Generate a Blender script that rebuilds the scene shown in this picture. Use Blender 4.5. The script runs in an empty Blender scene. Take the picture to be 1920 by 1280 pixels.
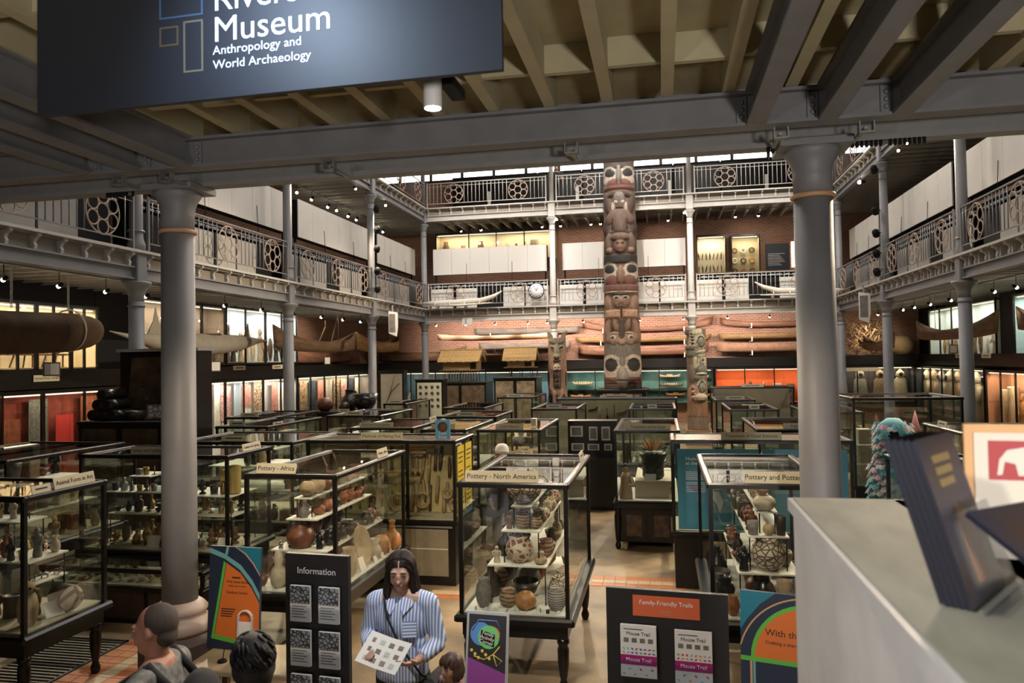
import bpy, math, random
from mathutils import Vector, Matrix, Euler
R = math.radians
random.seed(7)
scene = bpy.context.scene
COL = scene.collection

# ---------------------------------------------------------------- camera
def _cam():
    yaw, pitch, roll = math.atan(279 / 1400.0), R(1.4), R(-0.97)
    f = Vector((-math.sin(yaw) * math.cos(pitch), math.cos(yaw) * math.cos(pitch), math.sin(pitch)))
    r = Vector((math.cos(yaw), math.sin(yaw), 0)); u = r.cross(f)
    rr = r * math.cos(roll) + u * math.sin(roll); uu = -r * math.sin(roll) + u * math.cos(roll)
    cd = bpy.data.cameras.new('camera'); cd.sensor_width = 36; cd.lens = 36 * 1400 / 1920
    cd.clip_start = 0.05; cd.clip_end = 200
    cd.dof.use_dof = True; cd.dof.focus_distance = 9.0; cd.dof.aperture_fstop = 3.2
    co = bpy.data.objects.new('camera', cd); COL.objects.link(co)
    m = Matrix((rr, uu, -f)).transposed().to_4x4(); m.translation = Vector((0, 0, 2.9))
    co.matrix_world = m
    scene.camera = co
_cam()

# ---------------------------------------------------------------- world, exposure, large lights
w = bpy.data.worlds.new('world'); scene.world = w; w.use_nodes = True
w.node_tree.nodes['Background'].inputs[0].default_value = (0.55, 0.6, 0.7, 1)
w.node_tree.nodes['Background'].inputs[1].default_value = 0.012
vs = scene.view_settings
vs.view_transform = 'Standard'; vs.look = 'None'; vs.exposure = 1.7; vs.gamma = 1.0; vs.use_curve_mapping = False
cy = scene.cycles
cy.max_bounces = 6; cy.diffuse_bounces = 3; cy.glossy_bounces = 3; cy.transmission_bounces = 4
cy.transparent_max_bounces = 64; cy.use_denoising = True; cy.caustics_reflective = False; cy.caustics_refractive = False
cy.sample_clamp_indirect = 4.0

WARM = (1.0, 0.80, 0.58); NEUT = (1.0, 0.93, 0.86); COOL = (0.8, 0.9, 1.0)
def light(kind, loc, power, color=WARM, target=None, size=0.1, spot=70, blend=0.6, sy=None, name='lamp_light'):
    d = bpy.data.lights.new(name, kind); d.energy = power; d.color = color
    if kind == 'AREA':
        d.size = size
        if sy: d.shape = 'RECTANGLE'; d.size_y = sy
    else:
        d.shadow_soft_size = size
    if kind == 'SPOT':
        d.spot_size = R(spot); d.spot_blend = blend
    o = bpy.data.objects.new(name, d); COL.objects.link(o); o.location = loc
    if target is not None:
        o.rotation_euler = (Vector(target) - Vector(loc)).to_track_quat('-Z', 'Y').to_euler()
    return o

# unseen area lights added for ambient light, under the glowing roof panes
for yy in (13.0, 21.0, 28.0):
    light('AREA', (-1.5, yy, 13.6), 150, NEUT, (-1.5, yy, 0), 9.0, sy=2.0, name='roof_fill_light')
# case spotlights on gallery edges; low ones added unseen behind sign and girder
COURT_SPOTS = [(-9.55, 14.6, 8.5, (-4.6, 8.2, 1.0)), (-9.55, 19.4, 8.5, (-4.6, 12.4, 1.0)), (6.55, 17.4, 8.5, (1.2, 9.6, 1.0)), (6.55, 22.2, 8.5, (1.6, 14.5, 1.0)),
               (-9.55, 25.2, 8.5, (-5.4, 17.8, 1.0)), (6.55, 14.4, 8.5, (-1.0, 8.4, 1.0)), (-4.0, 29.66, 8.5, (-3.6, 21.0, 1.0)), (1.0, 29.66, 8.5, (0.6, 20.0, 1.0)),
               (-2.45, 3.4, 4.5, (-3.6, 7.5, 1.0)), (-.9, 3.4, 4.5, (0.9, 7.3, 1.0)), (-1.3, 3.4, 4.5, (-1.3, 7.1, 0.9)),
               (-1.9, 3.4, 4.5, (-3.6, 9.4, 1.2)), (-3.3, 6.2, 4.66, (-3.5, 7.8, 0.8)), (.4, 6.2, 4.66, (0.8, 7.7, 0.8)), (-1.3, 6.2, 4.66, (-1.3, 7.6, 0.8)), (6.55, 20.0, 8.5, (3.6, 12.5, 1.0)), (-9.55, 22.5, 8.5, (-6.0, 26.4, 2.4)), (6.55, 19.0, 8.5, (-1.4, 28.2, 4.6)), (-9.55, 20.8, 8.5, (-3.5, 25.4, 2.4)), (6.55, 21.0, 8.5, (1.15, 25.4, 2.4))]  # the last spots are added to brighten the model houses and poles
for x, y, z, t in COURT_SPOTS:
    light('SPOT', (x, y, z - 0.06 if z > 5 else z), 900 if z > 5 else (130 if y < 5 else 90), WARM, t, 0.06, 62 if z > 5 or y > 5 else 46, 0.7, name='court_spot_light')
# sign lamp, plus unseen fill spots added to brighten the counter and joists
light('SPOT', (-1.72, 2.30, 4.68), 30, (0.62, 0.78, 1.0), (-1.50, 3.05, 4.30), 0.04, 125, 1.0, name='sign_light')
light('SPOT', (1.8, -2.0, 2.5), 250, NEUT, (0.6, 4.2, 4.9), 0.25, 95, 0.8, name='platform_fill_light')
light('SPOT', (-1.4, -0.4, 4.3), 125, NEUT, (0.4, 1.7, 1.9), 0.1, 50, 0.8, name='counter_fill_light')
light('SPOT', (-2.6, -2.0, 2.5), 62, NEUT, (-2.2, 4.2, 4.9), 0.25, 95, 0.8, name='platform_fill_light')

# ---------------------------------------------------------------- helpers
class MB:
    def __init__(s): s.v = []; s.f = []; s.sm = []; s.uv = None
    def add(s, vs, fs, smooth=False):
        b = len(s.v); s.v += [tuple(p) for p in vs]
        for q in fs: s.f.append(tuple(i + b for i in q)); s.sm.append(smooth)
        return s
    def box(s, x0, x1, y0, y1, z0, z1, M=None):
        P = [(x, y, z) for z in (z0, z1) for y in (y0, y1) for x in (x0, x1)]
        if M is not None: P = [M @ Vector(p) for p in P]
        return s.add(P, [(0, 2, 3, 1), (4, 5, 7, 6), (0, 1, 5, 4), (2, 6, 7, 3), (0, 4, 6, 2), (1, 3, 7, 5)])
    def bbox(s, x0, x1, y0, y1, z0, z1, b=0.01):
        # box with chamfered vertical and top edges
        P = []
        for z, i in ((z0, 0), (z1 - b, 0), (z1, b)):
            c = b
            P += [(x0 + c + i * .0, y0 + i, z), (x1 - c, y0 + i, z), (x1 - i, y0 + c, z), (x1 - i, y1 - c, z), (x1 - c, y1 - i, z), (x0 + c, y1 - i, z), (x0 + i, y1 - c, z), (x0 + i, y0 + c, z)]
        F = [tuple(range(7, -1, -1)), tuple(range(16, 24))]
        for k in (0, 8):
            for i in range(8): F.append((k + i, k + (i + 1) % 8, k + 8 + (i + 1) % 8, k + 8 + i))
        return s.add(P, F)
    def lathe(s, prof, n=16, c=(0, 0, 0), M=None, sx=1, sy=1, smooth=True):
        P = []; F = []
        for r, z in prof:
            for i in range(n):
                a = 2 * math.pi * i / n; P.append((c[0] + r * math.cos(a) * sx, c[1] + r * math.sin(a) * sy, c[2] + z))
        m = len(prof)
        for k in range(m - 1):
            for i in range(n): F.append((k * n + i, k * n + (i + 1) % n, (k + 1) * n + (i + 1) % n, (k + 1) * n + i))
        F.append(tuple(range(n - 1, -1, -1))); F.append(tuple(range((m - 1) * n, m * n)))
        if M is not None: P = [M @ Vector(p) for p in P]
        return s.add(P, F, smooth)
    def cyl(s, p, q, r0, r1=None, n=8, smooth=True):
        p = Vector(p); q = Vector(q); r1 = r0 if r1 is None else r1
        d = (q - p); L = d.length
        Mx = Matrix.Translation(p) @ d.to_track_quat('Z', 'Y').to_matrix().to_4x4()
        return s.lathe([(r0, 0), (r1, L)], n, M=Mx, smooth=smooth)
    def tube(s, pts, r, n=6, smooth=True):
        pts = [Vector(p) for p in pts]; P = []; F = []; m = len(pts)
        a = None
        for k, p in enumerate(pts):
            d = (pts[min(k + 1, m - 1)] - pts[max(k - 1, 0)]).normalized()
            if a is None: a = d.cross(Vector((0, 0, 1)) if abs(d.z) < .9 else Vector((0, 1, 0)))
            else: a = a - d * a.dot(d)
            a.normalize(); b = a.cross(d)
            rr = r[k] if isinstance(r, (list, tuple)) else r
            for i in range(n):
                t = 2 * math.pi * i / n; P.append(p + a * rr * math.cos(t) + b * rr * math.sin(t))
        for k in range(m - 1):
            for i in range(n): F.append((k * n + i, k * n + (i + 1) % n, (k + 1) * n + (i + 1) % n, (k + 1) * n + i))
        F.append(tuple(range(n - 1, -1, -1))); F.append(tuple(range((m - 1) * n, m * n)))
        return s.add(P, F, smooth)
    def ell(s, c, r, n=12, m=8, M=None):
        prof = [(max(1e-4, math.sin(math.pi * k / m)), -math.cos(math.pi * k / m)) for k in range(m + 1)]
        P = []; F = []
        for a, z in prof:
            for i in range(n):
                t = 2 * math.pi * i / n; P.append(Vector((r[0] * a * math.cos(t), r[1] * a * math.sin(t), r[2] * z)))
        if M is not None: P = [M @ p for p in P]
        P = [p + Vector(c) for p in P]
        for k in range(m):
            for i in range(n): F.append((k * n + i, k * n + (i + 1) % n, (k + 1) * n + (i + 1) % n, (k + 1) * n + i))
        return s.add(P, F, True)
    def prism(s, poly, t, M=None, smooth=False):
        # polygon in local XZ plane, extruded along +Y by t
        n = len(poly); P = [(x, 0, z) for x, z in poly] + [(x, t, z) for x, z in poly]
        if M is not None: P = [M @ Vector(p) for p in P]
        F = [tuple(range(n)), tuple(range(2 * n - 1, n - 1, -1))] + [(i, n + i, n + (i + 1) % n, (i + 1) % n) for i in range(n)]
        return s.add(P, F, smooth)
    def torus(s, c, Rr, r, n=20, k=6, axis='Y'):
        P = []; F = []
        for i in range(n):
            a = 2 * math.pi * i / n
            for j in range(k):
                b = 2 * math.pi * j / k; q = Rr + r * math.cos(b)
                u, v_, w_ = q * math.cos(a), q * math.sin(a), r * math.sin(b)
                p = (u, w_, v_) if axis == 'Y' else ((w_, u, v_) if axis == 'X' else (u, v_, w_))
                P.append((c[0] + p[0], c[1] + p[1], c[2] + p[2]))
        for i in range(n):
            for j in range(k): F.append((i * k + j, ((i + 1) % n) * k + j, ((i + 1) % n) * k + (j + 1) % k, i * k + (j + 1) % k))
        return s.add(P, F, True)
    def mesh(s, name):
        me = bpy.data.meshes.new(name); me.from_pydata(s.v, [], s.f)
        me.polygons.foreach_set('use_smooth', s.sm); me.update()
        return me
def B(*a): return MB().box(*a)

def put(name, g, mat=None, parent=None, loc=(0, 0, 0), rot=(0, 0, 0), sc=(1, 1, 1)):
    me = g.mesh(name) if isinstance(g, MB) else g
    if mat is not None and not me.materials: me.materials.append(mat)
    o = bpy.data.objects.new(name, me); COL.objects.link(o)
    o.location = loc; o.rotation_euler = rot; o.scale = sc if not isinstance(sc, (int, float)) else (sc, sc, sc)
    if parent is not None: o.parent = parent
    return o
LABELS = {}
def tag(o, label, cat, group=None, kind=None):
    o['label'] = label; o['category'] = cat
    if group: o['group'] = group
    if kind: o['kind'] = kind
    LABELS.setdefault(label, []).append(o.name)
    return o
def thing(name, label, cat, loc=(0, 0, 0), rz=0, group=None, rot=None):
    o = bpy.data.objects.new(name, None); COL.objects.link(o); o.empty_display_size = 0.1
    o.location = loc; o.rotation_euler = rot if rot else (0, 0, rz)
    return tag(o, label, cat, group)
def struct(name, g, mat, label=None):
    o = put(name, g, mat); o['kind'] = 'structure'
    if label: o['label'] = label
    return o
def sgroup(name, loc=(0, 0, 0), label=None):
    o = bpy.data.objects.new(name, None); COL.objects.link(o); o.location = loc; o['kind'] = 'structure'
    if label: o['label'] = label
    return o
ORD = ['first', 'second', 'third', 'fourth', 'fifth', 'sixth', 'seventh', 'eighth', 'ninth', 'tenth', 'eleventh', 'twelfth', 'thirteenth', 'fourteenth',
       'fifteenth', 'sixteenth', 'seventeenth', 'eighteenth', 'nineteenth', 'twentieth'] + ['twenty-' + q for q in ('first', 'second', 'third', 'fourth', 'fifth', 'sixth')]

# ---------------------------------------------------------------- materials
MATS = {}
def mat(name, col, rough=0.6, metal=0.0, var=0.0, vscale=8.0, col2=None, bump=0.0, bscale=40.0, emit=None, estr=0.0, spec=0.5, stretch=None, detail=4):
    if name in MATS: return MATS[name]
    m = bpy.data.materials.new(name); m.use_nodes = True; MATS[name] = m
    nt = m.node_tree; b = nt.nodes['Principled BSDF']
    b.inputs['Roughness'].default_value = rough; b.inputs['Metallic'].default_value = metal
    b.inputs['Specular IOR Level'].default_value = spec
    c4 = (*col, 1); b.inputs['Base Color'].default_value = c4
    if emit: b.inputs['Emission Color'].default_value = (*emit, 1); b.inputs['Emission Strength'].default_value = estr
    if var > 0 or col2 or bump > 0:
        tc = nt.nodes.new('ShaderNodeTexCoord'); mp = nt.nodes.new('ShaderNodeMapping')
        nt.links.new(tc.outputs['Object'], mp.inputs[0])
        if stretch: mp.inputs['Scale'].default_value = stretch
        n = nt.nodes.new('ShaderNodeTexNoise'); n.inputs['Scale'].default_value = vscale; n.inputs['Detail'].default_value = detail
        nt.links.new(mp.outputs[0], n.inputs['Vector'])
        if var > 0 or col2:
            r = nt.nodes.new('ShaderNodeValToRGB')
            r.color_ramp.elements[0].position = 0.35; r.color_ramp.elements[1].position = 0.65
            c2 = col2 if col2 else tuple(max(0, c * (1 - var)) for c in col)
            r.color_ramp.elements[0].color = (*c2, 1); r.color_ramp.elements[1].color = c4
            nt.links.new(n.outputs['Fac'], r.inputs[0]); nt.links.new(r.outputs[0], b.inputs['Base Color'])
        if bump > 0:
            n2 = nt.nodes.new('ShaderNodeTexNoise'); n2.inputs['Scale'].default_value = bscale; nt.links.new(mp.outputs[0], n2.inputs['Vector'])
            bp = nt.nodes.new('ShaderNodeBump'); bp.inputs['Strength'].default_value = bump; bp.inputs['Distance'].default_value = 0.01
            nt.links.new(n2.outputs['Fac'], bp.inputs['Height']); nt.links.new(bp.outputs[0], b.inputs['Normal'])
    return m
def glass_mat(name, tint, gloss=1.0, rough=0.0):
    m = bpy.data.materials.new(name); m.use_nodes = True; nt = m.node_tree; nt.nodes.remove(nt.nodes['Principled BSDF'])
    tr = nt.nodes.new('ShaderNodeBsdfTransparent'); tr.inputs[0].default_value = (*tint, 1)
    gl = nt.nodes.new('ShaderNodeBsdfGlossy'); gl.inputs['Roughness'].default_value = rough; gl.inputs[0].default_value = (gloss, gloss, gloss, 1)
    lw = nt.nodes.new('ShaderNodeLayerWeight'); pw = nt.nodes.new('ShaderNodeMath'); pw.operation = 'POWER'; pw.inputs[1].default_value = 5.0
    fr = nt.nodes.new('ShaderNodeMath'); fr.operation = 'MULTIPLY_ADD'; fr.inputs[1].default_value = 0.9; fr.inputs[2].default_value = 0.04
    nt.links.new(lw.outputs['Facing'], pw.inputs[0]); nt.links.new(pw.outputs[0], fr.inputs[0])
    mx = nt.nodes.new('ShaderNodeMixShader'); out = nt.nodes['Material Output']
    nt.links.new(fr.outputs[0], mx.inputs[0]); nt.links.new(tr.outputs[0], mx.inputs[1]); nt.links.new(gl.outputs[0], mx.inputs[2]); nt.links.new(mx.outputs[0], out.inputs[0])
    return m
def brick_mat():
    m = bpy.data.materials.new('red_brick'); m.use_nodes = True; nt = m.node_tree; b = nt.nodes['Principled BSDF']
    tc = nt.nodes.new('ShaderNodeTexCoord'); sep = nt.nodes.new('ShaderNodeSeparateXYZ'); add = nt.nodes.new('ShaderNodeMath'); cmb = nt.nodes.new('ShaderNodeCombineXYZ')
    nt.links.new(tc.outputs['Object'], sep.inputs[0]); nt.links.new(sep.outputs[0], add.inputs[0]); nt.links.new(sep.outputs[1], add.inputs[1])
    nt.links.new(add.outputs[0], cmb.inputs[0]); nt.links.new(sep.outputs[2], cmb.inputs[1])
    br = nt.nodes.new('ShaderNodeTexBrick'); br.inputs['Scale'].default_value = 1.0
    br.inputs['Brick Width'].default_value = 0.24; br.inputs['Row Height'].default_value = 0.082; br.inputs['Mortar Size'].default_value = 0.012
    br.inputs['Color1'].default_value = (0.30, 0.145, 0.10, 1); br.inputs['Color2'].default_value = (0.22, 0.10, 0.07, 1); br.inputs['Mortar'].default_value = (0.36, 0.27, 0.21, 1)
    nt.links.new(cmb.outputs[0], br.inputs['Vector']); nt.links.new(br.outputs['Color'], b.inputs['Base Color']); b.inputs['Roughness'].default_value = 0.85
    bp = nt.nodes.new('ShaderNodeBump'); bp.inputs['Strength'].default_value = 0.4; bp.inputs['Distance'].default_value = 0.01; bp.invert = True
    nt.links.new(br.outputs['Fac'], bp.inputs['Height']); nt.links.new(bp.outputs[0], b.inputs['Normal'])
    return m
def stripe_mat(name, c1, c2, scale, axis=0, rough=0.7, dist=0.0, thr=0.5):
    m = bpy.data.materials.new(name); m.use_nodes = True; nt = m.node_tree; b = nt.nodes['Principled BSDF']; MATS[name] = m
    tc = nt.nodes.new('ShaderNodeTexCoord'); wv = nt.nodes.new('ShaderNodeTexWave'); wv.bands_direction = 'XYZ'[axis]
    wv.inputs['Scale'].default_value = scale; wv.inputs['Distortion'].default_value = dist; wv.inputs['Detail'].default_value = 2
    r = nt.nodes.new('ShaderNodeValToRGB'); r.color_ramp.elements[0].position = max(0, thr - .12); r.color_ramp.elements[1].position = min(1, thr + .12)
    r.color_ramp.elements[0].color = (*c1, 1); r.color_ramp.elements[1].color = (*c2, 1)
    nt.links.new(tc.outputs['Object'], wv.inputs['Vector']); nt.links.new(wv.outputs['Fac'], r.inputs[0]); nt.links.new(r.outputs[0], b.inputs['Base Color'])
    b.inputs['Roughness'].default_value = rough
    return m
def cell_mat(name, c1, c2, scale, rough=0.6, thr=0.08, edge=True):
    # painted cell / net pattern
    m = bpy.data.materials.new(name); m.use_nodes = True; nt = m.node_tree; b = nt.nodes['Principled BSDF']; MATS[name] = m
    tc = nt.nodes.new('ShaderNodeTexCoord'); vo = nt.nodes.new('ShaderNodeTexVoronoi'); vo.inputs['Scale'].default_value = scale
    if edge: vo.feature = 'DISTANCE_TO_EDGE'
    r = nt.nodes.new('ShaderNodeValToRGB'); r.color_ramp.elements[0].position = thr; r.color_ramp.elements[1].position = thr + .04
    r.color_ramp.elements[0].color = (*c1, 1); r.color_ramp.elements[1].color = (*c2, 1)
    nt.links.new(tc.outputs['Object'], vo.inputs['Vector']); nt.links.new(vo.outputs['Distance'], r.inputs[0]); nt.links.new(r.outputs[0], b.inputs['Base Color'])
    b.inputs['Roughness'].default_value = rough
    return m
def attr_mat(name, rough=0.75, bump=0.3):
    m = bpy.data.materials.new(name); m.use_nodes = True; nt = m.node_tree; b = nt.nodes['Principled BSDF']
    at = nt.nodes.new('ShaderNodeAttribute'); at.attribute_name = 'paint'
    tc = nt.nodes.new('ShaderNodeTexCoord'); mp = nt.nodes.new('ShaderNodeMapping'); mp.inputs['Scale'].default_value = (9, 9, 1.2); n = nt.nodes.new('ShaderNodeTexNoise'); n.inputs['Scale'].default_value = 3; n.inputs['Detail'].default_value = 6
    nt.links.new(tc.outputs['Object'], mp.inputs[0]); nt.links.new(mp.outputs[0], n.inputs['Vector'])
    r = nt.nodes.new('ShaderNodeValToRGB'); r.color_ramp.elements[0].color = (0.55, 0.52, 0.5, 1); r.color_ramp.elements[1].color = (1.1, 1.08, 1.05, 1)
    r.color_ramp.elements[0].position = .35; r.color_ramp.elements[1].position = .65
    mx = nt.nodes.new('ShaderNodeMixRGB'); mx.blend_type = 'MULTIPLY'; mx.inputs[0].default_value = 0.8
    nt.links.new(n.outputs['Fac'], r.inputs[0]); nt.links.new(at.outputs['Color'], mx.inputs[1]); nt.links.new(r.outputs[0], mx.inputs[2]); nt.links.new(mx.outputs[0], b.inputs['Base Color'])
    bp = nt.nodes.new('ShaderNodeBump'); bp.inputs['Strength'].default_value = bump; bp.inputs['Distance'].default_value = .01
    nt.links.new(n.outputs['Fac'], bp.inputs['Height']); nt.links.new(bp.outputs[0], b.inputs['Normal']); b.inputs['Roughness'].default_value = rough
    return m

BLACK = mat('black_lacquer', (0.006, 0.0055, 0.005), 0.3, var=0.2, spec=0.4)
BLACKM = mat('matt_black', (0.006, 0.006, 0.0065), 0.7, spec=0.25)
IRON = mat('grey_painted_iron', (0.215, 0.215, 0.225), 0.5, var=0.12, vscale=3)
IRONW = mat('off_white_painted_iron', (0.50, 0.48, 0.45), 0.5, var=0.08, vscale=3)
GOLD = mat('gilt_paint', (0.50, 0.30, 0.16), 0.5)
ROSE = mat('bronze_painted_iron', (0.40, 0.31, 0.25), 0.5)
STEEL = mat('grey_painted_steel', (0.18, 0.18, 0.19), 0.55, var=0.15, vscale=4)
CREAM = mat('cream_painted_timber', (0.46, 0.41, 0.26), 0.6, var=0.12, vscale=3, bump=.1)
CREAMB = mat('cream_boards', (0.42, 0.37, 0.23), 0.65, var=0.2, vscale=2)
WHITEP = mat('white_painted_board', (0.62, 0.60, 0.56), 0.65, var=0.06, vscale=2)
GREYP = mat('warm_grey_board', (0.40, 0.38, 0.35), 0.65, var=0.06, vscale=2)
WSHELF = mat('white_shelf', (0.78, 0.76, 0.68), 0.5)
LINEN = mat('cream_case_lining', (0.50, 0.45, 0.33), 0.8, var=0.1, vscale=6)
SIGN = mat('cream_sign_card', (0.50, 0.46, 0.33), 0.6)
PAPER = mat('white_paper', (0.75, 0.74, 0.70), 0.7)
INK = mat('black_ink', (0.02, 0.02, 0.02), 0.8)
WINK = mat('white_lettering', (0.8, 0.8, 0.8), 0.6)
DWOOD = mat('dark_stained_wood', (0.055, 0.03, 0.018), 0.45, var=0.4, vscale=6, stretch=(1, 1, .2))
BRICK = brick_mat()
GLASS = glass_mat('case_glass', (0.93, 0.95, 0.93))
PALE = mat('pale_stone', (0.55, 0.53, 0.48), 0.6)
BULB = mat('lit_bulb', (1, .9, .75), emit=(1, .86, .66), estr=30)

def fontmesh(text, size, key=None):
    c = bpy.data.curves.new('lettering', 'FONT'); c.body = text; c.size = size; c.align_x = 'CENTER'; c.align_y = 'CENTER'; c.extrude = 0.0006; c.resolution_u = 3
    return c
def scribble(parent, m, x0, x1, z, y, h=.012, n=1, dz=.03, name='print_line'):
    for q in range(n): put(name, MB().box(x0, x1 - (q * 29 % 4) * (x1 - x0) * .08, y - .0008, y, z - q * dz, z - q * dz + h), m, parent)
def text(s, size, m, parent, loc, rot=(R(90), 0, 0), align='CENTER', width=None, name='lettering', sx=1.0, space=1.0, base=False):
    c = fontmesh(s, size); c.align_x = align; c.space_line = space
    if base: c.align_y = 'BOTTOM_BASELINE'
    tmp = bpy.data.objects.new('tmp_text', c); COL.objects.link(tmp)
    me = bpy.data.meshes.new_from_object(tmp.evaluated_get(bpy.context.evaluated_depsgraph_get()))
    bpy.data.objects.remove(tmp); bpy.data.curves.remove(c)
    me.name = name; me.materials.clear(); me.materials.append(m)
    return put(name, me, None, parent, loc, rot, (sx, 1, 1))
# ================================================================ THE SETTING
XC = [-9.6, -4.2, 1.2, 6.6]; YC = [12.3, 18.1, 23.9, 29.7]
XL, XR, YB = -13.9, 11.0, 34.0
G1, G2 = 5.05, 9.23

FLOORM = mat('worn_stone_floor', (0.36, 0.265, 0.155), 0.5, col2=(0.17, 0.125, 0.075), vscale=1.6, bump=.15, bscale=30, detail=9)
floor = struct('floor', B(XL, XR, 2.6, YB, -0.1, 0.0), FLOORM, 'worn beige stone floor of the museum court')
TILE_O = mat('orange_floor_tile', (0.50, 0.17, 0.06), 0.5, var=.25, vscale=5); TILE_C = mat('cream_floor_tile', (0.52, 0.40, 0.24), 0.5, var=.2, vscale=5)
tm = {}
for k, m_ in (('o', TILE_O), ('c', TILE_C)):
    tm[k] = MB().bbox(-.072, .072, -.072, .072, 0, .006, .003).mesh('tile'); tm[k].materials.append(m_)
def tiles(x0, x1, y0, y1, pat):
    nx = round((x1 - x0) / .15); ny = round((y1 - y0) / .15)
    for i in range(nx):
        for j in range(ny): put('tile', tm[pat(i, j)], None, floor, (x0 + .075 + i * .15, y0 + .075 + j * .15, 0))
tiles(-5.55, -4.65, 5.7, 7.5, lambda i, j: 'oococo'[i % 6])
tiles(-.95, .25, 9.6, 10.05, lambda i, j: 'oco'[j % 3])
tiles(-2.9, -2.3, 8.85, 9.15, lambda i, j: 'oc'[j % 2])
# cast iron heating grate in the floor beside the animal case
GRATE = mat('cast_iron_grate', (0.05, 0.05, 0.05), 0.5, metal=.4)
gr = thing('floor_grate', 'black cast iron heating grate in the floor below the Animal Form case', 'grate', (-5.95, 6.1, 0))
put('frame', MB().box(-.38, .38, -.9, -.87, 0, .012).box(-.38, .38, .87, .9, 0, .012).box(-.38, -.35, -.9, .9, 0, .012).box(.35, .38, -.9, .9, 0, .012), GRATE, gr)
slm = B(-.35, .35, -.012, .012, .001, .012).mesh('slat'); slm.materials.append(mat('pale_iron', (.22, .2, .17), .5, metal=.3))
for i in range(28): put('slat', slm, None, gr, (0, -.84 + i * .0622, 0))
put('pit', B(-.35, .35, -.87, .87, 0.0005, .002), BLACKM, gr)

struct('floor_platform', B(-7, 7, -6, 1.9, 1.3, 1.42), mat('platform_stone', (.30, .27, .22), .6, var=.2), 'stone entrance platform')
struct('wall_platform', B(-7, 7, 1.88, 2.0, 0, 1.3), mat('platform_wall', (.25, .22, .18), .7), 'front wall below the entrance platform')
struct('wall_front', B(-14, 11.2, -6.2, -6, 0, 14), mat('front_plaster', (.45, .42, .36), .8), 'plaster wall behind the entrance')
struct('wall_left', B(XL - .3, XL, -6, YB + .3, 0, 14), BRICK, 'red brick wall along the side with the hanging canoes')
struct('wall_right', B(XR, XR + .3, -6, YB + .3, 0, 14), BRICK, 'red brick wall behind the parka cases')
struct('wall_back', B(XL, XR, YB, YB + .3, 0, 14), BRICK, 'red brick end wall behind the carved poles')
struct('ceiling', B(XL, XR, -6, YB, 14, 14.2), mat('roof_boards', (.12, .09, .07), .8, var=.3), 'dark boarded roof over the court')
for k, yy in enumerate((13.0, 21.0, 28.0)):
    wdw = sgroup('window_%d' % (k + 1), (-1.5, yy, 13.9), 'added glowing roof panel over the court')
    put('frame', MB().box(-4.6, 4.6, -1.1, -1.0, -.1, .1).box(-4.6, 4.6, 1.0, 1.1, -.1, .1).box(-4.6, -4.5, -1, 1, -.1, .1).box(4.5, 4.6, -1, 1, -.1, .1), IRON, wdw)
    for q in range(6): put('pane', B(-4.45 + q * 1.5, -3.05 + q * 1.5, -1, 1, 0, .02), mat('added_roof_pane', (.8, .8, .8), emit=NEUT, estr=1.0), wdw)  # glowing panes out of view, added along with the ambient lights

# ---- galleries: slabs, joists, edge beams, brackets, railings
SLAB = mat('gallery_boards', (.26, .24, .20), .7, var=.2, vscale=3)
JOIST = mat('gallery_joist', (.34, .32, .28), .6, var=.1)
jm = {}
def joist_mesh(L):
    k = round(L, 2)
    if k not in jm:
        jm[k] = B(-.035, .035, 0, L, -.24, 0).mesh('joist'); jm[k].materials.append(JOIST)
    return jm[k]
def slab(name, x0, x1, y0, y1, z, along, label):
    o = struct(name, B(x0, x1, y0, y1, z - .09, z - .001), SLAB, label)
    if along == 'x':      # joists span across X, spaced along Y
        n = int((y1 - y0) / .5)
        for i in range(n): put('joist', joist_mesh(x1 - x0 - .3), None, o, (x1 - .25, y0 + .25 + i * (y1 - y0) / n, z - .09), (0, 0, R(90)))
    else:
        n = int((x1 - x0) / .5)
        for i in range(n): put('joist', joist_mesh(y1 - y0 - .3), None, o, (x0 + .25 + i * (x1 - x0) / n, y0 + .25, z - .09))
    return o
for nm, z in (('lower', G1), ('upper', G2)):
    slab('ceiling_left_' + nm, XL, XC[0] + .12, 6.3, YB, z, 'x', 'underside of the %s gallery along the canoe side' % nm)
    slab('ceiling_right_' + nm, XC[3] - .12, XR, 6.3, YB, z, 'x', 'underside of the %s gallery along the parka side' % nm)
    slab('ceiling_back_' + nm, XC[0] + .13, XC[3] - .13, YC[3] - .12, YB, z, 'y', 'underside of the %s gallery across the end wall' % nm)

def ibeam(L, h=.25, w=.16, t=.022):
    return MB().box(0, L, -w / 2, w / 2, 0, t).box(0, L, -.014, .014, t, h - t).box(0, L, -w / 2, w / 2, h - t, h)
brk = MB().prism([(0, 0), (.07, .0), (.085, .06), (.06, .11), (.085, .16), (.16, .2), (.16, .25), (0, .25)], .06, Matrix.Translation((0, -.03, 0))).mesh('bracket'); brk.materials.append(IRONW)
bal = MB().cyl((0, 0, .16), (0, 0, 1.0), .011, n=6).mesh('baluster'); bal.materials.append(IRON)
balw = bal.copy(); balw.materials.clear(); balw.materials.append(IRONW)
def rosette_mesh():
    g = MB().torus((0, 0, 0), .40, .014, 28, 5)
    g.torus((0, 0, 0), .145, .014, 16, 5)
    for k in range(6):
        a = math.pi / 6 + k * math.pi / 3; g.torus((.268 * math.cos(a), 0, .268 * math.sin(a)), .13, .014, 14, 5)
    return g.mesh('rosette')
ros = rosette_mesh(); ros.materials.append(ROSE)
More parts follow.
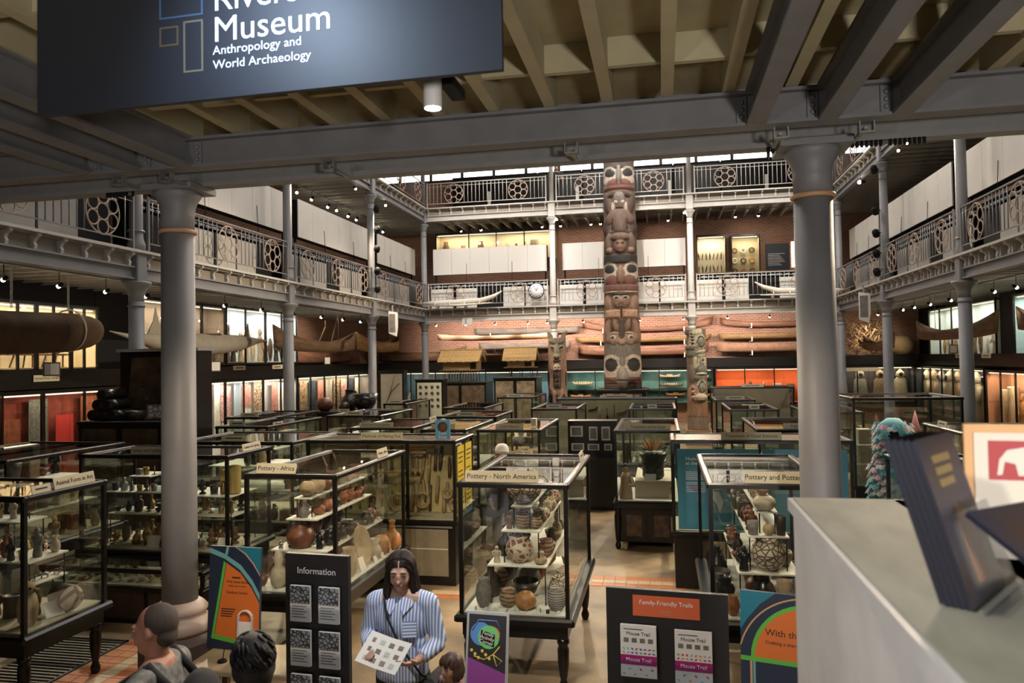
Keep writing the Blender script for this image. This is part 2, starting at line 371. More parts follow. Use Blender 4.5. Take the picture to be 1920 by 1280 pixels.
def gallery_bay(p, rz, L, z, who, level, light_paint=False, nros=2):
    """edge beam with brackets (setting) and a railing (thing) from p along local +X; local -Y faces the court"""
    m_ = IRONW if light_paint else IRON
    e = sgroup('beam', (p[0], p[1], z - .54), 'iron edge beam of the %s gallery, %s' % (level, who)); e.rotation_euler = (0, 0, rz)
    put('girder', MB().box(0, L, -.09, .09, 0, .03).box(0, L, -.02, .02, .03, .21).box(0, L, -.09, .09, .21, .24), m_, e)
    put('coping', B(0, L, -.2, .05, .49, .54), IRONW, e)
    put('fascia', B(0, L, .0, .02, .24, .49), mat('fascia_board', (.28, .25, .21), .7), e)
    n = 11
    for i in range(n): put('bracket', brk, None, e, (L * (i + .5) / n, 0, .24), (0, 0, R(-90)))
    r = thing('gallery_railing', 'rosette iron railing of the %s gallery, %s' % (level, who), 'railing', (p[0], p[1], z), rz, 'gallery railings')
    put('top_rail', MB().box(.2, L - .2, -.12, -.08, 1.0, 1.03).box(.2, L - .2, -.108, -.092, .88, .895), m_, r)
    put('bottom_rail', B(.2, L - .2, -.112, -.088, .16, .18), m_, r)
    cs = [L * (k + .5) / nros for k in range(nros)]
    x = .326
    while x < L - .26:
        if all(abs(x - c) > .40 for c in cs): put('baluster', balw if light_paint else bal, None, r, (x, -.1, 0))
        x += .163
    for c in cs: put('rosette', ros, None, r, (c, -.1, .56), (0, 0, 0), (1, 1, 1))
    for x in (.21, L - .21): put('post', B(x - .02, x + .02, -.12, -.08, 0, 1.06), m_, r)
sides = ['nearest bay', 'second bay', 'third bay', 'bay next to the end wall']
YS = [6.5] + YC
for i in range(4):
    gallery_bay((XC[0], YS[i]), R(90), YS[i + 1] - YS[i], G1, 'canoe side ' + sides[i], 'lower', nros=3)
    gallery_bay((XC[3], YS[i + 1]), R(-90), YS[i + 1] - YS[i], G1, 'parka side ' + sides[i], 'lower', nros=3)
for i in (1, 2, 3):
    gallery_bay((XC[0], YS[i]), R(90), YS[i + 1] - YS[i], G2, 'canoe side ' + sides[i], 'upper', nros=3)
    gallery_bay((XC[3], YS[i + 1]), R(-90), YS[i + 1] - YS[i], G2, 'parka side ' + sides[i], 'upper', nros=3)
bn = ['bay with the white canoe', 'bay behind the tallest pole', 'bay with the white boat']
bn2 = ['bay by the canoe-side corner', 'bay behind the tallest pole top', 'bay by the parka-side corner']
for i in range(3):
    gallery_bay((XC[i], YC[3]), 0, 5.4, G1, 'end wall ' + bn[i], 'lower', True)
    gallery_bay((XC[i], YC[3]), 0, 5.4, G2, 'end wall ' + bn2[i], 'upper', True)

# ---- columns
cm = {}
def col_meshes():
    cm['shaft'] = MB().lathe([(.19, 0), (.19, .15), (.15, .2), (.145, .5), (.135, 4.1)], 20).mesh('shaft')
    cm['ring'] = MB().torus((0, 0, 0), .14, .018, 24, 6, 'Z').mesh('ring')
    cm['capital'] = MB().lathe([(.135, 0), (.14, .12), (.17, .22), (.24, .3), (.26, .34), (.26, .37)], 20).mesh('capital')
    cm['block'] = MB().bbox(-.14, .14, -.14, .14, 0, .62, .02).mesh('block')
    cm['ushaft'] = MB().lathe([(.16, 0), (.16, .1), (.125, .2), (.12, .35), (.112, 3.2)], 20).mesh('upper_shaft')
    cm['ucap'] = MB().lathe([(.112, 0), (.12, .1), (.15, .18), (.21, .26), (.22, .3)], 20).mesh('upper_capital')
    cm['top'] = MB().lathe([(.09, 0), (.08, 4.7)], 14).mesh('top_post')
col_meshes()
def column(x, y, label, m_=IRON):
    c = sgroup('column', (x, y, 0), label)
    for nm, key, z in (('shaft', 'shaft', 0), ('ring', 'ring', 4.02), ('capital', 'capital', 4.1), ('block', 'block', 4.46), ('upper_shaft', 'ushaft', 5.08), ('ring', 'ring', 5.42),
                       ('ring', 'ring', 8.1), ('upper_capital', 'ucap', 8.28), ('upper_block', 'block', 8.62), ('top_post', 'top', 9.2)):
        me = cm[key]; k2 = key + m_.name
        if k2 not in cm: cm[k2] = me.copy(); cm[k2].materials.append(m_)
        put(nm, cm[k2], None, c, (0, 0, z), sc=(.87, .87, 1) if (nm == 'ring' and z > 8) else 1)
for i in range(4):
    column(XC[0], YC[i], 'grey iron gallery column on the canoe side, %s from the entrance' % ORD[i])
    column(XC[3], YC[i], 'grey iron gallery column on the parka side, %s from the entrance' % ORD[i])
column(XC[1], YC[3], 'pale iron gallery column behind the wolf-eared pole', IRONW)
column(XC[2], YC[3], 'pale iron gallery column behind the round-eyed pole', IRONW)

# two large columns carrying the entrance gallery
for x, lab in ((-4.22, 'large grey iron column beside the bald man'), (1.15, 'large grey iron column behind the marble counter')):
    c = sgroup('column', (x, 5.95, 0), lab)
    put('plinth', MB().lathe([(.34, 0), (.34, .5), (.28, .56)], 8, smooth=False), mat('plinth_wood', (.07, .05, .04), .5), c)
    put('base', MB().lathe([(.255, .56), (.275, .6), (.265, .66), (.225, .69), (.205, .71), (.225, .73), (.235, .76), (.2, .8), (.158, .83)], 32), mat('base_bronze_paint', (.38, .29, .24), .5), c)
    put('shaft', MB().lathe([(.15, .83), (.148, 1.5), (.14, 4.07)], 32), IRON, c)
    put('ring', MB().torus((0, 0, 4.09), .145, .02, 36, 8, 'Z'), GOLD, c)
    put('capital', MB().lathe([(.14, 4.1), (.142, 4.25), (.15, 4.32), (.18, 4.38), (.20, 4.41), (.20, 4.46)], 32), IRON, c)
    put('abacus', MB().bbox(-.26, .26, -.2, .2, 4.44, 4.5, .01), IRON, c)

# ---- the entrance gallery overhead: girders, steel beams, joists, noggings, boards
def girder(name, p, L, rz, h, w, label, m_=STEEL):
    g = sgroup(name, p, label); g.rotation_euler = (0, 0, rz)
    put('web', B(0, L, -.014, .014, .02, h - .02), m_, g); put('bottom_flange', B(0, L, -w / 2, w / 2, 0, .022), m_, g); put('top_flange', B(0, L, -w / 2, w / 2, h - .022, h), m_, g)
    return g
ga = girder('beam', (-13.8, 5.45, 4.5), 24.7, 0, .245, .15, 'near steel girder under the entrance gallery')
gb = girder('beam', (-13.8, 6.05, 4.5), 24.7, 0, .245, .16, 'outer steel girder under the entrance gallery', mat('paler_steel', (.24, .235, .23), .55, var=.1))
put('lip', B(0, 24.7, -.105, -.075, -.012, .03), MATS['paler_steel'], gb)
put('coping', B(0, 24.7, -.02, .2, .245, .55), STEEL, gb)
boltm = MB().lathe([(.016, 0), (.016, .012), (.01, .02)], 8, M=Matrix.Rotation(R(90), 4, 'X')).mesh('bolt'); boltm.materials.append(STEEL)
for cx in (-4.22, 1.15):
    for dx in (-.47, 0, .47):
        girder('beam', (cx + dx, -5.9, 4.5), 11.27, R(90), .25, .13, 'steel beam over the entrance running to the %s column' % ('large left-hand' if cx < 0 else 'large right-hand'))
        for sx in (-1, 1):
            pl = put('splice_plate', B(-.035, .035, -.02, 0, .03, .215), STEEL, ga, (13.8 + cx + dx + sx * .09, -.014, 0))
            for bz in (.07, .12, .17): put('bolt', boltm, None, pl, (0, -.02, bz))
cl = struct('ceiling_entrance', B(-13.9, 11, -6, 6.2, 4.98, 5.04), CREAMB, 'cream boarded ceiling over the entrance')
jmesh = B(-.042, .042, -5.9, 5.5, -.23, 0).mesh('joist'); jmesh.materials.append(CREAM)
nmesh = B(-.168, .168, -.025, .025, -.19, 0).mesh('nogging'); nmesh.materials.append(CREAM)
for i in range(-16, 15):
    x = .08 + i * .42
    put('joist', jmesh, None, cl, (x, 0, 4.979))
    for k, yy in enumerate((4.85, 3.35, 1.8, .2)): put('nogging', nmesh, None, cl, (x + .21, yy + (.0 if i % 2 else .03), 4.979))
# conduit hangers under the girders
hm = MB().box(-.05, .05, -.03, .03, .0, .01).box(-.05, -.042, -.03, .03, 0, .09).box(.042, .05, -.03, .03, 0, .09).box(-.012, .012, 0, .35, .03, .05).mesh('conduit_hanger'); hm.materials.append(mat('zinc', (.35, .35, .33), .4, metal=.7))
for i, (x, lab) in enumerate(((-2.55, 'nearest the dark sign'), (-.62, 'in front of the tallest pole'), (.86, 'by the marble counter column'), (1.42, 'nearest the counter end'), (-4.0, 'over the bald man'), (-4.45, 'above the canoe'))):
    h = put('conduit_hanger', hm, None, None, (x, 5.5, 4.42)); tag(h, 'small metal conduit hanger clipped under the girder, ' + lab, 'hanger', 'conduit hangers')
# strings of small black lamp caps under the outer girder
capm = MB().lathe([(.004, .05), (.012, .045), (.013, .012), (.009, 0)], 8).mesh('cap'); capm.materials.append(BLACKM)
for x0, n, lab in ((.82, 14, 'across the large column head'), (1.42, 16, 'beside the large column head'), (-4.95, 9, 'over the canoe side'), (-4.4, 8, 'at the column by the bald man')):
    t = thing('cable_clip_row', 'row of black cable clips under the outer girder, ' + lab, 'cable clips', (x0, 5.955, 4.44), 0, 'cable clip rows')
    put('bar', B(0, n * .033, -.006, .006, .045, .075), BLACKM, t)
    for i in range(n):
        if i % 9 != 7: put('cap', capm, None, t, (.016 + i * .033, -.01, 0))

# ---- glazed clerestory over the end gallery
cw = sgroup('window_4', (0, YB - .12, 11.45), 'row of bright white panes above the upper gallery')
PANE = mat('bright_pane', (.9, .9, .85), emit=(1, .97, .88), estr=1.6)
put('frame', MB().box(-13.8, 10.8, -.03, .1, -.12, 0).box(-13.8, 10.8, -.03, .1, 1.1, 1.25), mat('clerestory_frame', (.05, .03, .02), .5), cw)
for i in range(16):
    x = -13.6 + i * 1.53
    put('pane', B(x + .07, x + 1.46, 0, .06, 0, 1.1), PANE, cw); put('mullion', B(x - .07, x + .07, -.03, .08, 0, 1.1), MATS['clerestory_frame'], cw)
# ================================================================ DISPLAY CASES
legm = {}
def leg_mesh(h):
    k = round(h, 2)
    if k not in legm:
        legm[k] = MB().lathe([(.03, 0), (.042, .03), (.045, .06), (.03, .1), (.028, .12), (.036, .14), (.05, h * .55), (.052, h * .8), (.04, h - .06), (.055, h - .04), (.055, h)], 12).mesh('leg')
        legm[k].materials.append(BLACK)
    return legm[k]
def sign_on(parent, txt, loc, w, h=.085, rz=0, size=None, tilt=-12, lean=True):
    s = put('title_sign', MB().box(-w / 2, w / 2, -.004, .004, 0, h), SIGN, parent, loc, (R(tilt), 0, rz)); s['label'] = 'cream title card'
    if txt == '': scribble(s, INK, -w * .32, w * .32, h * .42, -.0045, h * .2)
    if txt: text(txt, size or h * .62, INK, s, (0, -.0055, h * .5), name='lettering')
    return s
CASES = {}
def display_case(key, who, x0, x1, y0, y1, h, zg=.66, base='legs', label=None, name='display_case', top_glass=True, lining=None, tint=None, post=.036):
    W, D = x1 - x0, y1 - y0
    if lining is None: lining = key in ('na', 'pa', 'pm', 'td')
    c = thing(name, label, 'display case', ((x0 + x1) / 2, (y0 + y1) / 2, 0), 0, 'glass display cases in the court')
    a, b = W / 2, D / 2; p = post
    CASES[key] = dict(sh=[], po=[], o=c, who=who, x0=x0, x1=x1, y0=y0, y1=y1, zg=zg, h=h)
    if base == 'legs':
        put('apron', MB().box(-a + .02, a - .02, -b + .02, b - .02, zg - .19, zg - .06), BLACK, c)
        put('moulding', MB().bbox(-a - .045, a + .045, -b - .045, b + .045, zg - .06, zg, .02), BLACK, c)
        lm = leg_mesh(zg - .19)
        for sx in (-1, 1):
            for sy in (-1, 1): put('leg', lm, None, c, (sx * (a - .07), sy * (b - .07), 0))
    elif base == 'cupboard':
        put('moulding', MB().bbox(-a - .04, a + .04, -b - .04, b + .04, zg - .1, zg, .02), BLACK, c)
        put('cupboard', MB().box(-a + .05, a - .05, -b + .06, b - .05, .1, zg - .1), BLACK, c)
        for k in (0, 1):
            xx = -a + .1 + k * (a - .08); ww = a - .14
            d = put('door', MB().box(xx, xx + ww, -b + .02, -b + .058, .12, .18).box(xx, xx + ww, -b + .02, -b + .058, zg - .2, zg - .12).box(xx, xx + .06, -b + .02, -b + .058, .18, zg - .2).box(xx + ww - .06, xx + ww, -b + .02, -b + .058, .18, zg - .2), BLACK, c)
            put('pane', B(xx + .06, xx + ww - .06, -b + .045, -b + .05, .18, zg - .2), mat('dim_cupboard_view', (.13, .08, .05), .25, var=.7, vscale=9), d)
        lm = leg_mesh(zg - .1)
        for sx in (-1, 1):
            for sy in (-1, 1): put('leg', lm, None, c, (sx * (a - .03), sy * (b - .03), 0))
    else:
        put('base_cabinet', MB().box(-a + .02, a - .02, -b + .03, b - .02, 0, zg - .05), BLACK, c)
        put('moulding', MB().bbox(-a - .02, a + .02, -b - .02, b + .02, zg - .05, zg, .01), BLACK, c)
    put('case_floor', B(-a + p, a - p, -b + p, b - p, zg, zg + .012), WSHELF if lining else LINEN, c)
    pm = B(-p / 2, p / 2, -p / 2, p / 2, zg, h).mesh('corner_post'); pm.materials.append(BLACK)
    for sx in (-1, 1):
        for sy in (-1, 1): put('corner_post', pm, None, c, (sx * (a - p / 2), sy * (b - p / 2), 0))
    for sy in (-1, 1): put('top_rail', MB().bbox(-a - .012, a + .012, sy * (b - p / 2) - p / 2 - .012, sy * (b - p / 2) + p / 2 + .012, h - .045, h, .012), BLACK, c)
    for sx in (-1, 1): put('top_rail', MB().bbox(sx * (a - p / 2) - p / 2 - .012, sx * (a - p / 2) + p / 2 + .012, -b + p, b - p, h - .045, h, .012), BLACK, c)
    g = tint or GLASS
    q = p * .5
    put('pane', B(-a + p, a - p, -b + q - .002, -b + q + .002, zg + .012, h - .045), g, c); put('pane', B(-a + p, a - p, b - q - .002, b - q + .002, zg + .012, h - .045), g, c)
    put('pane', B(-a + q - .002, -a + q + .002, -b + p, b - p, zg + .012, h - .045), g, c); put('pane', B(a - q - .002, a - q + .002, -b + p, b - p, zg + .012, h - .045), g, c)
    if top_glass: put('pane', B(-a + p, a - p, -b + p, b - p, h - .02, h - .016), g, c)
    else: put('lid', B(-a + p, a - p, -b + p, b - p, h - .03, h - .01), BLACK, c)
    return c
def shelf(key, x0, x1, y0, y1, z, under=None):
    K = CASES[key]; c = K['o']; cx, cy = c.location.x, c.location.y
    K['sh'].append((x0, x1, y0, y1, z))
    s = put('shelf', B(x0 - cx, x1 - cx, y0 - cy, y1 - cy, z - .014, z), WSHELF, c)
    zz = under if under is not None else K['zg']
    m_ = MB().cyl((0, 0, zz - z + .013), (0, 0, -.014), .006, n=6).mesh('shelf_post'); m_.materials.append(BLACKM)
    n = 2 if y1 - y0 < 1.7 else 3
    for i in range(n):
        for x in (x0 + .02, x1 - .02):
            K['po'].append((x, y0 + .03 + (y1 - y0 - .06) * i / (n - 1), zz, z)); put('shelf_post', m_, None, s, (x - cx, y0 - cy + .03 + (y1 - y0 - .06) * i / (n - 1), z))
def case_sign(key, txt, side='front', off=0.0, w=.5, h=.085, size=None):
    K = CASES[key]; c = K['o']; a = (K['x1'] - K['x0']) / 2; b = (K['y1'] - K['y0']) / 2
    if side == 'front': return sign_on(c, txt, (off, -b + .03, K['h']), w, h, 0, size)
    if side == 'right': return sign_on(c, txt, (a - .03, off, K['h']), w, h, R(90), size)
    if side == 'left': return sign_on(c, txt, (-a + .03, off, K['h']), w, h, R(-90), size)

# ---- vessel shapes, unit width and height, origin at the base
SH = {
 'bowl': [(.2, 0), (.24, .06), (.4, .4), (.5, 1), (.465, 1), (.36, .42), (.02, .14)],
 'jar': [(.25, 0), (.42, .2), (.5, .48), (.43, .76), (.3, .88), (.34, 1), (.29, 1), (.25, .87), (.02, .5)],
 'bottle': [(.3, 0), (.46, .14), (.5, .32), (.4, .52), (.17, .66), (.14, .88), (.2, 1), (.12, 1), (.08, .7), (.02, .65)],
 'olla': [(.2, 0), (.4, .18), (.5, .45), (.45, .68), (.34, .84), (.41, 1), (.37, 1), (.29, .84), (.02, .5)],
 'dish': [(.2, 0), (.25, .1), (.5, .85), (.5, 1), (.46, 1), (.02, .35)],
 'vase': [(.3, 0), (.34, .03), (.44, .25), (.5, .45), (.36, .65), (.26, .75), (.36, 1), (.31, 1), (.2, .76), (.02, .6)],
 'cup': [(.4, 0), (.42, .03), (.46, .5), (.5, 1), (.44, 1), (.4, .15), (.02, .12)],
 'globe pot': [(.22, 0), (.4, .16), (.5, .45), (.45, .75), (.3, .95), (.22, 1), (.18, 1), (.16, .9), (.02, .5)],
 'goblet': [(.36, 0), (.36, .05), (.1, .12), (.1, .4), (.35, .55), (.5, 1), (.45, 1), (.02, .55)],
 'basin': [(.36, 0), (.42, .2), (.5, .5), (.5, .85), (.46, 1), (.42, 1), (.44, .5), (.02, .2)],
 'basket': [(.36, 0), (.44, .3), (.5, .7), (.48, 1), (.45, 1), (.4, .3), (.02, .08)],
 'candlestick': [(.5, 0), (.48, .05), (.15, .1), (.1, .2), (.16, .25), (.08, .32), (.08, .62), (.22, .66), (.1, .7), (.1, 1), (.02, 1)],
 'oil lamp': [(.4, 0), (.42, .06), (.2, .12), (.16, .2), (.45, .3), (.5, .4), (.3, .5), (.22, .53), (.34, .62), (.3, .75), (.2, .95), (.2, 1), (.02, 1)],
 'gourd': [(.2, 0), (.42, .1), (.5, .28), (.4, .5), (.22, .62), (.3, .78), (.22, .95), (.06, 1), (.02, 1)],
 'box': None, 'figure': None, 'jug': None, 'animal': None, 'mask': None, 'card': None, 'drum': [(.46, 0), (.5, .05), (.46, .5), (.5, .95), (.46, 1), (.44, .97), (.02, .97)],
 'lantern': [(.2, 0), (.5, .04)] + [(.5 if i % 2 else .46, .06 + i * .035) for i in range(25)] + [(.5, .95), (.2, 1), (.02, 1)],
 'glass bottle': [(.46, 0), (.5, .05), (.5, .5), (.4, .6), (.15, .7), (.15, .85), (.22, .88), (.22, .97), (.05, 1), (.02, 1)],
}
def shape_mb(s):
    g = MB()
    if s == 'box': return g.bbox(-.5, .5, -.5, .5, 0, 1, .06)
    if s == 'card': return g.box(-.5, .5, -.03, .03, 0, 1)
    if s == 'figure':
        g.lathe([(.34, 0), (.36, .1), (.28, .3), (.3, .42), (.38, .55), (.4, .68), (.2, .76), (.14, .8)], 12, sy=.7)
        g.ell((0, 0, .88), (.19, .2, .13)); g.tube([(-.36, 0, .7), (-.46, -.08, .5), (-.22, -.3, .42)], .07, 6); g.tube([(.36, 0, .7), (.46, -.08, .5), (.22, -.3, .42)], .07, 6)
        g.ell((0, -.2, .87), (.05, .06, .04), 6, 4); return g
    if s == 'jug':
        g.lathe([(.28, 0), (.44, .15), (.46, .4), (.34, .65), (.2, .75), (.2, .95), (.26, 1), (.2, 1), (.14, .8), (.02, .6)], 16)
        g.tube([(.2, 0, .92), (.4, 0, .9), (.5, 0, .72), (.4, 0, .52)], .05, 6); return g
    if s == 'animal':
        g.ell((0, 0, .52), (.5, .24, .24), 12, 8); g.ell((-.5, 0, .78), (.2, .16, .18), 10, 6); g.ell((-.68, 0, .72), (.12, .09, .08), 8, 5); g.tube([(-.34, 0, .6), (-.48, 0, .76)], .13, 8)
        for x in (-.3, .3):
            for y in (-.13, .13): g.tube([(x, y, .4), (x, y, 0)], [.08, .055], 6)
        for y in (-.1, .1): g.ell((-.45, y, .98), (.05, .04, .08), 6, 4)
        g.tube([(.48, 0, .56), (.62, 0, .44)], .04, 5); return g
    if s == 'mask':
        g.ell((0, 0, .5), (.4, .16, .5), 14, 10)
        for x in (-.15, .15): g.ell((x, -.14, .6), (.08, .05, .04), 8, 4)
        g.ell((0, -.17, .47), (.05, .08, .12), 8, 5); g.ell((0, -.13, .26), (.14, .05, .035), 8, 4); return g
    n = 20 if s not in ('lantern',) else 18
    return g.lathe(SH[s], n)
shape_cache = {}
def smesh(s, m_):
    k = (s, m_.name)
    if k not in shape_cache:
        if s not in shape_cache: shape_cache[s] = shape_mb(s).mesh(s.replace(' ', '_'))
        me = shape_cache[s].copy(); me.name = s.replace(' ', '_'); me.materials.clear(); me.materials.append(m_); shape_cache[k] = me
    return shape_cache[k]
PM = {
 'terracotta': (mat('terracotta', (.36, .13, .06), .55, var=.4, vscale=5), 'terracotta'),
 'red brown': (mat('red_brown_clay', (.22, .075, .04), .4, var=.5, vscale=4), 'reddish brown'),
 'dark': (mat('dark_clay', (.045, .032, .026), .4, var=.5, vscale=5), 'dark brown'),
 'black': (mat('black_clay', (.016, .014, .013), .25), 'black'),
 'grey': (mat('grey_clay', (.24, .22, .20), .6, var=.4, vscale=6), 'grey'),
 'buff': (mat('buff_clay', (.46, .33, .20), .6, var=.3, vscale=5), 'buff'),
 'orange': (mat('orange_clay', (.55, .25, .08), .5, var=.4, vscale=4), 'orange'),
 'cream': (mat('cream_clay', (.58, .50, .38), .6, var=.25, vscale=6), 'cream'),
 'net': (cell_mat('painted_net_clay', (.10, .06, .04), (.55, .47, .36), 6), 'cream painted'),
 'poly': (cell_mat('polychrome_clay', (.62, .54, .42), (.28, .08, .04), 4.5, thr=.12), 'red-and-white painted'),
 'zig': (stripe_mat('zigzag_clay', (.13, .11, .10), (.46, .43, .39), 3.2, 2, dist=3), 'grey zigzag-painted'),
 'band': (stripe_mat('banded_clay', (.14, .08, .05), (.38, .27, .17), 1.6, 2, dist=6), 'brown banded'),
 'straw': (stripe_mat('coiled_straw', (.26, .17, .08), (.50, .37, .20), 9, 2, dist=.6), 'coiled straw'),
 'white': (mat('white_glaze', (.72, .70, .66), .4, var=.1), 'white'),
 'brass': (mat('aged_brass', (.35, .24, .10), .35, metal=.8, var=.3), 'brass'),
 'tin': (mat('dull_tin', (.36, .36, .36), .35, metal=.8), 'grey metal'),
 'clear': (glass_mat('bottle_glass', (.72, .80, .84), 1.0), 'clear glass'),
 'wood': (mat('carved_wood', (.17, .09, .045), .6, var=.5, vscale=7), 'carved brown'),
 'pale wood': (mat('pale_wood', (.42, .29, .16), .6, var=.3, vscale=7), 'pale wooden'),
 'pink': (mat('pink_card', (.62, .35, .28), .7), 'pink'),
 'paper': (PAPER, 'white'),
 'yellow': (mat('yellow_paper', (.52, .38, .13), .7, var=.15), 'yellow'),
}
NOUN = {'figure': 'figurine', 'jug': 'handled jug', 'animal': 'animal figure', 'mask': 'face mask', 'card': 'caption card', 'box': 'box'}
def item(s, mk, loc, w, h, label, group, rz=0, d=None, cat=None):
    m_, cw = PM[mk]
    o = put(s.replace(' ', '_').replace('card', 'caption_card').replace('box', 'small_box').replace('figure', 'figurine').replace('animal', 'animal_figure') if s not in ('mask',) else 'carved_mask', smesh(s, m_), None, None, (loc[0], loc[1], loc[2] + .001), (0, 0, rz), (w, d or w, h))
    return tag(o, label, cat or NOUN.get(s, s).split()[-1], group)
USED = {}
def fill(key, desc, pts, z, shapes, mats, wr=(.1, .16), hr=(.8, 1.3), end='front', rnd=random):
    """stand a row of individual exhibits at the points given, each with a label that counts along the row"""
    who = CASES[key]['who']; out = []
    for i, (x, y) in enumerate(pts):
        s = rnd.choice(shapes); mk = rnd.choice(mats); w_ = rnd.uniform(*wr) * (1.18 if key in ('na', 'pa', 'pm') and s not in ('card', 'box') and wr[1] > .09 else 1); h_ = w_ * rnd.uniform(*hr)
        if s in ('dish',): h_ = w_ * .35
        if s in ('bowl', 'basin'): h_ = w_ * .6
        if s in ('bottle', 'figure', 'candlestick', 'oil lamp', 'glass bottle', 'vase', 'gourd', 'jug'): h_ = w_ * rnd.uniform(1.3, 1.9); w_ *= .85
        if s == 'animal': h_ = w_ * .8
        K = CASES[key]; lim = 2 * min(x - K['x0'] - .03, K['x1'] - .03 - x, y - K['y0'] - .03, K['y1'] - .03 - y)
        if len(pts) > 1: lim = min(lim, .97 * math.hypot(pts[1][0] - pts[0][0], pts[1][1] - pts[0][1]))
        fx = 1.35 if s == 'animal' else 1.0
        if w_ * fx > lim - .02: k_ = (lim - .02) / fx / w_; w_ *= k_; h_ *= max(k_, .8)
        top_ = min([q[4] for q in K['sh'] if q[4] > z + .05 and q[0] - w_ / 2 < x < q[1] + w_ / 2 and q[2] - w_ / 2 < y < q[3] + w_ / 2] + [K['h'] - .03])
        h_ = min(h_, top_ - .025 - z)
        for px, py, pz0, pz1 in K['po']:
            if pz0 - .02 < z < pz1 - .05:
                d_ = math.hypot(x - px, y - py)
                if d_ < w_ * fx / 2 + .03:
                    if abs(y - py) < .07: y = py + math.copysign(.09, y - py if y != py else 1); d_ = math.hypot(x - px, y - py)
                    w2 = max(.05, min(w_, (d_ - .025) * 2 / fx)); h_ *= max(.75, w2 / w_); w_ = w2
        lab = '%s %s in the %s case, %s, %s from %s' % (PM[mk][1], NOUN.get(s, s), who, desc.rstrip(',').replace(', ', ' '), ORD[i], end)
        out.append(item(s, mk, (x + rnd.uniform(-.01, .01), y + rnd.uniform(-.01, .01), z + .0005), w_, h_, lab, 'exhibits in the %s case' % who, rnd.uniform(0, 6.28) if s not in ('figure', 'box') else rnd.uniform(-.3, .3)))
    return out
def line(x0, y0, x1, y1, n):
    return [(x0 + (x1 - x0) * i / max(1, n - 1), y0 + (y1 - y0) * i / max(1, n - 1)) for i in range(n)]

# ---------------------------------------------------------------- the three near pottery cases
CL = ['bowl', 'jar', 'olla', 'globe pot', 'jug', 'bottle', 'basin', 'vase']
E_ = 'exhibits in the %s case'
display_case('na', 'American pottery', -1.80, -.82, 6.45, 8.45, 1.82, label='black framed glass case titled Pottery - North America, full of painted pots')
case_sign('na', 'Pottery - North America', 'front', -.10, .66, .1, .062); case_sign('na', '', 'right', .55, .34)
shelf('na', -1.6, -1.05, 6.7, 8.25, 1.03); shelf('na', -1.47, -1.11, 6.72, 8.2, 1.34, 1.03); shelf('na', -1.38, -1.19, 6.74, 8.15, 1.56, 1.34)
g = E_ % 'American pottery'
for s, mk, x, y, z, w_, h_, lab in (
  ('jar', 'grey', -1.62, 6.62, .672, .15, .26, 'grey textured owl-shaped jar at the front corner of the North America pottery case'),
  ('olla', 'band', -1.40, 6.66, .672, .17, .16, 'small brown banded pot at the front of the North America pottery case'),
  ('globe pot', 'orange', -1.235, 6.62, .672, .20, .15, 'round orange pumpkin-like pot at the front of the North America pottery case'),
  ('jar', 'zig', -.955, 6.62, .672, .175, .20, 'grey jar with scalloped zigzag paint in the front corner of the North America pottery case'),
  ('olla', 'poly', -1.325, 6.84, 1.03, .27, .25, 'large red-and-white painted olla on the lowest shelf of the North America pottery case'),
  ('figure', 'cream', -1.53, 6.79, 1.03, .09, .15, 'cream bird-like figurine beside the large red-and-white painted olla'),
  ('gourd', 'buff', -1.12, 6.79, 1.03, .12, .12, 'small buff double-bodied pot beside the large red-and-white painted olla'),
  ('bowl', 'net', -1.285, 6.92, 1.56, .37, .20, 'large cream net-painted bowl on the top shelf of the North America pottery case'),
  ('figure', 'wood', -1.41, 6.8, 1.34, .08, .16, 'small dark seated figurine on the middle shelf of the North America pottery case'),
  ('basin', 'band', -1.29, 6.84, 1.34, .15, .13, 'brown banded basin below the large cream net-painted bowl'),
  ('olla', 'band', -1.17, 6.84, 1.34, .13, .11, 'brown banded small pot at the front edge of the middle North America shelf')):
    item(s, mk, (x, y, z), w_, h_, lab, g)
fill('na', 'floor, back row,', line(-1.62, 6.95, -1.62, 8.1, 5), .672, CL, ['band', 'dark', 'buff', 'grey'], (.18, .26), (.7, 1))
fill('na', 'floor, middle row,', line(-1.3, 6.95, -1.3, 8.1, 5), .672, CL, ['band', 'dark', 'grey', 'terracotta'], (.2, .3), (.7, 1))
fill('na', 'floor, right-hand row,', line(-.97, 6.9, -.97, 8.2, 6), .672, ['jar', 'olla', 'bowl', 'dish'], ['band', 'buff', 'net', 'cream'], (.18, .26), (.7, 1))
fill('na', 'lowest shelf, right-hand row,', line(-1.12, 7.05, -1.12, 8.1, 6), 1.03, CL, ['band', 'dark', 'grey', 'net'], (.1, .17), (.7, 1.1))
fill('na', 'lowest shelf, left-hand row,', line(-1.5, 7.05, -1.5, 8.1, 5), 1.03, CL, ['band', 'dark', 'grey', 'red brown'], (.12, .18), (.7, 1.1))
fill('na', 'middle shelf, right-hand row,', line(-1.17, 7.02, -1.17, 8.1, 6), 1.34, ['jar', 'globe pot', 'olla'], ['net', 'poly', 'band', 'cream'], (.1, .16), (.7, 1.0))
fill('na', 'middle shelf, left-hand row,', line(-1.4, 7.02, -1.4, 8.1, 5), 1.34, ['jar', 'globe pot', 'olla'], ['net', 'grey', 'band', 'dark'], (.1, .15), (.7, 1.0))
fill('na', 'top shelf,', line(-1.285, 7.28, -1.285, 8.05, 4), 1.56, ['jar', 'globe pot', 'olla'], ['net', 'band', 'cream'], (.14, .18), (.7, .95))
fill('na', 'floor, front edge,', line(-1.68, 6.535, -.92, 6.535, 9), .672, ['card', 'box', 'cup'], ['paper', 'white', 'dark'], (.025, .04), (.7, 1), 'owl jar')

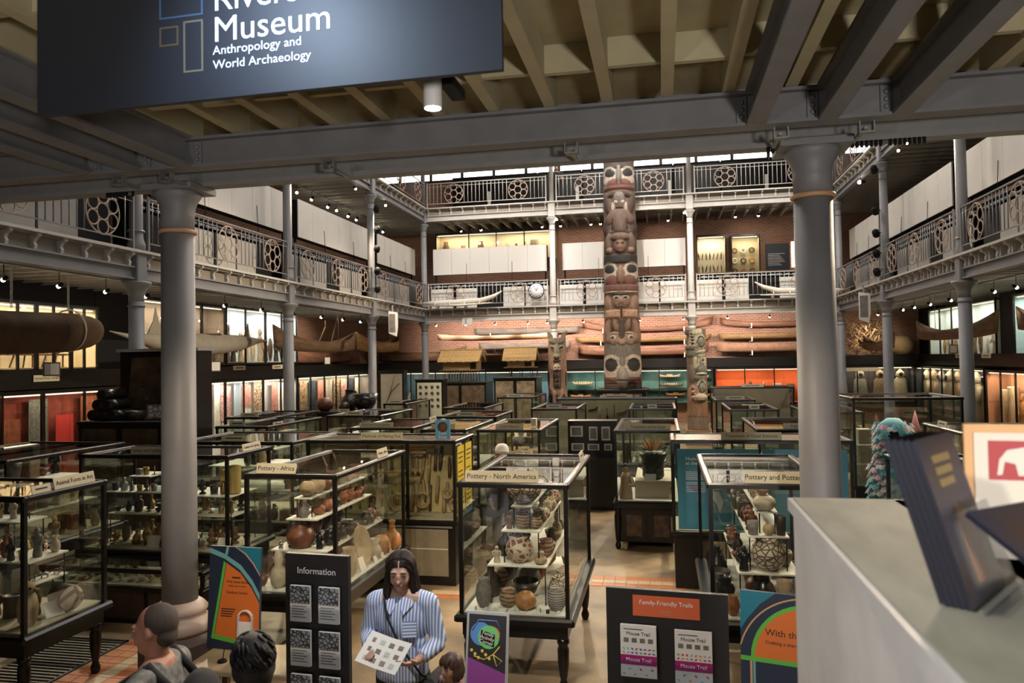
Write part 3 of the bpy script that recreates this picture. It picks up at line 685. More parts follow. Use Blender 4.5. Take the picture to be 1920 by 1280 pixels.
display_case('pa', 'Africa pottery', -4.07, -3.10, 6.75, 8.72, 1.82, label='black framed glass case titled Pottery - Africa beside the Information stand')
case_sign('pa', 'Pottery - Africa', 'front', -.16, .42, .1, .062); case_sign('pa', 'Pottery - Africa', 'right', .35, .3, .1, .04)
shelf('pa', -3.92, -3.31, 6.98, 8.5, 1.02); shelf('pa', -3.76, -3.42, 7.0, 8.45, 1.33, 1.02); shelf('pa', -3.68, -3.48, 7.02, 8.4, 1.54, 1.33)
g = E_ % 'Africa pottery'
for s, mk, x, y, z, w_, h_, lab in (
  ('bottle', 'red brown', -3.66, 7.12, 1.02, .29, .36, 'big glossy brown globular bottle with dark neck in the Pottery - Africa case'),
  ('figure', 'black', -3.43, 7.07, 1.02, .1, .19, 'small dark cage-like figure pot beside the big glossy brown bottle'),
  ('figure', 'tin', -3.84, 7.04, 1.02, .07, .08, 'small pale grey bird figurine at the shelf corner of the Pottery - Africa case'),
  ('gourd', 'cream', -3.79, 6.9, .672, .17, .36, 'tall pale stepped lidded pot at the front of the Pottery - Africa case'),
  ('bowl', 'red brown', -3.98, 6.92, .672, .12, .1, 'small reddish bowl behind the tall pale stepped pot'),
  ('globe pot', 'buff', -3.58, 7.12, 1.54, .17, .15, 'light-shouldered round pot at the front of the top Africa shelf'),
  ('jug', 'grey', -3.60, 7.08, 1.33, .11, .15, 'grey handled jug on the middle Africa shelf'),
  ('bottle', 'orange', -3.19, 8.5, .672, .22, .34, 'tall pale orange bottle in the far corner of the Pottery - Africa case'),
  ('globe pot', 'orange', -3.22, 8.23, .672, .22, .22, 'round orange pot next to the tall pale orange bottle'),
  ('vase', 'cream', -3.21, 8.0, .672, .15, .24, 'two-tone cream vase beside the upright wooden dish'),
  ('jar', 'buff', -3.24, 7.35, .672, .2, .3, 'tall buff carved jar near the front of the Africa pottery floor')):
    item(s, mk, (x, y, z), w_, h_, lab, g)
d_ = put('upright_dish', MB().lathe(SH['dish'], 24), PM['buff'][0], None, (-3.31, 7.72, .90), (R(0), R(76), R(-12)), (.42, .3, .09)); tag(d_, 'big oval wooden dish standing on edge against the glass of the Pottery - Africa case', 'dish', g)
for i, (yy, hh) in enumerate(((7.55, .15), (7.9, .07), (8.1, .06), (8.35, .06), (8.6, .1))):
    o = put('caption_card', smesh('card', PAPER), None, None, (-3.155, yy, .677), (R(-20), 0, R(78)), (.1 if i == 0 else .06, .05, hh)); tag(o, 'white caption card on the glass side of the Africa pottery floor, %s from the front' % ORD[i], 'card', g)
fill('pa', 'floor, middle row,', line(-3.5, 7.1, -3.5, 8.5, 6), .672, CL, ['dark', 'red brown', 'terracotta'], (.18, .26), (.7, 1))
fill('pa', 'floor, left-hand row,', line(-3.9, 7.15, -3.9, 8.5, 6), .672, CL, ['dark', 'red brown', 'buff'], (.18, .24), (.7, 1))
fill('pa', 'lowest shelf, right-hand row,', line(-3.39, 7.25, -3.39, 8.4, 7), 1.02, CL, ['dark', 'red brown', 'terracotta', 'black'], (.14, .2), (.7, 1))
fill('pa', 'lowest shelf, left-hand row,', line(-3.82, 7.3, -3.82, 8.4, 6), 1.02, CL, ['dark', 'red brown', 'black'], (.14, .2), (.7, 1))
fill('pa', 'middle shelf,', line(-3.52, 7.25, -3.5, 8.35, 7), 1.33, ['olla', 'jar', 'bowl', 'globe pot'], ['dark', 'terracotta', 'red brown'], (.12, .17), (.7, 1))
fill('pa', 'top shelf,', line(-3.57, 7.3, -3.57, 8.3, 6), 1.54, ['olla', 'jar', 'bowl', 'globe pot'], ['terracotta', 'red brown', 'buff'], (.12, .16), (.7, 1.2))
fill('pa', 'shelf edge,', line(-3.33, 7.05, -3.33, 8.45, 10), 1.02, ['card'], ['paper'], (.03, .045), (.7, 1))

display_case('pm', 'pottery making', .37, 1.37, 6.6, 8.6, 1.82, label='black framed glass case titled Pottery and Pottery Making behind the large column')
case_sign('pm', 'Pottery and Pottery Making', 'front', .14, .66, .1, .06)
shelf('pm', .62, 1.14, 6.85, 8.4, 1.0); shelf('pm', .71, 1.06, 6.87, 8.35, 1.32, 1.0); shelf('pm', .8, .97, 6.89, 8.3, 1.53, 1.32)
g = E_ % 'pottery making'
for s, mk, x, y, z, w_, h_, lab in (
  ('olla', 'net', .90, 6.99, 1.0, .31, .30, 'large cream olla with angular line drawing in the Pottery Making case'),
  ('figure', 'black', .68, 6.92, 1.0, .12, .22, 'black stirrup-shaped figure jar beside the large line-painted olla'),
  ('globe pot', 'cream', .87, 6.96, 1.53, .2, .13, 'cream animal-headed squat pot on the top Pottery Making shelf'),
  ('bowl', 'band', .855, 6.97, 1.665, .13, .07, 'banded bowl resting on the cream squat pot'),
  ('cup', 'grey', .765, 6.93, 1.32, .1, .12, 'grey-brown beaker on the middle Pottery Making shelf'),
  ('globe pot', 'buff', .90, 6.92, 1.32, .11, .1, 'small round buff pot between two beakers'),
  ('cup', 'dark', 1.0, 6.93, 1.32, .09, .17, 'tall dark ribbed beaker on the middle Pottery Making shelf'),
  ('vase', 'buff', .99, 6.76, .672, .19, .3, 'buff flared vase at the front of the pottery making floor'),
  ('jar', 'terracotta', .56, 6.72, .672, .12, .17, 'small terracotta jar in the front corner of the Pottery Making case')):
    item(s, mk, (x, y, z), w_, h_, lab, g)
fill('pm', 'lowest shelf, left-hand row,', line(.68, 7.15, .68, 8.3, 7), 1.0, ['jar', 'bowl', 'dish', 'olla', 'jug'], ['dark', 'black', 'red brown'], (.1, .15), (.7, 1.2))
fill('pm', 'lowest shelf, right-hand row,', line(1.04, 7.2, 1.04, 8.3, 5), 1.0, CL, ['dark', 'buff', 'red brown'], (.12, .17), (.7, 1.1))
fill('pm', 'middle shelf,', line(.77, 7.1, .77, 8.25, 7), 1.32, ['jar', 'jug', 'figure', 'cup'], ['dark', 'red brown', 'grey'], (.11, .16), (1, 1.5))
fill('pm', 'top shelf,', line(.885, 7.2, .885, 8.2, 5), 1.53, ['jar', 'olla', 'globe pot'], ['band', 'terracotta', 'net'], (.12, .16), (.7, 1.0))
fill('pm', 'floor, left-hand row,', line(.52, 6.95, .52, 8.35, 7), .672, CL, ['dark', 'black', 'grey'], (.16, .22), (.7, 1))
fill('pm', 'floor, middle row,', line(.85, 7.0, .85, 8.35, 6), .672, CL, ['dark', 'red brown', 'black'], (.18, .26), (.7, 1))
fill('pm', 'floor, right-hand row,', line(1.2, 6.8, 1.2, 8.3, 6), .672, CL, ['dark', 'buff', 'grey'], (.15, .2), (.7, 1))
# ---------------------------------------------------------------- lamps, animals, fire, and the cases behind them
display_case('an', 'Animal Form', -7.25, -5.25, 5.35, 6.3, 1.82, label='black framed glass case titled Animal Form in Art, beside the floor grate')
case_sign('an', 'Animal Form in Art', 'right', .12, .48, .1, .055); case_sign('an', '', 'right', -.26, .2, .07)
shelf('an', -6.95, -5.45, 5.6, 6.05, 1.2); shelf('an', -6.8, -5.6, 5.68, 5.97, 1.53, 1.2); shelf('an', -5.66, -5.5, 5.72, 6.1, .98)
g = E_ % 'Animal Form'
owl = thing('carved_owl', 'pale speckled carved owl standing on the floor of the Animal Form case', 'carving', (-5.42, 5.56, .673), 0, g)
put('body', MB().lathe([(.05, 0), (.075, .06), (.085, .16), (.07, .25), (.055, .28)], 14), PM['buff'][0], owl); put('head', MB().ell((0, 0, .32), (.072, .068, .06)), PM['buff'][0], owl)
for s_ in (-1, 1): put('eye', MB().ell((.055, s_ * .03, .33), (.012, .012, .014), 8, 5), PM['black'][0], owl)
put('beak', MB().cyl((.065, 0, .315), (.085, 0, .29), .01, .002), PM['dark'][0], owl)
dr = thing('drum', 'round painted drum lying on its side in the Animal Form case', 'drum', (-5.5, 6.0, .80), 0, g, rot=(0, R(90), R(-20)))
put('shell', MB().lathe([(.11, 0), (.115, .02), (.11, .1), (.115, .18), (.11, .2)], 24), PM['dark'][0], dr); put('skin', MB().lathe([(.108, .2), (.105, .206), (.02, .206)], 24), PM['net'][0], dr)
o = put('caption_card', smesh('card', PAPER), None, None, (-5.36, 5.80, .678), (R(-25), 0, R(75)), (.17, .05, .14)); tag(o, 'large cream caption card leaning at the glass of the Animal Form case', 'card', g)
fill('an', 'floor,', line(-6.8, 5.75, -5.6, 5.75, 8), .672, ['animal', 'figure', 'jar', 'drum'], ['wood', 'dark', 'buff', 'grey'], (.13, .2), (.8, 1.3), 'far end')
fill('an', 'lower shelf,', line(-6.85, 5.75, -5.55, 5.75, 10), 1.2, ['animal', 'figure', 'jug'], ['wood', 'dark', 'yellow', 'terracotta', 'grey'], (.1, .16), (.8, 1.3), 'far end')
fill('an', 'shelf, back row,', line(-6.85, 5.97, -5.52, 5.97, 9), 1.2, ['animal', 'figure', 'jug'], ['wood', 'yellow', 'pink', 'cream'], (.09, .14), (.8, 1.3), 'far end')
fill('an', 'upper shelf,', line(-6.7, 5.82, -5.68, 5.82, 8), 1.53, ['animal', 'figure'], ['wood', 'dark', 'cream', 'brass'], (.09, .13), (.8, 1.3), 'far end')
fill('an', 'short end shelf,', line(-5.58, 5.78, -5.58, 6.04, 3), .98, ['animal', 'figure'], ['dark', 'tin', 'wood'], (.07, .11), (.8, 1.3))

fill('an', 'floor, front row,', line(-7.05, 5.5, -5.7, 5.5, 9), .672, ['animal', 'figure', 'jar'], ['wood', 'dark', 'black', 'buff'], (.12, .17), (.8, 1.3), 'far end')
fill('an', 'shelf, front row,', line(-6.85, 5.65, -5.55, 5.65, 10), 1.2, ['animal', 'figure'], ['wood', 'dark', 'terracotta', 'black'], (.08, .12), (.8, 1.3), 'far end')
display_case('la', 'Lamps', -7.10, -5.07, 8.05, 9.05, 1.82, label='black framed glass case titled Lamps and Lighting, holding lanterns and bottles')
case_sign('la', 'Lamps and Lighting', 'front', -.08, .46, .1, .052); case_sign('la', 'Lamps and Lighting', 'right', .1, .42, .09, .046)
shelf('la', -6.95, -6.1, 8.3, 8.8, 1.32); shelf('la', -5.95, -5.15, 8.25, 8.85, 1.30); shelf('la', -6.95, -5.2, 8.35, 8.8, 1.04); shelf('la', -6.6, -6.3, 8.3, 8.7, 1.52, 1.32)
g = E_ % 'Lamps'
item('lantern', 'yellow', (-5.22, 8.45, 1.30), .15, .36, 'tall ribbed yellow paper lantern in the Lamps and Lighting case', g)
item('lantern', 'yellow', (-5.42, 8.55, 1.30), .12, .28, 'shorter ribbed yellow paper lantern behind the tall one', g)
item('glass bottle', 'clear', (-6.2, 8.36, 1.32), .13, .24, 'square clear glass bottle on the Lamps and Lighting shelf', g)
item('glass bottle', 'tin', (-5.62, 8.15, .672), .12, .26, 'grey metal canister lamp at the front of the Lamps and Lighting floor', g)
for i, x in enumerate((-6.15, -5.2)):
    o = put('caption_card', smesh('card', PAPER), None, None, (x, 8.14, .678), (R(-25), 0, R(5)), (.16, .05, .15)); tag(o, 'large white caption card at the front glass of the Lamps case, %s' % ('nearer its middle' if i == 0 else 'by its corner post'), 'card', g)
LS = ['oil lamp', 'candlestick', 'bottle', 'cup', 'bowl', 'jug', 'glass bottle']; LMt = ['brass', 'tin', 'dark', 'clear', 'black', 'wood', 'brass']
fill('la', 'floor, front row,', line(-6.95, 8.3, -5.3, 8.3, 12), .672, LS, LMt, (.08, .14), (1, 1.5), 'grate end')
fill('la', 'floor, back row,', line(-6.95, 8.7, -5.2, 8.7, 10), .672, LS, LMt, (.09, .15), (1, 1.5), 'grate end')
fill('la', 'floor, middle row,', line(-6.95, 8.5, -5.25, 8.5, 12), .672, LS, LMt, (.1, .15), (1, 1.5), 'grate end')
fill('la', 'low shelf, back row,', line(-6.9, 8.7, -5.3, 8.7, 11), 1.04, LS, LMt, (.08, .13), (1, 1.4), 'grate end')
fill('la', 'low shelf,', line(-6.9, 8.5, -5.3, 8.5, 12), 1.04, LS, LMt, (.07, .12), (1, 1.4), 'grate end')
fill('la', 'upper shelf,', line(-6.88, 8.42, -6.32, 8.42, 6), 1.32, LS, LMt, (.07, .11), (1, 1.4), 'grate end')
fill('la', 'corner shelf,', line(-5.9, 8.4, -5.35, 8.4, 5), 1.30, LS, LMt, (.08, .13), (1, 1.4), 'grate end')
fill('la', 'topmost shelf,', line(-6.55, 8.45, -6.35, 8.45, 3), 1.52, ['cup', 'box', 'candlestick'], ['tin', 'clear', 'brass'], (.06, .09), (1, 1.3), 'grate end')
# low desk case in front of the lamps case
display_case('dk', 'low lamp desk', -7.1, -5.0, 7.45, 7.98, .62, .42, 'box', label='low dark wooden desk case of small objects below the Lamps and Lighting case', name='desk_case')
fill('dk', 'lining,', line(-6.95, 7.62, -5.1, 7.62, 15), .432, ['dish', 'oil lamp', 'bowl'], ['cream', 'buff', 'white'], (.07, .11), (.5, .8), 'grate end')
fill('dk', 'lining, back row,', line(-6.9, 7.82, -5.15, 7.82, 14), .432, ['dish', 'oil lamp', 'bowl'], ['cream', 'terracotta', 'white'], (.07, .11), (.5, .8), 'grate end')
c = CASES['dk']['o']
for k in range(3): put('door', B(-1.0 + k * .68, -.38 + k * .68, -.255, -.235, .06, .36), DWOOD, c)

# methods of making fire
display_case('fi', 'Making Fire', -4.70, -2.63, 9.32, 10.25, 1.87, .84, 'box', label='tall glass case titled Methods of Making Fire, with yellow text panels on its end')
case_sign('fi', 'Methods of Making Fire', 'front', .02, .58, .1, .056); c = CASES['fi']['o']; cx, cyy = c.location.x, c.location.y
put('backboard', B(-.98, .98, -.02, .02, .86, 1.8), mat('yellowish_board', (.58, .47, .24), .8, var=.15), c); put('middle_mullion', B(.36, .4, -.46, -.43, .85, 1.83), BLACK, c)
put('lower_window', B(-.9, .92, -.445, -.43, .12, .72), mat('lower_lining', (.22, .19, .13), .35, var=.15), c); put('window_bar', B(-.95, .98, -.455, -.43, .74, .765), PM['tin'][0], c)
put('window_bar', B(-.9, .92, -.45, -.425, .46, .475), PM['cream'][0], c)
put('top_slab', B(-.98, .98, -.43, .43, 1.835, 1.85), mat('top_glass_board', (.20, .17, .14), .2, var=.2), c)
YEL = mat('yellow_panel', (.62, .47, .03), .5); EVN = lambda n: [i for i in range(n)]
for k in (0, 1):
    yp = put('text_panel', B(1.037, 1.045, -.38 + k * .4, -.06 + k * .4, .78, 1.78), YEL, c); yp['label'] = 'yellow panel of small print'
    for q in range(14):
        if q not in (3, 8): put('print_line', B(1.045, 1.0465, -.35 + k * .4, -.09 + k * .4 - (q * 37 % 5) * .015, 1.68 - q * .06, 1.695 - q * .06), INK, yp)
    put('picture', B(1.045, 1.0465, -.38 + k * .4, -.06 + k * .4, .78, .92), mat('blue_print', (.06, .2, .3), .5), yp)
g = E_ % 'Making Fire'
rnd = random.Random(3)
cols_ = ['pale wood', 'buff', 'wood', 'cream', 'pale wood', 'buff', 'dark']
for i in range(44):
    x = -4.6 + (i % 22) * .088 + rnd.uniform(-.02, .02); z = (1.5 if i < 22 else 1.08) + rnd.uniform(-.1, .1); L = rnd.uniform(.25, .5); mk = rnd.choice(cols_); a = rnd.uniform(-.16, .16)
    L = min(L, 2 * (1.76 - z), 2 * (z - .87))
    gm = MB().tube([(-L / 2 * math.sin(a), 0, -L / 2), (0, rnd.uniform(-.01, .01), 0), (L / 2 * math.sin(a), 0, L / 2)], [rnd.uniform(.012, .034), rnd.uniform(.014, .036), rnd.uniform(.008, .028)], 6)
    o = put('fire_stick', gm, PM[mk][0], None, (x, 9.73, z)); tag(o, '%s fire stick on the Making Fire backboard, %s row, %s from far end' % (PM[mk][1], 'upper' if i < 22 else 'lower', ORD[i % 22]), 'stick', g)
for i, (x, z, r_) in enumerate(((-3.55, 1.0, .11), (-3.2, 1.03, .1), (-2.85, 1.12, .06), (-3.9, 1.0, .08), (-2.75, .98, .07))):
    o = put('coiled_cord', MB().torus((0, 0, 0), r_, .016, 18, 6).torus((.01, .01, .01), r_ * .85, .014, 18, 6), PM['buff'][0], None, (x, 9.68, z)); tag(o, 'coiled cord ring hung low in the Making Fire case, %s' % ['largest', 'next to the largest', 'small and high', 'nearest the middle', 'in the corner'][i], 'cord', g)
for i, (x0_, x1_, z0_, z1_) in enumerate(((-4.5, -3.9, 1.76, 1.75), (-3.55, -3.0, 1.74, 1.75), (-3.85, -3.2, 1.40, 1.46), (-3.6, -3.1, 1.68, 1.69))):
    o = put('bamboo_pole', MB().cyl((x0_, 9.55, z0_), (x1_, 9.55, z1_), .018), PM['pale wood'][0]); tag(o, 'horizontal bamboo fire tube in the Making Fire case, %s' % ['farthest from the yellow panels', 'topmost', 'slanting at mid height', 'under the topmost'][i], 'pole', g)
cs = thing('case_study_sign', 'small blue Case Study sign standing on top of the fire case', 'sign', (-2.82, 9.42, 1.872), 0)
put('board', B(-.1, .1, -.01, .01, 0, .26), mat('sky_blue_card', (.12, .36, .58), .5), cs); put('photo_disc', MB().lathe([(.068, 0), (.068, .003), (.01, .003)], 24, M=Matrix.Rotation(R(90), 4, 'X')), PM['wood'][0], cs, (0, -.01, .165)); text('Case\nStudy', .052, WINK, cs, (0, -.012, .06))

display_case('cb', 'Coiled Baskets', -2.85, -1.85, 11.35, 13.5, 1.82, label='black framed glass case titled Coiled Baskets, in front of the framed prints')
case_sign('cb', 'Coiled Baskets', 'front', .02, .44, .09, .05)
shelf('cb', -2.7, -2.0, 11.8, 13.2, 1.2)
fill('cb', 'shelf,', line(-2.6, 11.95, -2.1, 13.1, 6), 1.2, ['basket', 'basin', 'bowl'], ['straw', 'pale wood', 'buff'], (.2, .28), (.6, .9))
fill('cb', 'floor,', line(-2.7, 11.5, -2.0, 11.5, 6), .672, ['basket', 'basin', 'bowl', 'dish'], ['straw', 'pale wood', 'cream', 'terracotta'], (.14, .2), (.6, .9), 'fire case')
fill('cb', 'floor, side row,', line(-2.0, 11.8, -2.0, 13.3, 6), .672, ['basket', 'basin', 'bowl'], ['straw', 'pale wood', 'cream'], (.2, .28), (.6, .9))
c = CASES['cb']['o']
item('box', 'white', (-2.05, 12.0, 1.823), .09, .12, 'small white sensor box on top of the Coiled Baskets case', 'small things on case tops')

# treatment of the dead
display_case('td', 'Treatment of the Dead', -.73, .25, 11.5, 13.8, 1.80, .72, 'cupboard', label='glass case titled Treatment of the Dead, with a dark urn and feathery headdress inside')
case_sign('td', 'Treatment of the Dead', 'front', .02, .68, .095, .055)
g = E_ % 'Treatment of the Dead'; c = CASES['td']['o']
put('step', B(-.2, .36, -.9, .5, .732, 1.0), mat('grey_step', (.5, .46, .36), .7), c)
ur = thing('urn', 'tall dark urn with shaggy leaves and feather crest in the Dead case', 'urn', (-.16, 12.0, 1.012), 0, g)
put('body', MB().lathe([(.15, 0), (.17, .03), (.16, .2), (.19, .32), (.22, .36), (.2, .4), (.02, .4)], 16), mat('green_black', (.02, .03, .028), .4), ur)
LEAF = mat('dark_leaf', (.03, .05, .035), .6, var=.4); FEA = mat('tan_feather', (.48, .32, .16), .7)
lf = MB().add([(-.02, 0, 0), (0, -.03, .06), (.02, 0, 0), (0, -.05, .12)], [(0, 2, 1), (0, 1, 3), (1, 2, 3), (0, 3, 2)]).mesh('leaf'); lf.materials.append(LEAF)
ff = MB().add([(-.012, 0, 0), (.012, 0, 0), (.02, -.01, .12), (0, -.03, .2), (-.02, -.01, .12)], [(0, 1, 2, 3, 4), (4, 3, 2, 1, 0)]).mesh('feather'); ff.materials.append(FEA)
rnd = random.Random(5)
for i in range(90):
    a = rnd.uniform(0, 6.28); z = rnd.uniform(.12, .46); r_ = .17 + rnd.uniform(-.02, .05); put('leaf', lf, None, ur, (r_ * math.cos(a), r_ * math.sin(a), z), (rnd.uniform(.3, 1.2), 0, a + R(90)), rnd.uniform(.8, 1.4))
for i in range(34):
    a = rnd.uniform(0, 6.28); put('feather', ff, None, ur, (.07 * math.cos(a), .07 * math.sin(a), .42), (rnd.uniform(.1, 1.0), 0, a + R(90)), rnd.uniform(.8, 1.2))
fg = thing('robed_doll', 'doll in a tan robe with dark hair inside the Treatment of the Dead case', 'doll', (-.575, 11.68, .735), 0, g)
put('robe', MB().lathe([(.1, 0), (.1, .1), (.08, .25), (.085, .33), (.05, .4)], 12, sy=.8), PM['buff'][0], fg); put('head', MB().ell((0, 0, .46), (.05, .052, .06)), mat('doll_skin', (.45, .27, .18), .6), fg); put('hair', MB().ell((0, .012, .485), (.057, .056, .056)), PM['black'][0], fg)
put('sleeve', MB().tube([(.07, 0, .33), (.12, -.04, .2), (.05, -.1, .22)], [.035, .04, .03], 8), PM['buff'][0], fg)
o = put('caption_card', smesh('card', PAPER), None, None, (-.2, 11.62, 1.005), (R(-20), 0, 0), (.17, .05, .12)); tag(o, 'white caption card on the step in front of the dark urn', 'card', g)
fill('td', 'floor,', line(.1, 11.7, .1, 13.5, 7), .735, ['figure', 'jar', 'box', 'bowl'], ['cream', 'wood', 'white', 'terracotta'], (.12, .18), (.8, 1.3))
# treatment of dead enemies
display_case('de', 'Dead Enemies', .10, 2.24, 9.62, 10.5, 1.86, .72, 'box', label='long case titled Treatment of Dead Enemies, its front covered by blue text panels')
case_sign('de', 'Treatment of Dead Enemies', 'front', -.1, .72, .095, .055); c = CASES['de']['o']
TEAL = mat('blue_panel', (.035, .19, .29), .45)
for k, (x0_, x1_) in enumerate(((-1.0, -.02), (.02, 1.0))):
    bp = put('text_panel', B(x0_, x1_, -.452, -.442, .75, 1.75), TEAL, c)
    if k == 0: text('Human remains\nat the Museum', .062, WINK, bp, (x0_ + .1, -.4535, 1.6), align='LEFT', space=.9)
    else: scribble(bp, WINK, x0_ + .1, x0_ + .6, 1.62, -.4525, .03, 2, .07)
    for q in range(12):
        if q != 5: put('print_line', B(x0_ + .1, x0_ + .55 - (q * 53 % 7) * .02, -.4536, -.452, 1.46 - q * .022, 1.465 - q * .022), WINK, bp)
    if k == 0:
        MAPP = mat('map_pale', (.45, .55, .62), .6); MAPD = mat('map_dark', (.03, .06, .14), .6)
        for pts, m_ in ((((.12, .28), (.3, .3), (.34, .26), (.26, .18), (.2, .2), (.14, .25)), MAPD), (((.24, .17), (.32, .12), (.29, .02), (.27, -.05), (.24, .08)), MAPP), (((.43, .2), (.5, .19), (.55, .08), (.5, -.06), (.47, .04), (.42, .12)), MAPP), (((.42, .3), (.55, .3), (.56, .24), (.46, .22)), MAPP), (((.58, .3), (.8, .29), (.82, .2), (.7, .12), (.6, .18)), MAPD), (((.78, .04), (.87, .05), (.86, -.05), (.78, -.03)), MAPP)):
            put('map_land', MB().prism([(x0_ + px, 1.02 + pz) for px, pz in pts], .0014, Matrix.Translation((0, -.4534, 0))), m_, bp)
put('base_window', B(-.72, -.4, -.412, -.405, .08, .6), mat('base_lining', (.5, .38, .2), .6), c)
put('lid_board', B(-1.0, 1.0, -.38, .38, 1.835, 1.85), MATS['top_glass_board'], c)

# rows behind -------------------------------------------------
def simple(key, who, x0, x1, y0, y1, h, title, label, fills, zg=.66, base='legs', sw=.5, back=None, top_glass=True, off=0):
    display_case(key, who, x0, x1, y0, y1, h, zg, base, label=label, top_glass=top_glass)
    if title is not None: case_sign(key, title, 'front', off, sw, .085, .045)
    if back:
        c = CASES[key]['o']; a = (x1 - x0) / 2; put('backboard', B(-a + .05, a - .05, -.015, .015, zg + .02, h - .06), back, c)
    for desc, pts, z, sh, ms, wr in fills: fill(key, desc, pts, z, sh, ms, wr)
BK = ['basket', 'basin', 'bowl', 'dish']; BM = ['straw', 'pale wood', 'buff', 'wood']
simple('pl', 'Plaited Baskets', -5.2, -4.08, 11.9, 13.8, 1.8, 'Plaited and Twined Baskets', 'glass case titled Plaited and Twined Baskets, behind the fire case',
       [('floor,', line(-4.9, 12.1, -4.3, 13.6, 8), .672, BK, BM, (.2, .3)), ('floor, side row,', line(-4.22, 12.1, -4.22, 13.6, 6), .672, BK, BM, (.16, .22))], sw=.6, off=-.1)
shelf('pl', -5.0, -4.3, 12.2, 13.6, 1.2); fill('pl', 'shelf,', line(-4.65, 12.3, -4.65, 13.5, 5), 1.2, BK, BM, (.2, .3)); case_sign('pl', '', 'right', .3, .4, .09)
simple('l2', 'far lamp', -7.72, -6.72, 11.9, 14.0, 1.82, '', 'glass case of white ceramics and lamps behind the Lamps and Lighting case', [], sw=.3, off=-.1)
shelf('l2', -7.56, -6.82, 12.2, 13.7, 1.0); shelf('l2', -7.46, -6.92, 12.25, 13.6, 1.34, 1.0)
fill('l2', 'floor,', line(-6.86, 12.1, -6.86, 13.8, 8), .672, ['bowl', 'jar', 'animal'], ['white', 'cream', 'dark'], (.12, .18))
fill('l2', 'lower shelf,', line(-6.95, 12.3, -6.95, 13.6, 8), 1.0, ['animal', 'bowl', 'jar', 'basin'], ['white', 'cream', 'grey'], (.12, .18))
fill('l2', 'upper shelf,', line(-7.15, 12.35, -7.15, 13.5, 6), 1.34, ['cup', 'oil lamp', 'jar'], ['dark', 'white', 'brass'], (.1, .14))
simple('c8', 'wigs', -4.97, -3.98, 16.6, 18.7, 1.82, None, 'glass case with a dark wig stand, behind the Case Study sign',
       [('floor,', line(-4.8, 16.8, -4.15, 16.8, 4), .672, ['figure', 'mask', 'jar'], ['wood', 'terracotta', 'cream'], (.16, .24)), ('floor, side row,', line(-4.15, 17.1, -4.15, 18.5, 5), .672, ['figure', 'jar', 'bowl'], ['wood', 'buff', 'cream'], (.16, .24))])
item('drum', 'black', (-4.5, 17.3, .672), .42, .85, 'tall shaggy black wig on a stand in the case behind the Case Study sign', 'exhibits in the wigs case')
simple('c1', 'carved ivory', -2.83, -1.82, 16.2, 18.3, 1.82, '', 'low-titled glass case of pale carvings before the wolf-eared pole',
       [('floor,', line(-2.7, 16.4, -1.95, 16.4, 5), .672, ['figure', 'animal', 'card'], ['cream', 'buff', 'paper'], (.14, .22)), ('floor, side row,', line(-1.97, 16.7, -1.97, 18.1, 6), .672, ['figure', 'animal', 'bowl'], ['cream', 'buff', 'white'], (.14, .22))], sw=.34, back=LINEN)
simple('c11', 'small metal', -.7, .28, 16.1, 18.2, 1.82, '', 'glass case with a grey lid strip, in front of the long pipe case',
       [('floor,', line(-.55, 16.3, .12, 16.3, 5), .672, ['jar', 'cup', 'card', 'figure'], ['tin', 'paper', 'brass'], (.12, .18)), ('floor, side row,', line(.13, 16.6, .13, 18.0, 5), .672, ['jar', 'cup', 'figure'], ['tin', 'brass', 'dark'], (.12, .18))], sw=.2)
simple('c9', 'canoe model', -4.7, -3.65, 21.2, 23.8, 1.82, '', 'glass case of model boats in front of the stilted model house',
       [('floor,', line(-4.55, 21.4, -3.8, 21.4, 4), .672, ['figure', 'jar', 'bowl'], ['orange', 'cream', 'terracotta'], (.16, .24)), ('floor, side row,', line(-3.82, 21.8, -3.82, 23.5, 5), .672, ['figure', 'bowl', 'jar'], ['pale wood', 'cream', 'orange'], (.16, .24))], sw=.5)
simple('rm', 'Religious Figures', 1.37, 2.4, 11.5, 13.7, 1.82, 'Religious Figures', 'glass case titled Religious Figures, beside the large right-hand column',
       [('floor,', line(1.55, 11.7, 2.25, 11.7, 6), .672, ['figure', 'mask', 'box'], ['wood', 'brass', 'cream'], (.12, .18)), ('floor, side row,', line(1.52, 12.0, 1.52, 13.5, 6), .672, ['figure', 'box'], ['wood', 'brass', 'terracotta'], (.12, .18))], sw=.5, off=.1)
simple('c13', 'pink textile', 1.35, 2.3, 15.75, 18.0, 1.82, '', 'glass case with pink cloth discs inside, behind the Religious Figures case',
       [('floor,', line(1.5, 15.95, 2.15, 15.95, 4), .672, ['figure', 'basket'], ['pink', 'straw', 'wood'], (.18, .26)), ('floor, side row,', line(1.5, 16.3, 1.5, 17.7, 5), .672, ['figure', 'basket', 'jar'], ['pink', 'straw', 'wood'], (.16, .22))], sw=.2)
for i, (x, y, z) in enumerate(((1.52, 15.82, 1.35), (1.68, 15.85, 1.2), (1.95, 15.82, 1.5), (2.1, 15.82, 1.5))):
    o = put('cloth_disc', MB().lathe([(.1, 0), (.1, .012), (.06, .02), (.02, .02)], 16, M=Matrix.Rotation(R(90), 4, 'X')), mat('pink_cloth', (.55, .2, .25), .8, var=.5, vscale=30), None, (x, y, z)); tag(o, 'round pink beaded cloth disc behind glass, %s' % ['beside the round-eyed pole', 'low one', 'high near the middle', 'high by the far post'][i], 'cloth', 'exhibits in the pink textile case')
simple('c14', 'round-eyed pole', 1.3, 2.25, 19.2, 20.9, 1.82, '', 'glass case with a cream title strip behind the pink cloth case',
       [('floor,', line(1.45, 19.4, 2.1, 19.4, 4), .672, ['figure', 'basket', 'jar'], ['buff', 'wood', 'cream'], (.2, .28))], sw=.45)
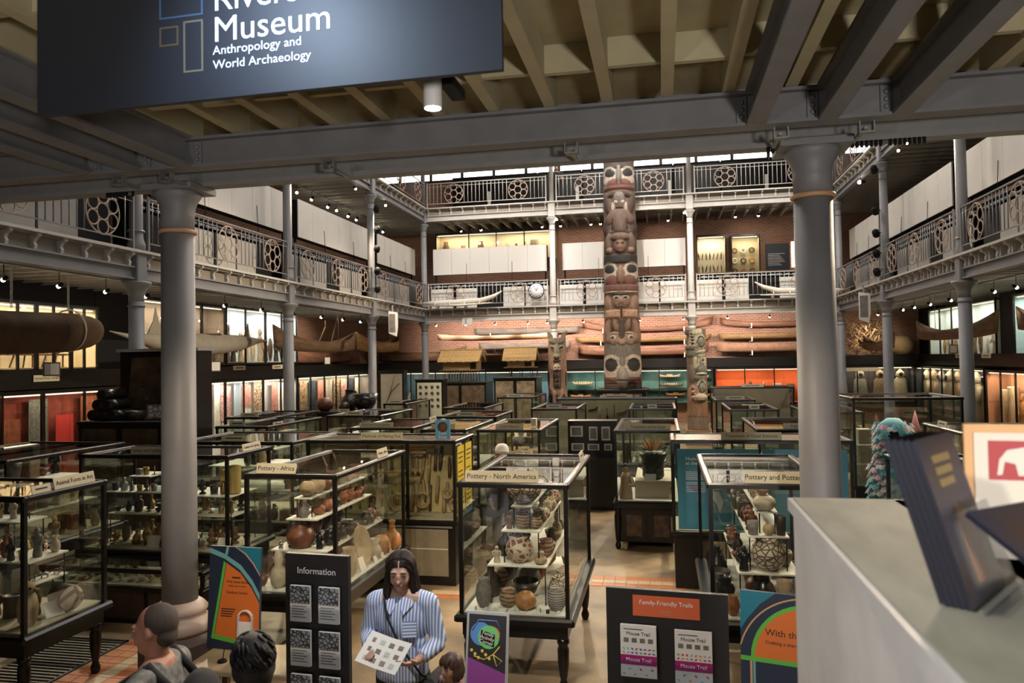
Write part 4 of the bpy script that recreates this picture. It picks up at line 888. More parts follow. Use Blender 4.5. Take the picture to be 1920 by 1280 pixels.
simple('c15', 'saddle', 1.4, 3.6, 21.9, 22.8, 2.02, '', 'long tall glass case of brown textiles in front of the orange wall cases',
       [('floor,', line(1.6, 22.2, 3.4, 22.2, 8), .872, ['jar', 'basket', 'figure', 'bowl'], ['wood', 'dark', 'buff', 'cream'], (.2, .3))], zg=.86, base='box', sw=.6, back=mat('dun_board', (.30, .25, .2), .8))
simple('c16', 'pipe', -2.6, .36, 18.7, 19.4, 1.9, '', 'long upright case of pipes and blades in front of the tallest pole',
       [], zg=.8, base='box', sw=.8, back=mat('buff_board', (.46, .40, .27), .8, var=.1))
rnd = random.Random(9)
for i in range(16):
    x = -2.45 + i * .18; L = rnd.uniform(.2, .5); mk = rnd.choice(['dark', 'wood', 'tin', 'black'])
    gm = MB().tube([(0, 0, L / 2), (0, 0, -L / 2)], .009, 6) if i % 4 else MB().tube([(-.12, 0, 0), (.08, 0, .03), (.12, 0, .09)], [.012, .02, .03], 6)
    if i % 3 == 0: gm.ell((0, 0, -L / 2 if i % 4 else .02), (.03, .012, .06), 8, 5)
    o = put('long_pipe', gm, PM[mk][0], None, (x, 19.01, 1.4 + rnd.uniform(-.15, .2))); tag(o, '%s pipe in the long upright pipe case, %s from wolf-eared pole' % (PM[mk][1], ORD[i]), 'pipe', E_ % 'pipe')
simple('c17', 'net weights', -7.1, -6.5, 18.4, 20.5, 1.82, '', 'narrow glass case with buff lining next to the table of large pots',
       [('floor,', line(-6.8, 18.6, -6.8, 20.2, 6), .672, ['jar', 'bowl', 'basket'], BM, (.16, .22))], sw=.4)
# big tall case on the parka side, with stepped boxes
simple('br', 'stepped box', 3.0, 4.62, 12.85, 14.3, 2.2, None, 'tall glass case with pale stepped blocks, near the turquoise frilled costume', [], zg=.78, base='box')
for i, (x, y, z, w_, h_) in enumerate(((3.2, 13.1, .795, .34, .34), (3.2, 13.12, 1.135, .27, .3), (3.22, 13.15, 1.435, .2, .24), (3.55, 13.2, .795, .3, .25))):
    item('box', 'cream', (x, y, z), w_, h_, 'pale cream display block, %s of the stepped stack' % ['lowest', 'second', 'topmost', 'lone one beside'][i] if i < 3 else 'low cream display block beside the stepped stack', E_ % 'stepped box')
fill('br', 'floor,', line(3.8, 13.1, 4.4, 13.9, 5), .795, ['figure', 'basket', 'jar'], ['grey', 'wood', 'straw'], (.2, .3))
item('cup', 'wood', (3.42, 13.02, .795), .12, .55, 'tall square wooden post drum beside the stepped cream blocks', E_ % 'stepped box')
simple('ra', 'Amulets', 3.95, 5.9, 10.8, 12.6, 1.82, 'Religious Figures and Amulets', 'glass case titled Religious Figures and Amulets, behind the red elephant poster',
       [('floor,', line(4.1, 11.0, 4.1, 12.4, 6), .672, ['figure', 'box'], ['wood', 'brass'], (.12, .18))], sw=.75, off=-.55)
case_sign('ra', '', 'left', .2, .35)
simple('rl', 'counter-side', 2.35, 3.4, 6.75, 8.72, 1.82, None, 'glass case just beyond the marble counter, with an open white book inside',
       [('floor,', line(2.5, 7.2, 2.5, 8.5, 5), .672, ['bowl', 'figure', 'box'], ['dark', 'wood', 'cream'], (.14, .2))])
case_sign('rl', '', 'left', .5, .6, .09)
o = put('open_book', MB().box(-.16, -.005, -.11, .11, 0, .02, Matrix.Rotation(R(6), 4, 'Y')).box(.005, .16, -.11, .11, 0, .02, Matrix.Rotation(R(-6), 4, 'Y')), PAPER, None, (2.85, 8.0, 1.13)); tag(o, 'open white book on a stand in the case beyond the counter', 'book', E_ % 'counter-side')
bs = put('book_stand', MB().box(-.2, .2, -.14, .14, .42, .43).box(-.03, .03, -.03, .03, 0, .42).box(-.15, .15, -.1, .1, 0, .02), BLACKM, None, (2.85, 8.0, .674)); tag(bs, 'black stand under the open white book', 'stand', E_ % 'counter-side')

DKF = ['jar', 'figure', 'box', 'bowl', 'basket', 'jug']; DKM = ['dark', 'wood', 'red brown', 'buff', 'black']
for key, who, bx, lab in (('x1', 'weapons', (-6.95, -5.1, 9.7, 11.2), 'dim glass case crowded with dark objects behind the Lamps and Lighting case'), ('x2', 'dim corner', (-9.3, -7.7, 7.6, 9.6), 'dim glass case beyond the Lamps case towards the red weavings'),
                          ('x5', 'wooden vessel', (-3.85, -3.1, 11.6, 13.6), 'glass case of wooden vessels between the two basket cases'), ('x6', 'gourd', (-4.4, -3.2, 14.3, 16.0), 'glass case of gourds behind the basket cases'),
                          ('x7', 'drum', (2.75, 3.75, 15.2, 17.2), 'glass case of drums behind the stepped blocks'), ('x8', 'bead', (-9.0, -7.9, 14.2, 16.2), 'glass case of beads in front of the cabinet of large pots'), ('x9', 'horn', (-6.9, -5.7, 14.6, 16.6), 'glass case of horn objects behind the Plaited Baskets case')):
    x0, x1, y0, y1 = bx
    simple(key, who, x0, x1, y0, y1, 1.8, '', lab, [], sw=.4)
    shelf(key, x0 + .2, x1 - .2, y0 + .3, y1 - .3, 1.06); shelf(key, x0 + .3, x1 - .3, y0 + .35, y1 - .35, 1.4, 1.06)
    n = 6
    for d_, xx, z in (('floor left-hand row', x0 + .16, .672), ('floor right-hand row', x1 - .16, .672), ('low shelf left-hand row', x0 + .32, 1.06), ('low shelf right-hand row', x1 - .32, 1.06), ('top shelf', (x0 + x1) / 2, 1.4)):
        fill(key, d_, line(xx, y0 + .4, xx, y1 - .4, n), z, DKF, DKM, (.14, .24))
    fill(key, 'front edge', line(x0 + .2, y0 + .16, x1 - .2, y0 + .16, max(3, int((x1 - x0) / .2))), .672, DKF, DKM, (.12, .18), end='near corner')
# table of large pots, cabinets with things on top, on the canoe side
def cabinet(name, x0, x1, y0, y1, h, label, front=None, cat='cabinet'):
    t = thing(name, label, cat, ((x0 + x1) / 2, (y0 + y1) / 2, 0)); a, b = (x1 - x0) / 2, (y1 - y0) / 2
    put('body', B(-a, a, -b, b, 0, h - .05), BLACK, t); put('top', MB().bbox(-a - .03, a + .03, -b - .03, b + .03, h - .05, h, .012), BLACK, t)
    n = max(1, round((x1 - x0) / .9))
    for k in range(n):
        x = -a + 2 * a * k / n
        put('door', B(x + .06, x + 2 * a / n - .06, -b - .015, -b, .1, h - .12), front or mat('dim_front', (.10, .075, .05), .3, var=.5, vscale=7), t)
    return t
t = cabinet('pot_cabinet', -9.3, -7.25, 18.4, 19.7, 1.6, 'black cabinet with four large pots standing on its top')
sign_on(t, '', (.05, -.6, 1.6), .32, .08)
PG = 'large pots on the black cabinet'
item('globe pot', 'red brown', (-8.95, 18.85, 1.602), .48, .36, 'squat reddish brown pot on the black cabinet, nearest the column', PG)
jp = item('jug', 'dark', (-8.4, 19.2, 1.602), .5, .55, 'dark spouted handled pot in the middle of the black cabinet', PG)
item('bowl', 'black', (-7.8, 18.85, 1.602), .72, .46, 'largest glossy black pot on the black cabinet', PG)
item('globe pot', 'dark', (-8.3, 18.65, 1.602), .28, .24, 'small dark round pot in front of the spouted pot', PG)
t = cabinet('dark_cabinet', -9.48, -7.95, 10.75, 11.45, 2.0, 'tall black cabinet carrying a stack of drainage tubes')
sign_on(t, '', (-.3, -.34, 1.78), .34, .07, 0, None, 0)
for i, (dx, dz) in enumerate(((0, 0), (.2, 0), (.4, 0), (.1, .17), (.3, .17), (.2, .34))):
    o = put('clay_tube', MB().lathe([(.07, 0), (.09, 0), (.09, .5), (.07, .5)], 16, M=Matrix.Rotation(R(90), 4, 'X')), PM['black'][0], None, (-9.32 + dx * .9, 11.35, 2.092 + dz)); tag(o, 'dark clay tube in the pyramid on the tall black cabinet, %s' % ['bottom left', 'bottom middle', 'bottom right', 'upper left', 'upper right', 'topmost'][i], 'tube', 'stacked clay tubes')
item('basin', 'dark', (-8.62, 11.0, 2.002), .3, .16, 'dark basin between the clay tubes and the framed photograph', 'things on the tall black cabinet')
fp = thing('framed_photograph', 'photograph in a wooden frame leaning on the tall black cabinet', 'picture', (-8.2, 11.0, 2.004), 0, None, rot=(R(-12), 0, R(8)))
put('frame', B(-.22, .22, 0, .02, 0, .27), PM['wood'][0], fp); put('print', B(-.18, .18, -.002, 0, .03, .24), cell_mat('photo_print', (.2, .2, .2), (.6, .6, .58), 12), fp)
tc = thing('tall_panel_case', 'tall dark case with a stained brown hanging, standing in front of the gallery column', 'display case', (-8.6, 11.78, 0))
put('cabinet', B(-.75, .75, -.22, .22, 0, 3.15), BLACK, tc); put('hanging', MB().prism([(-.62, 2.0), (.62, 2.0), (.6, 3.05), (-.5, 3.05)], .01, Matrix.Translation((0, -.24, 0))), mat('stained_hide', (.20, .12, .06), .7, col2=(.07, .045, .03), vscale=4), tc); put('cornice', B(-.8, .8, -.26, .24, 3.15, 3.2), IRONW, tc); put('pane', B(-.72, .72, -.26, -.256, 1.9, 3.12), GLASS, tc)

# tall board cases near the end, model houses
t = cabinet('board_case', -10.3, -9.35, 26.3, 26.7, 2.57, 'tall cream board with crossed dry branches on the canoe side', LINEN, 'display case')
for i, pts in enumerate((((-10.0, 26.24, 1.35), (-9.8, 26.22, 1.9), (-9.68, 26.24, 2.4)), ((-9.5, 26.24, 2.1), (-9.8, 26.22, 1.8), (-9.95, 26.24, 1.5)))):
    o = put('dry_branch', MB().tube(pts, [.02, .016, .008], 6), PM['wood'][0]); tag(o, 'dry brown branch on the tall cream board, %s' % ('rising one' if i == 0 else 'leaning one'), 'branch')
t = cabinet('spotted_board_case', -8.45, -7.45, 25.0, 25.5, 2.27, 'upright case with dark round objects pinned on a grey-green board', mat('grey_green_board', (.32, .33, .26), .7), 'display case')
dm = MB().lathe([(.055, 0), (.05, .02), (.02, .03)], 10, M=Matrix.Rotation(R(90), 4, 'X')).mesh('tsuba_disc'); dm.materials.append(PM['dark'][0])
for r_ in range(4):
    for k in range(4):
        o = put('pinned_disc', dm, None, None, (-8.27 + k * .21, 24.983, 1.35 + r_ * .22)); tag(o, 'dark round disc on the grey-green board, %s row up, %s along' % (ORD[r_], ORD[k]), 'disc', 'pinned discs')
t = cabinet('model_house_plinth', -8.25, -6.3, 26.6, 27.8, 2.1, 'black stand under the longer thatched model house')
t = cabinet('stilt_house_plinth', -5.55, -4.1, 24.6, 25.8, 2.3, 'black case under the stilted model house', mat('boat_front', (.25, .2, .14), .3, var=.6, vscale=5))
def house(name, label, p, L, D, wall, eave, legs, stilt):
    t = thing(name, label, 'model house', p); TH = mat('thatch', (.36, .25, .10), .9, col2=(.11, .065, .03), vscale=10, stretch=(6, 6, 1), bump=.6); WV = stripe_mat('woven_wall' + name, (.22, .14, .06), (.48, .34, .16), 14, 0, dist=1) if ('woven_wall' + name) not in MATS else MATS['woven_wall' + name]
    z0 = stilt
    for i in range(legs):
        for s_ in (-1, 1): put('stilt', MB().cyl((-L / 2 + .05 + i * (L - .1) / (legs - 1), s_ * (D / 2 - .05), 0), (-L / 2 + .08 + i * (L - .16) / (legs - 1), s_ * (D / 2 - .05), z0 + .02), .014), PM['wood'][0], t)
    put('platform', B(-L / 2 - .12, L / 2 + .12, -D / 2 - .05, D / 2 + .05, z0, z0 + .03), PM['wood'][0], t)
    put('wall', B(-L / 2, L / 2, -D / 2, D / 2, z0 + .03, z0 + wall), WV, t)
    put('doorway', B(L / 2 - .25, L / 2 - .02, -D / 2 - .006, -D / 2, z0 + .05, z0 + wall - .04), PM['black'][0], t)
    put('thatched_roof', MB().prism([(-D / 2 - eave, z0 + wall - .12), (-D / 2 - eave, z0 + wall - .02), (-.04, z0 + wall + .34), (.04, z0 + wall + .34), (D / 2 + eave, z0 + wall - .02), (D / 2 + eave, z0 + wall - .12), (0, z0 + wall + .2)], L + .3, Matrix.Translation((L / 2 + .15, 0, 0)) @ Matrix.Rotation(R(90), 4, 'Z')), TH, t)
    for q in range(3):
        zz = z0 + wall - .1 + q * .11; dd = D / 2 + eave - q * (D / 2 + eave) * .3
        for s_ in (-1, 1):
            for i in range(16):
                x_ = -L / 2 - .13 + (L + .26) * (i + .5) / 16; v_ = ((i * 37 + q * 11) % 7) * .008
                put('thatch_bundle', MB().prism([(-.05, -.05 - v_), (.05, -.05 + v_ * .5), (.05, .1), (-.05, .1)], .035, Matrix.Translation((x_, s_ * dd - .0175, zz + .06)) @ Matrix.Rotation(s_ * R(38), 4, 'X')), TH, t)
    put('ridge', MB().cyl((-L / 2 - .2, 0, z0 + wall + .36), (L / 2 + .2, 0, z0 + wall + .36), .03), TH, t)
    return t
house('model_longhouse', 'long thatched model house on a railed platform, nearest the end corner', (-7.35, 27.2, 2.102), 1.3, .7, .42, .2, 12, .42)
house('model_stilt_house', 'thatched model house on slanting stilts beside the wolf-eared pole', (-4.72, 25.2, 2.302), .85, .55, .33, .12, 3, .32)
# framed prints on a black stand
t = thing('print_stand', 'black stand of small framed prints between the basket and urn cases', 'display stand', (-1.33, 14.6, 0))
put('board', B(-.47, .47, -.2, .2, 0, 1.7), BLACK, t)
for r_, row in enumerate(((-.3, .22, 1.5, .24, .2), (0.02, .15, 1.46, .16, .26), (.26, .15, 1.46, .16, .26), (-.28, .24, 1.2, .24, .14), (.02, .22, 1.2, .22, .12), (.3, .14, 1.2, .14, .12))):
    x, w_, z, ww, hh = row; f = put('frame', B(x - ww / 2, x + ww / 2, -.215, -.2, z - hh / 2, z + hh / 2), PAPER, t); put('print', B(x - ww * .38, x + ww * .38, -.217, -.215, z - hh * .38, z + hh * .38), PM['grey'][0], f)
put('desk', B(-.47, .47, -.55, -.2, .9, 1.0), BLACK, t); put('desk_glass', B(-.43, .43, -.53, -.22, 1.0, 1.006), GLASS, t)
# ================================================================ WALL CASES, BOATS, POLES
def wall_case(label, side, a0, a1, z0, z1, lining, cuts, power, depth=.62, color=WARM, thick=()):
    """glazed case against a wall. side L/R: runs along Y from a0 to a1; side B: runs along X"""
    L = a1 - a0
    if side == 'L': p, rz = (XL + depth + .02, a0, 0), R(90)
    elif side == 'R': p, rz = (XR - depth - .02, a1, 0), R(-90)
    else: p, rz = (a0, YB - depth - .02, 0), 0
    t = thing('glazed_case', label, 'display case', p, rz, 'glazed wall cases')
    # local: x along the front, -y towards the court, +y to the wall
    put('lining', B(0, L, depth - .03, depth, z0, z1), lining, t); put('case_floor', B(0, L, .02, depth - .03, z0, z0 + .03), lining, t)
    put('roof', B(0, L, 0, depth, z1, z1 + .05), BLACK, t)
    put('end_panel', B(0, .03, .02, depth - .03, z0 + .03, z1), lining, t); put('end_panel', B(L - .03, L, .02, depth - .03, z0 + .03, z1), lining, t)
    put('frame_rail', B(0, L, -.03, .02, z0 - .06, z0), BLACK, t); put('frame_rail', B(0, L, -.03, .02, z1, z1 + .07), BLACK, t)
    cc = sorted(cuts)
    if side == 'R': cc = [a1 - q for q in reversed(cc)]; th = [a1 - q for q in thick]
    else: cc = [q - a0 for q in cc]; th = [q - a0 for q in thick]
    xs = [0] + cc + [L]
    for q in xs:
        w_ = .09 if any(abs(q - k) < .02 for k in th) else .045
        q = min(max(q, w_ / 2), L - w_ / 2)
        put('mullion', B(q - w_ / 2, q + w_ / 2, -.03, .02, z0, z1), BLACK, t)
    for i in range(len(xs) - 1): put('pane', B(xs[i] + .03, xs[i + 1] - .03, -.004, .0, z0, z1), GLASS, t)
    if power:
        put('strip_lamp', B(.1, L - .1, .05, .09, z1 - .05, z1 - .02), mat('strip_lamp', (1, 1, 1), emit=(1, .85, .62), estr=.6), t)
        M = Matrix.Translation(p) @ Matrix.Rotation(rz, 4, 'Z')
        n = max(1, round(L / 3))
        for k in range(n):
            q = M @ Vector((L * (k + .5) / n, .14, z1 - .07)); tg = M @ Vector((L * (k + .5) / n, depth * .72, z0))
            lo = light('AREA', q, power * L / n, color, tg, .12, sy=L / n * .85, name='case_strip_light')
            # long side along the case
            lo.rotation_euler = (Matrix.Rotation(rz, 4, 'Z') @ Euler((R(16), 0, 0)).to_matrix().to_4x4() @ Matrix.Rotation(R(90), 4, 'Z')).to_euler()
    return t, Matrix.Translation(p) @ Matrix.Rotation(rz, 4, 'Z')
WARMCREAM = mat('warm_cream_lining', (.66, .56, .38), .8); PALEBLUE = mat('pale_blue_lining', (.56, .62, .66), .8); REDL = mat('red_lining', (.30, .05, .025), .8, var=.4, vscale=4)
TEALL = mat('teal_lining', (.09, .20, .18), .8, col2=(.05, .13, .12), vscale=2); ORANGEL = mat('orange_red_lining', (.60, .10, .02), .8); DARKL = mat('dark_lining', (.06, .05, .045), .8); BLUEL = mat('dull_blue_lining', (.08, .17, .25), .8)
# canoe side, upper tier
_, ML1 = wall_case('upper wall case of spinning wheels behind the big bark canoe', 'L', 10.4, 15.63, 2.87, 4.26, WARMCREAM, [11.3, 12.1, 12.87, 13.35, 13.83, 14.3, 14.8, 15.2], 7, thick=(13.83, 14.8))
_, ML2 = wall_case('upper wall case of dark masks behind the white kayak', 'L', 17.0, 20.98, 2.95, 4.64, mat('brown_lining', (.20, .16, .13), .8), [18.3, 19.77], 6, thick=(19.77,))
_, ML3 = wall_case('upper wall case of tall carved figures with pale back', 'L', 21.02, 25.64, 2.95, 4.68, PALEBLUE, [22.14, 23.38, 24.5], 5, thick=(23.38,), color=NEUT)
# canoe side, lower tier
_, ML4 = wall_case('lower wall case with red weaving samples', 'L', 11.2, 16.3, .4, 2.34, REDL, [12.97, 14.0, 15.2], 1.2, thick=(14.0,))
_, ML5 = wall_case('lower wall case of hanging textiles, red and white blanket first', 'L', 19.0, 25.6, .4, 2.36, mat('textile_lining', (.5, .46, .4), .8), [19.9, 20.95, 22.0, 23.2, 24.4], 5, thick=(20.95, 23.2), color=NEUT)
_, ML6 = wall_case('lower wall case of clothing by the end corner', 'L', 25.65, 32.6, .4, 2.36, mat('clothing_lining', (.3, .28, .26), .8), [26.7, 27.9, 29.0, 30.2, 31.4], 5)
# end wall, lower tier
_, MB1 = wall_case('end wall case of blue-backed models behind the thatched houses', 'B', -12.8, -4.3, .9, 2.36, BLUEL, [-11.5, -10.3, -9.1, -7.9, -6.7, -5.5], .8)
_, MB2 = wall_case('end wall case of model boats on teal backing behind the poles', 'B', -4.26, 2.2, .9, 2.34, TEALL, [-2.9, -1.5, -.1, 1.1], 1.3, thick=(-1.5,), color=NEUT)
_, MB3 = wall_case('end wall case with orange-red backing', 'B', 2.26, 6.9, .9, 2.34, ORANGEL, [3.5, 4.7, 5.7], 2.2)
# parka side
_, MR1 = wall_case('upper wall case of plaster figures on the parka side', 'R', 26.0, 32.0, 2.78, 4.53, mat('pale_green_lining', (.55, .62, .55), .8), [28.45, 29.67, 30.84], 6, thick=(28.45,), color=NEUT)
_, MR2 = wall_case('upper wall case with pale teal lining at the picture edge', 'R', 17.5, 24.8, 2.76, 4.54, mat('pale_teal_lining', (.45, .60, .58), .8), [19.2, 21.0, 22.9], 6, color=NEUT)
_, MR3 = wall_case('lower wall case of fur parkas', 'R', 27.0, 33.8, .5, 2.3, mat('navy_lining', (.05, .055, .07), .8), [28.3, 29.7, 30.8, 32.0, 32.9], 3)
_, MR4 = wall_case('lower wall case of costumes at the picture edge', 'R', 21.5, 26.9, .5, 2.25, mat('rust_lining', (.34, .15, .08), .8), [22.8, 24.81, 25.82], 7)
_, MB4 = wall_case('end wall case of skin coats in the parka-side corner', 'B', 6.95, 10.2, .9, 2.34, mat('navy_lining2', (.05, .055, .07), .8), [8.0, 9.1], 1.5)
ban = put('title_banner', B(-1.1, .2, 0, .02, 0, .14), SIGN, None, (8.6, 33.3, 2.18)); tag(ban, 'cream title strip along the top of the corner coat case', 'banner')
# continuous ledge between the tiers
def ledge(name, x0, x1, y0, y1, label):
    struct(name, MB().box(x0, x1, y0, y1, 2.44, 2.78).box(x0 - .02, x1 + .02, y0 - .02, y1 + .02, 2.78, 2.84), BLACK, label)
ledge('trim_1', XL + .01, -13.18, 7, 33.2, 'black ledge between upper and lower cases on the canoe side')
ledge('trim_2', -13.1, 10.2, 33.3, YB - .01, 'black ledge over the end wall cases')
ledge('trim_3', 10.3, XR - .01, 7, 33.2, 'black ledge between upper and lower cases on the parka side')
def dark_panel(name, x0, x1, y0, y1, z0, z1, label): struct(name, B(x0, x1, y0, y1, z0, z1), BLACKM, label)
dark_panel('trim_4', XL + .005, -13.3, 7.0, 25.7, 4.75, 4.9, 'black boarding above the upper cases on the canoe side')
dark_panel('trim_5', XL + .005, -13.35, 15.66, 16.97, 2.84, 4.75, 'black boarding between the upper cases on the canoe side')
dark_panel('trim_6', XL + .005, -13.35, 7.0, 15.64, 4.34, 4.75, 'black boarding over the spinning wheel case')
dark_panel('trim_7', XL + .005, -13.35, 16.33, 18.97, .0, 2.44, 'black boarding between the lower cases on the canoe side')
dark_panel('trim_8', 10.45, XR - .005, 24.85, 25.95, 2.84, 4.75, 'black boarding between the upper cases on the parka side')
dark_panel('trim_9', 10.6, XR - .005, 32.05, 33.95, 2.84, 4.75, 'black boarding in the parka side corner')
for i, (x, y, z, rz, txt) in enumerate(((-13.155, 14.0, 2.60, 90, 'Spinning Wheels - Europe'), (-13.155, 19.6, 2.72, 90, ''), (-13.155, 21.6, 2.72, 90, ''), (-13.155, 24.0, 2.72, 90, ''), (10.275, 26.6, 2.7, -90, ''), (10.275, 28.8, 2.7, -90, ''))):
    s = put('ledge_label', B(-.35, .35, -.006, .006, 0, .14), SIGN, None, (x, y, z), (0, 0, R(rz))); tag(s, 'cream label on the black ledge, %s' % ['long one under the bark canoe', 'under the dark masks', 'under the tall figures', 'beyond the tall figures', 'parka side nearer one', 'parka side farther one'][i], 'label', 'labels on the black ledges')
    if txt: text(txt, .06, INK, s, (0, -.0075, .07))
    else: scribble(s, INK, -.22, .22, .055, -.0065, .03)

def wi(M, x, y, z): return M @ Vector((x, y, z))
# spinning wheels
for i, x in enumerate((.9, 1.75, 2.6, 3.45, 4.3)):
    t = thing('spinning_wheel', 'wooden spinning wheel in the warm-lit wall case, %s from the entrance' % ORD[i], 'spinning wheel', wi(ML1, x, .3, 2.912), R(90), 'spinning wheels')
    put('wheel', MB().torus((0, 0, .62), .3, .025, 24, 6), PM['wood'][0], t)
    for k in range(8): a = k * math.pi / 4; put('spoke', MB().cyl((0, 0, .62), (.29 * math.cos(a), 0, .62 + .29 * math.sin(a)), .01), PM['pale wood'][0], t)
    put('bench', B(-.42, .3, -.08, .08, .26, .3), PM['wood'][0], t)
    for lx in (-.35, .0, .25): put('leg', MB().cyl((lx, .05, 0), (lx * .8, 0, .27), .018), PM['wood'][0], t)
    put('upright', MB().cyl((0, .07, .28), (0, .07, .64), .018), PM['wood'][0], t); put('distaff', MB().cyl((-.35, 0, .28), (-.38, 0, .85), .015), PM['pale wood'][0], t)
rnd = random.Random(21)
def wall_items(M, who, xs, z, shapes, mats, wr, y=.34, end='entrance'):
    for i, x in enumerate(xs):
        s = rnd.choice(shapes); mk = rnd.choice(mats); h_ = rnd.uniform(*wr); w_ = h_ * (.42 if s in ('figure', 'mask') else .5); w_ = min(w_, .33)
        q = wi(M, x, y, z); rz = M.to_euler().z
        item(s, mk, q, w_, h_, '%s %s in the %s, %s from the %s' % (PM[mk][1], NOUN.get(s, s), who, ORD[i], end), 'exhibits in the ' + who, rz)
wall_items(ML2, 'dark mask wall case', [.4 + k * .36 for k in range(10)], 2.982, ['mask', 'figure', 'mask'], ['wood', 'dark', 'buff', 'grey'], (.45, .9))
wall_items(ML3, 'pale-backed wall case', [.3, .62, .95, 1.4, 1.75, 2.15, 2.6, 2.95, 3.3, 3.7, 4.1], 2.982, ['figure', 'mask', 'figure'], ['wood', 'buff', 'pale wood', 'dark'], (.7, 1.35))
wall_items(MR1, 'plaster figure wall case', [.6 + k * .55 for k in range(10)], 2.812, ['figure', 'mask', 'animal'], ['buff', 'cream', 'wood', 'orange'], (.5, 1.1), end='far corner')
wall_items(MR2, 'pale teal wall case', [.5 + k * .8 for k in range(8)], 2.792, ['figure', 'drum', 'animal'], ['wood', 'dark', 'buff'], (.4, .9), end='far end')
wall_items(MB1, 'blue end wall case', [.5 + k * .62 for k in range(13)], .932, ['figure', 'basket', 'drum', 'jar'], ['pale wood', 'orange', 'wood', 'white', 'buff'], (.4, .8), end='corner')
wall_items(MB3, 'orange end wall case', [.4 + k * .55 for k in range(8)], .932, ['figure', 'box', 'basket', 'drum'], ['pale wood', 'dark', 'cream', 'wood'], (.5, 1.0), end='poles')
wall_items(MR4, 'picture-edge costume wall case', [.5 + k * .6 for k in range(8)], .532, ['figure', 'figure', 'drum'], ['buff', 'wood', 'cream', 'orange'], (.8, 1.4), end='far end')
# fur parkas
FUR = [mat('cream_fur', (.50, .42, .30), .95, var=.3, vscale=20, bump=.5), mat('tan_fur', (.30, .21, .13), .95, var=.4, vscale=20, bump=.5), mat('grey_skin_coat', (.28, .26, .22), .9, var=.4, vscale=14, bump=.3)]
for i in range(8):
    m_ = FUR[i % 3]; t = thing('fur_parka', '%s hooded fur parka in the lower wall case, %s from the end corner' % (['cream', 'tan', 'grey'][i % 3], ORD[i]), 'parka', wi(MR3, .45 + i * .82, .32, .532), R(-90), 'fur parkas')
    put('coat', MB().lathe([(.3, 0), (.32, .2), (.27, .7), (.28, 1.05), (.2, 1.22), (.1, 1.3)], 14, sy=.6), m_, t)
    put('hood', MB().lathe([(.12, 1.24), (.2, 1.36), (.19, 1.5), (.1, 1.64), (.02, 1.7)], 14, sy=.85), m_, t)
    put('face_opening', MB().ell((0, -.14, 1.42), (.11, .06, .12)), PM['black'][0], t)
    for s_ in (-1, 1): put('sleeve', MB().tube([(s_ * .2, 0, 1.15), (s_ * .29, -.05, .85), (s_ * .28, -.12, .55)], [.1, .09, .07], 8), m_, t)
for i in range(4):
    t = thing('skin_coat', 'pale skin coat with raised hood in the corner coat case, %s from the poles' % ORD[i], 'coat', (7.4 + i * .78, 33.68, .932), 0, 'skin coats in the corner'); m_ = FUR[(i * 2) % 3]
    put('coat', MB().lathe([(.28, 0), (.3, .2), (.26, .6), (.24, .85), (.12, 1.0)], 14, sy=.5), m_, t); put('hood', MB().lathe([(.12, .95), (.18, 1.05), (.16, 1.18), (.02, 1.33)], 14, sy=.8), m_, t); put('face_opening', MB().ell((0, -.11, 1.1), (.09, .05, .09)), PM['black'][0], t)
# textiles hanging in the lower canoe-side case
TX = [('red_white_blanket', 'red and white striped blanket', stripe_mat('red_white_stripe', (.55, .03, .03), (.72, .68, .62), 1.1, 2, thr=.45)), ('plain_red_cloth', 'bright red hanging cloth', mat('red_cloth', (.55, .04, .035), .9)),
      ('white_cloth', 'plain cream hanging cloth', mat('cream_cloth', (.64, .58, .48), .9, var=.15)), ('patterned_cloth', 'pink patterned hanging cloth', cell_mat('pink_weave', (.35, .08, .09), (.6, .42, .36), 14)),
      ('blue_white_cloth', 'pale blue hanging cloth', mat('pale_blue_cloth', (.45, .5, .56), .9)), ('dark_skirt', 'dark navy folded cloth', mat('navy_cloth', (.02, .025, .04), .9, var=.4)), ('brown_cloth', 'brown figured hanging cloth', cell_mat('brown_weave', (.12, .06, .03), (.42, .3, .18), 10)),
      ('rose_cloth', 'rose coloured folded cloth', mat('rose_cloth', (.5, .2, .15), .9, var=.3))]
def cloth(nm, lab, m_, M, x0, x1, z0, z1, y=.4, grp='hanging textiles'):
    g = MB(); n = 12; P = []
    for j in (0, 1):
        for i in range(n + 1):
            xx = x0 + (x1 - x0) * i / n; yy = y + .02 * math.sin(i * 1.9)
            P += [(xx, yy + j * .012, z0), (xx, yy + j * .012, z1)]
    F = []
    for i in range(n):
        a = 2 * i; F += [(a, a + 2, a + 3, a + 1)]; b = 2 * (n + 1) + a; F += [(b, b + 1, b + 3, b + 2)]
    N = 2 * (n + 1); F += [(0, 1, N + 1, N), (2 * n, N + 2 * n, N + 2 * n + 1, 2 * n + 1)]
    g.add(P, F, True); o = put(nm, g, m_, None, M.translation, (0, 0, M.to_euler().z)); return tag(o, lab, 'textile', grp)
spec = [(0, .95, 1.3, 1.4, 2.3), (1, 1.0, 1.4, .45, 1.5), (1, 1.42, 1.75, 1.3, 2.3), (0, 1.42, 1.75, .45, 1.25), (2, 2.0, 2.3, .6, 2.3), (3, 2.35, 2.9, 1.1, 2.2), (2, 2.4, 2.9, .45, 1.05), (4, 3.1, 3.5, .5, 2.3), (7, 3.55, 4.1, 1.5, 2.2), (2, 3.6, 4.1, .45, 1.4), (6, 4.3, 4.8, 1.3, 2.3), (5, 4.35, 5.2, .45, 1.25), (7, 5.5, 5.9, 1.0, 2.2), (2, 5.95, 6.4, .45, 2.2)]
cnt = {}
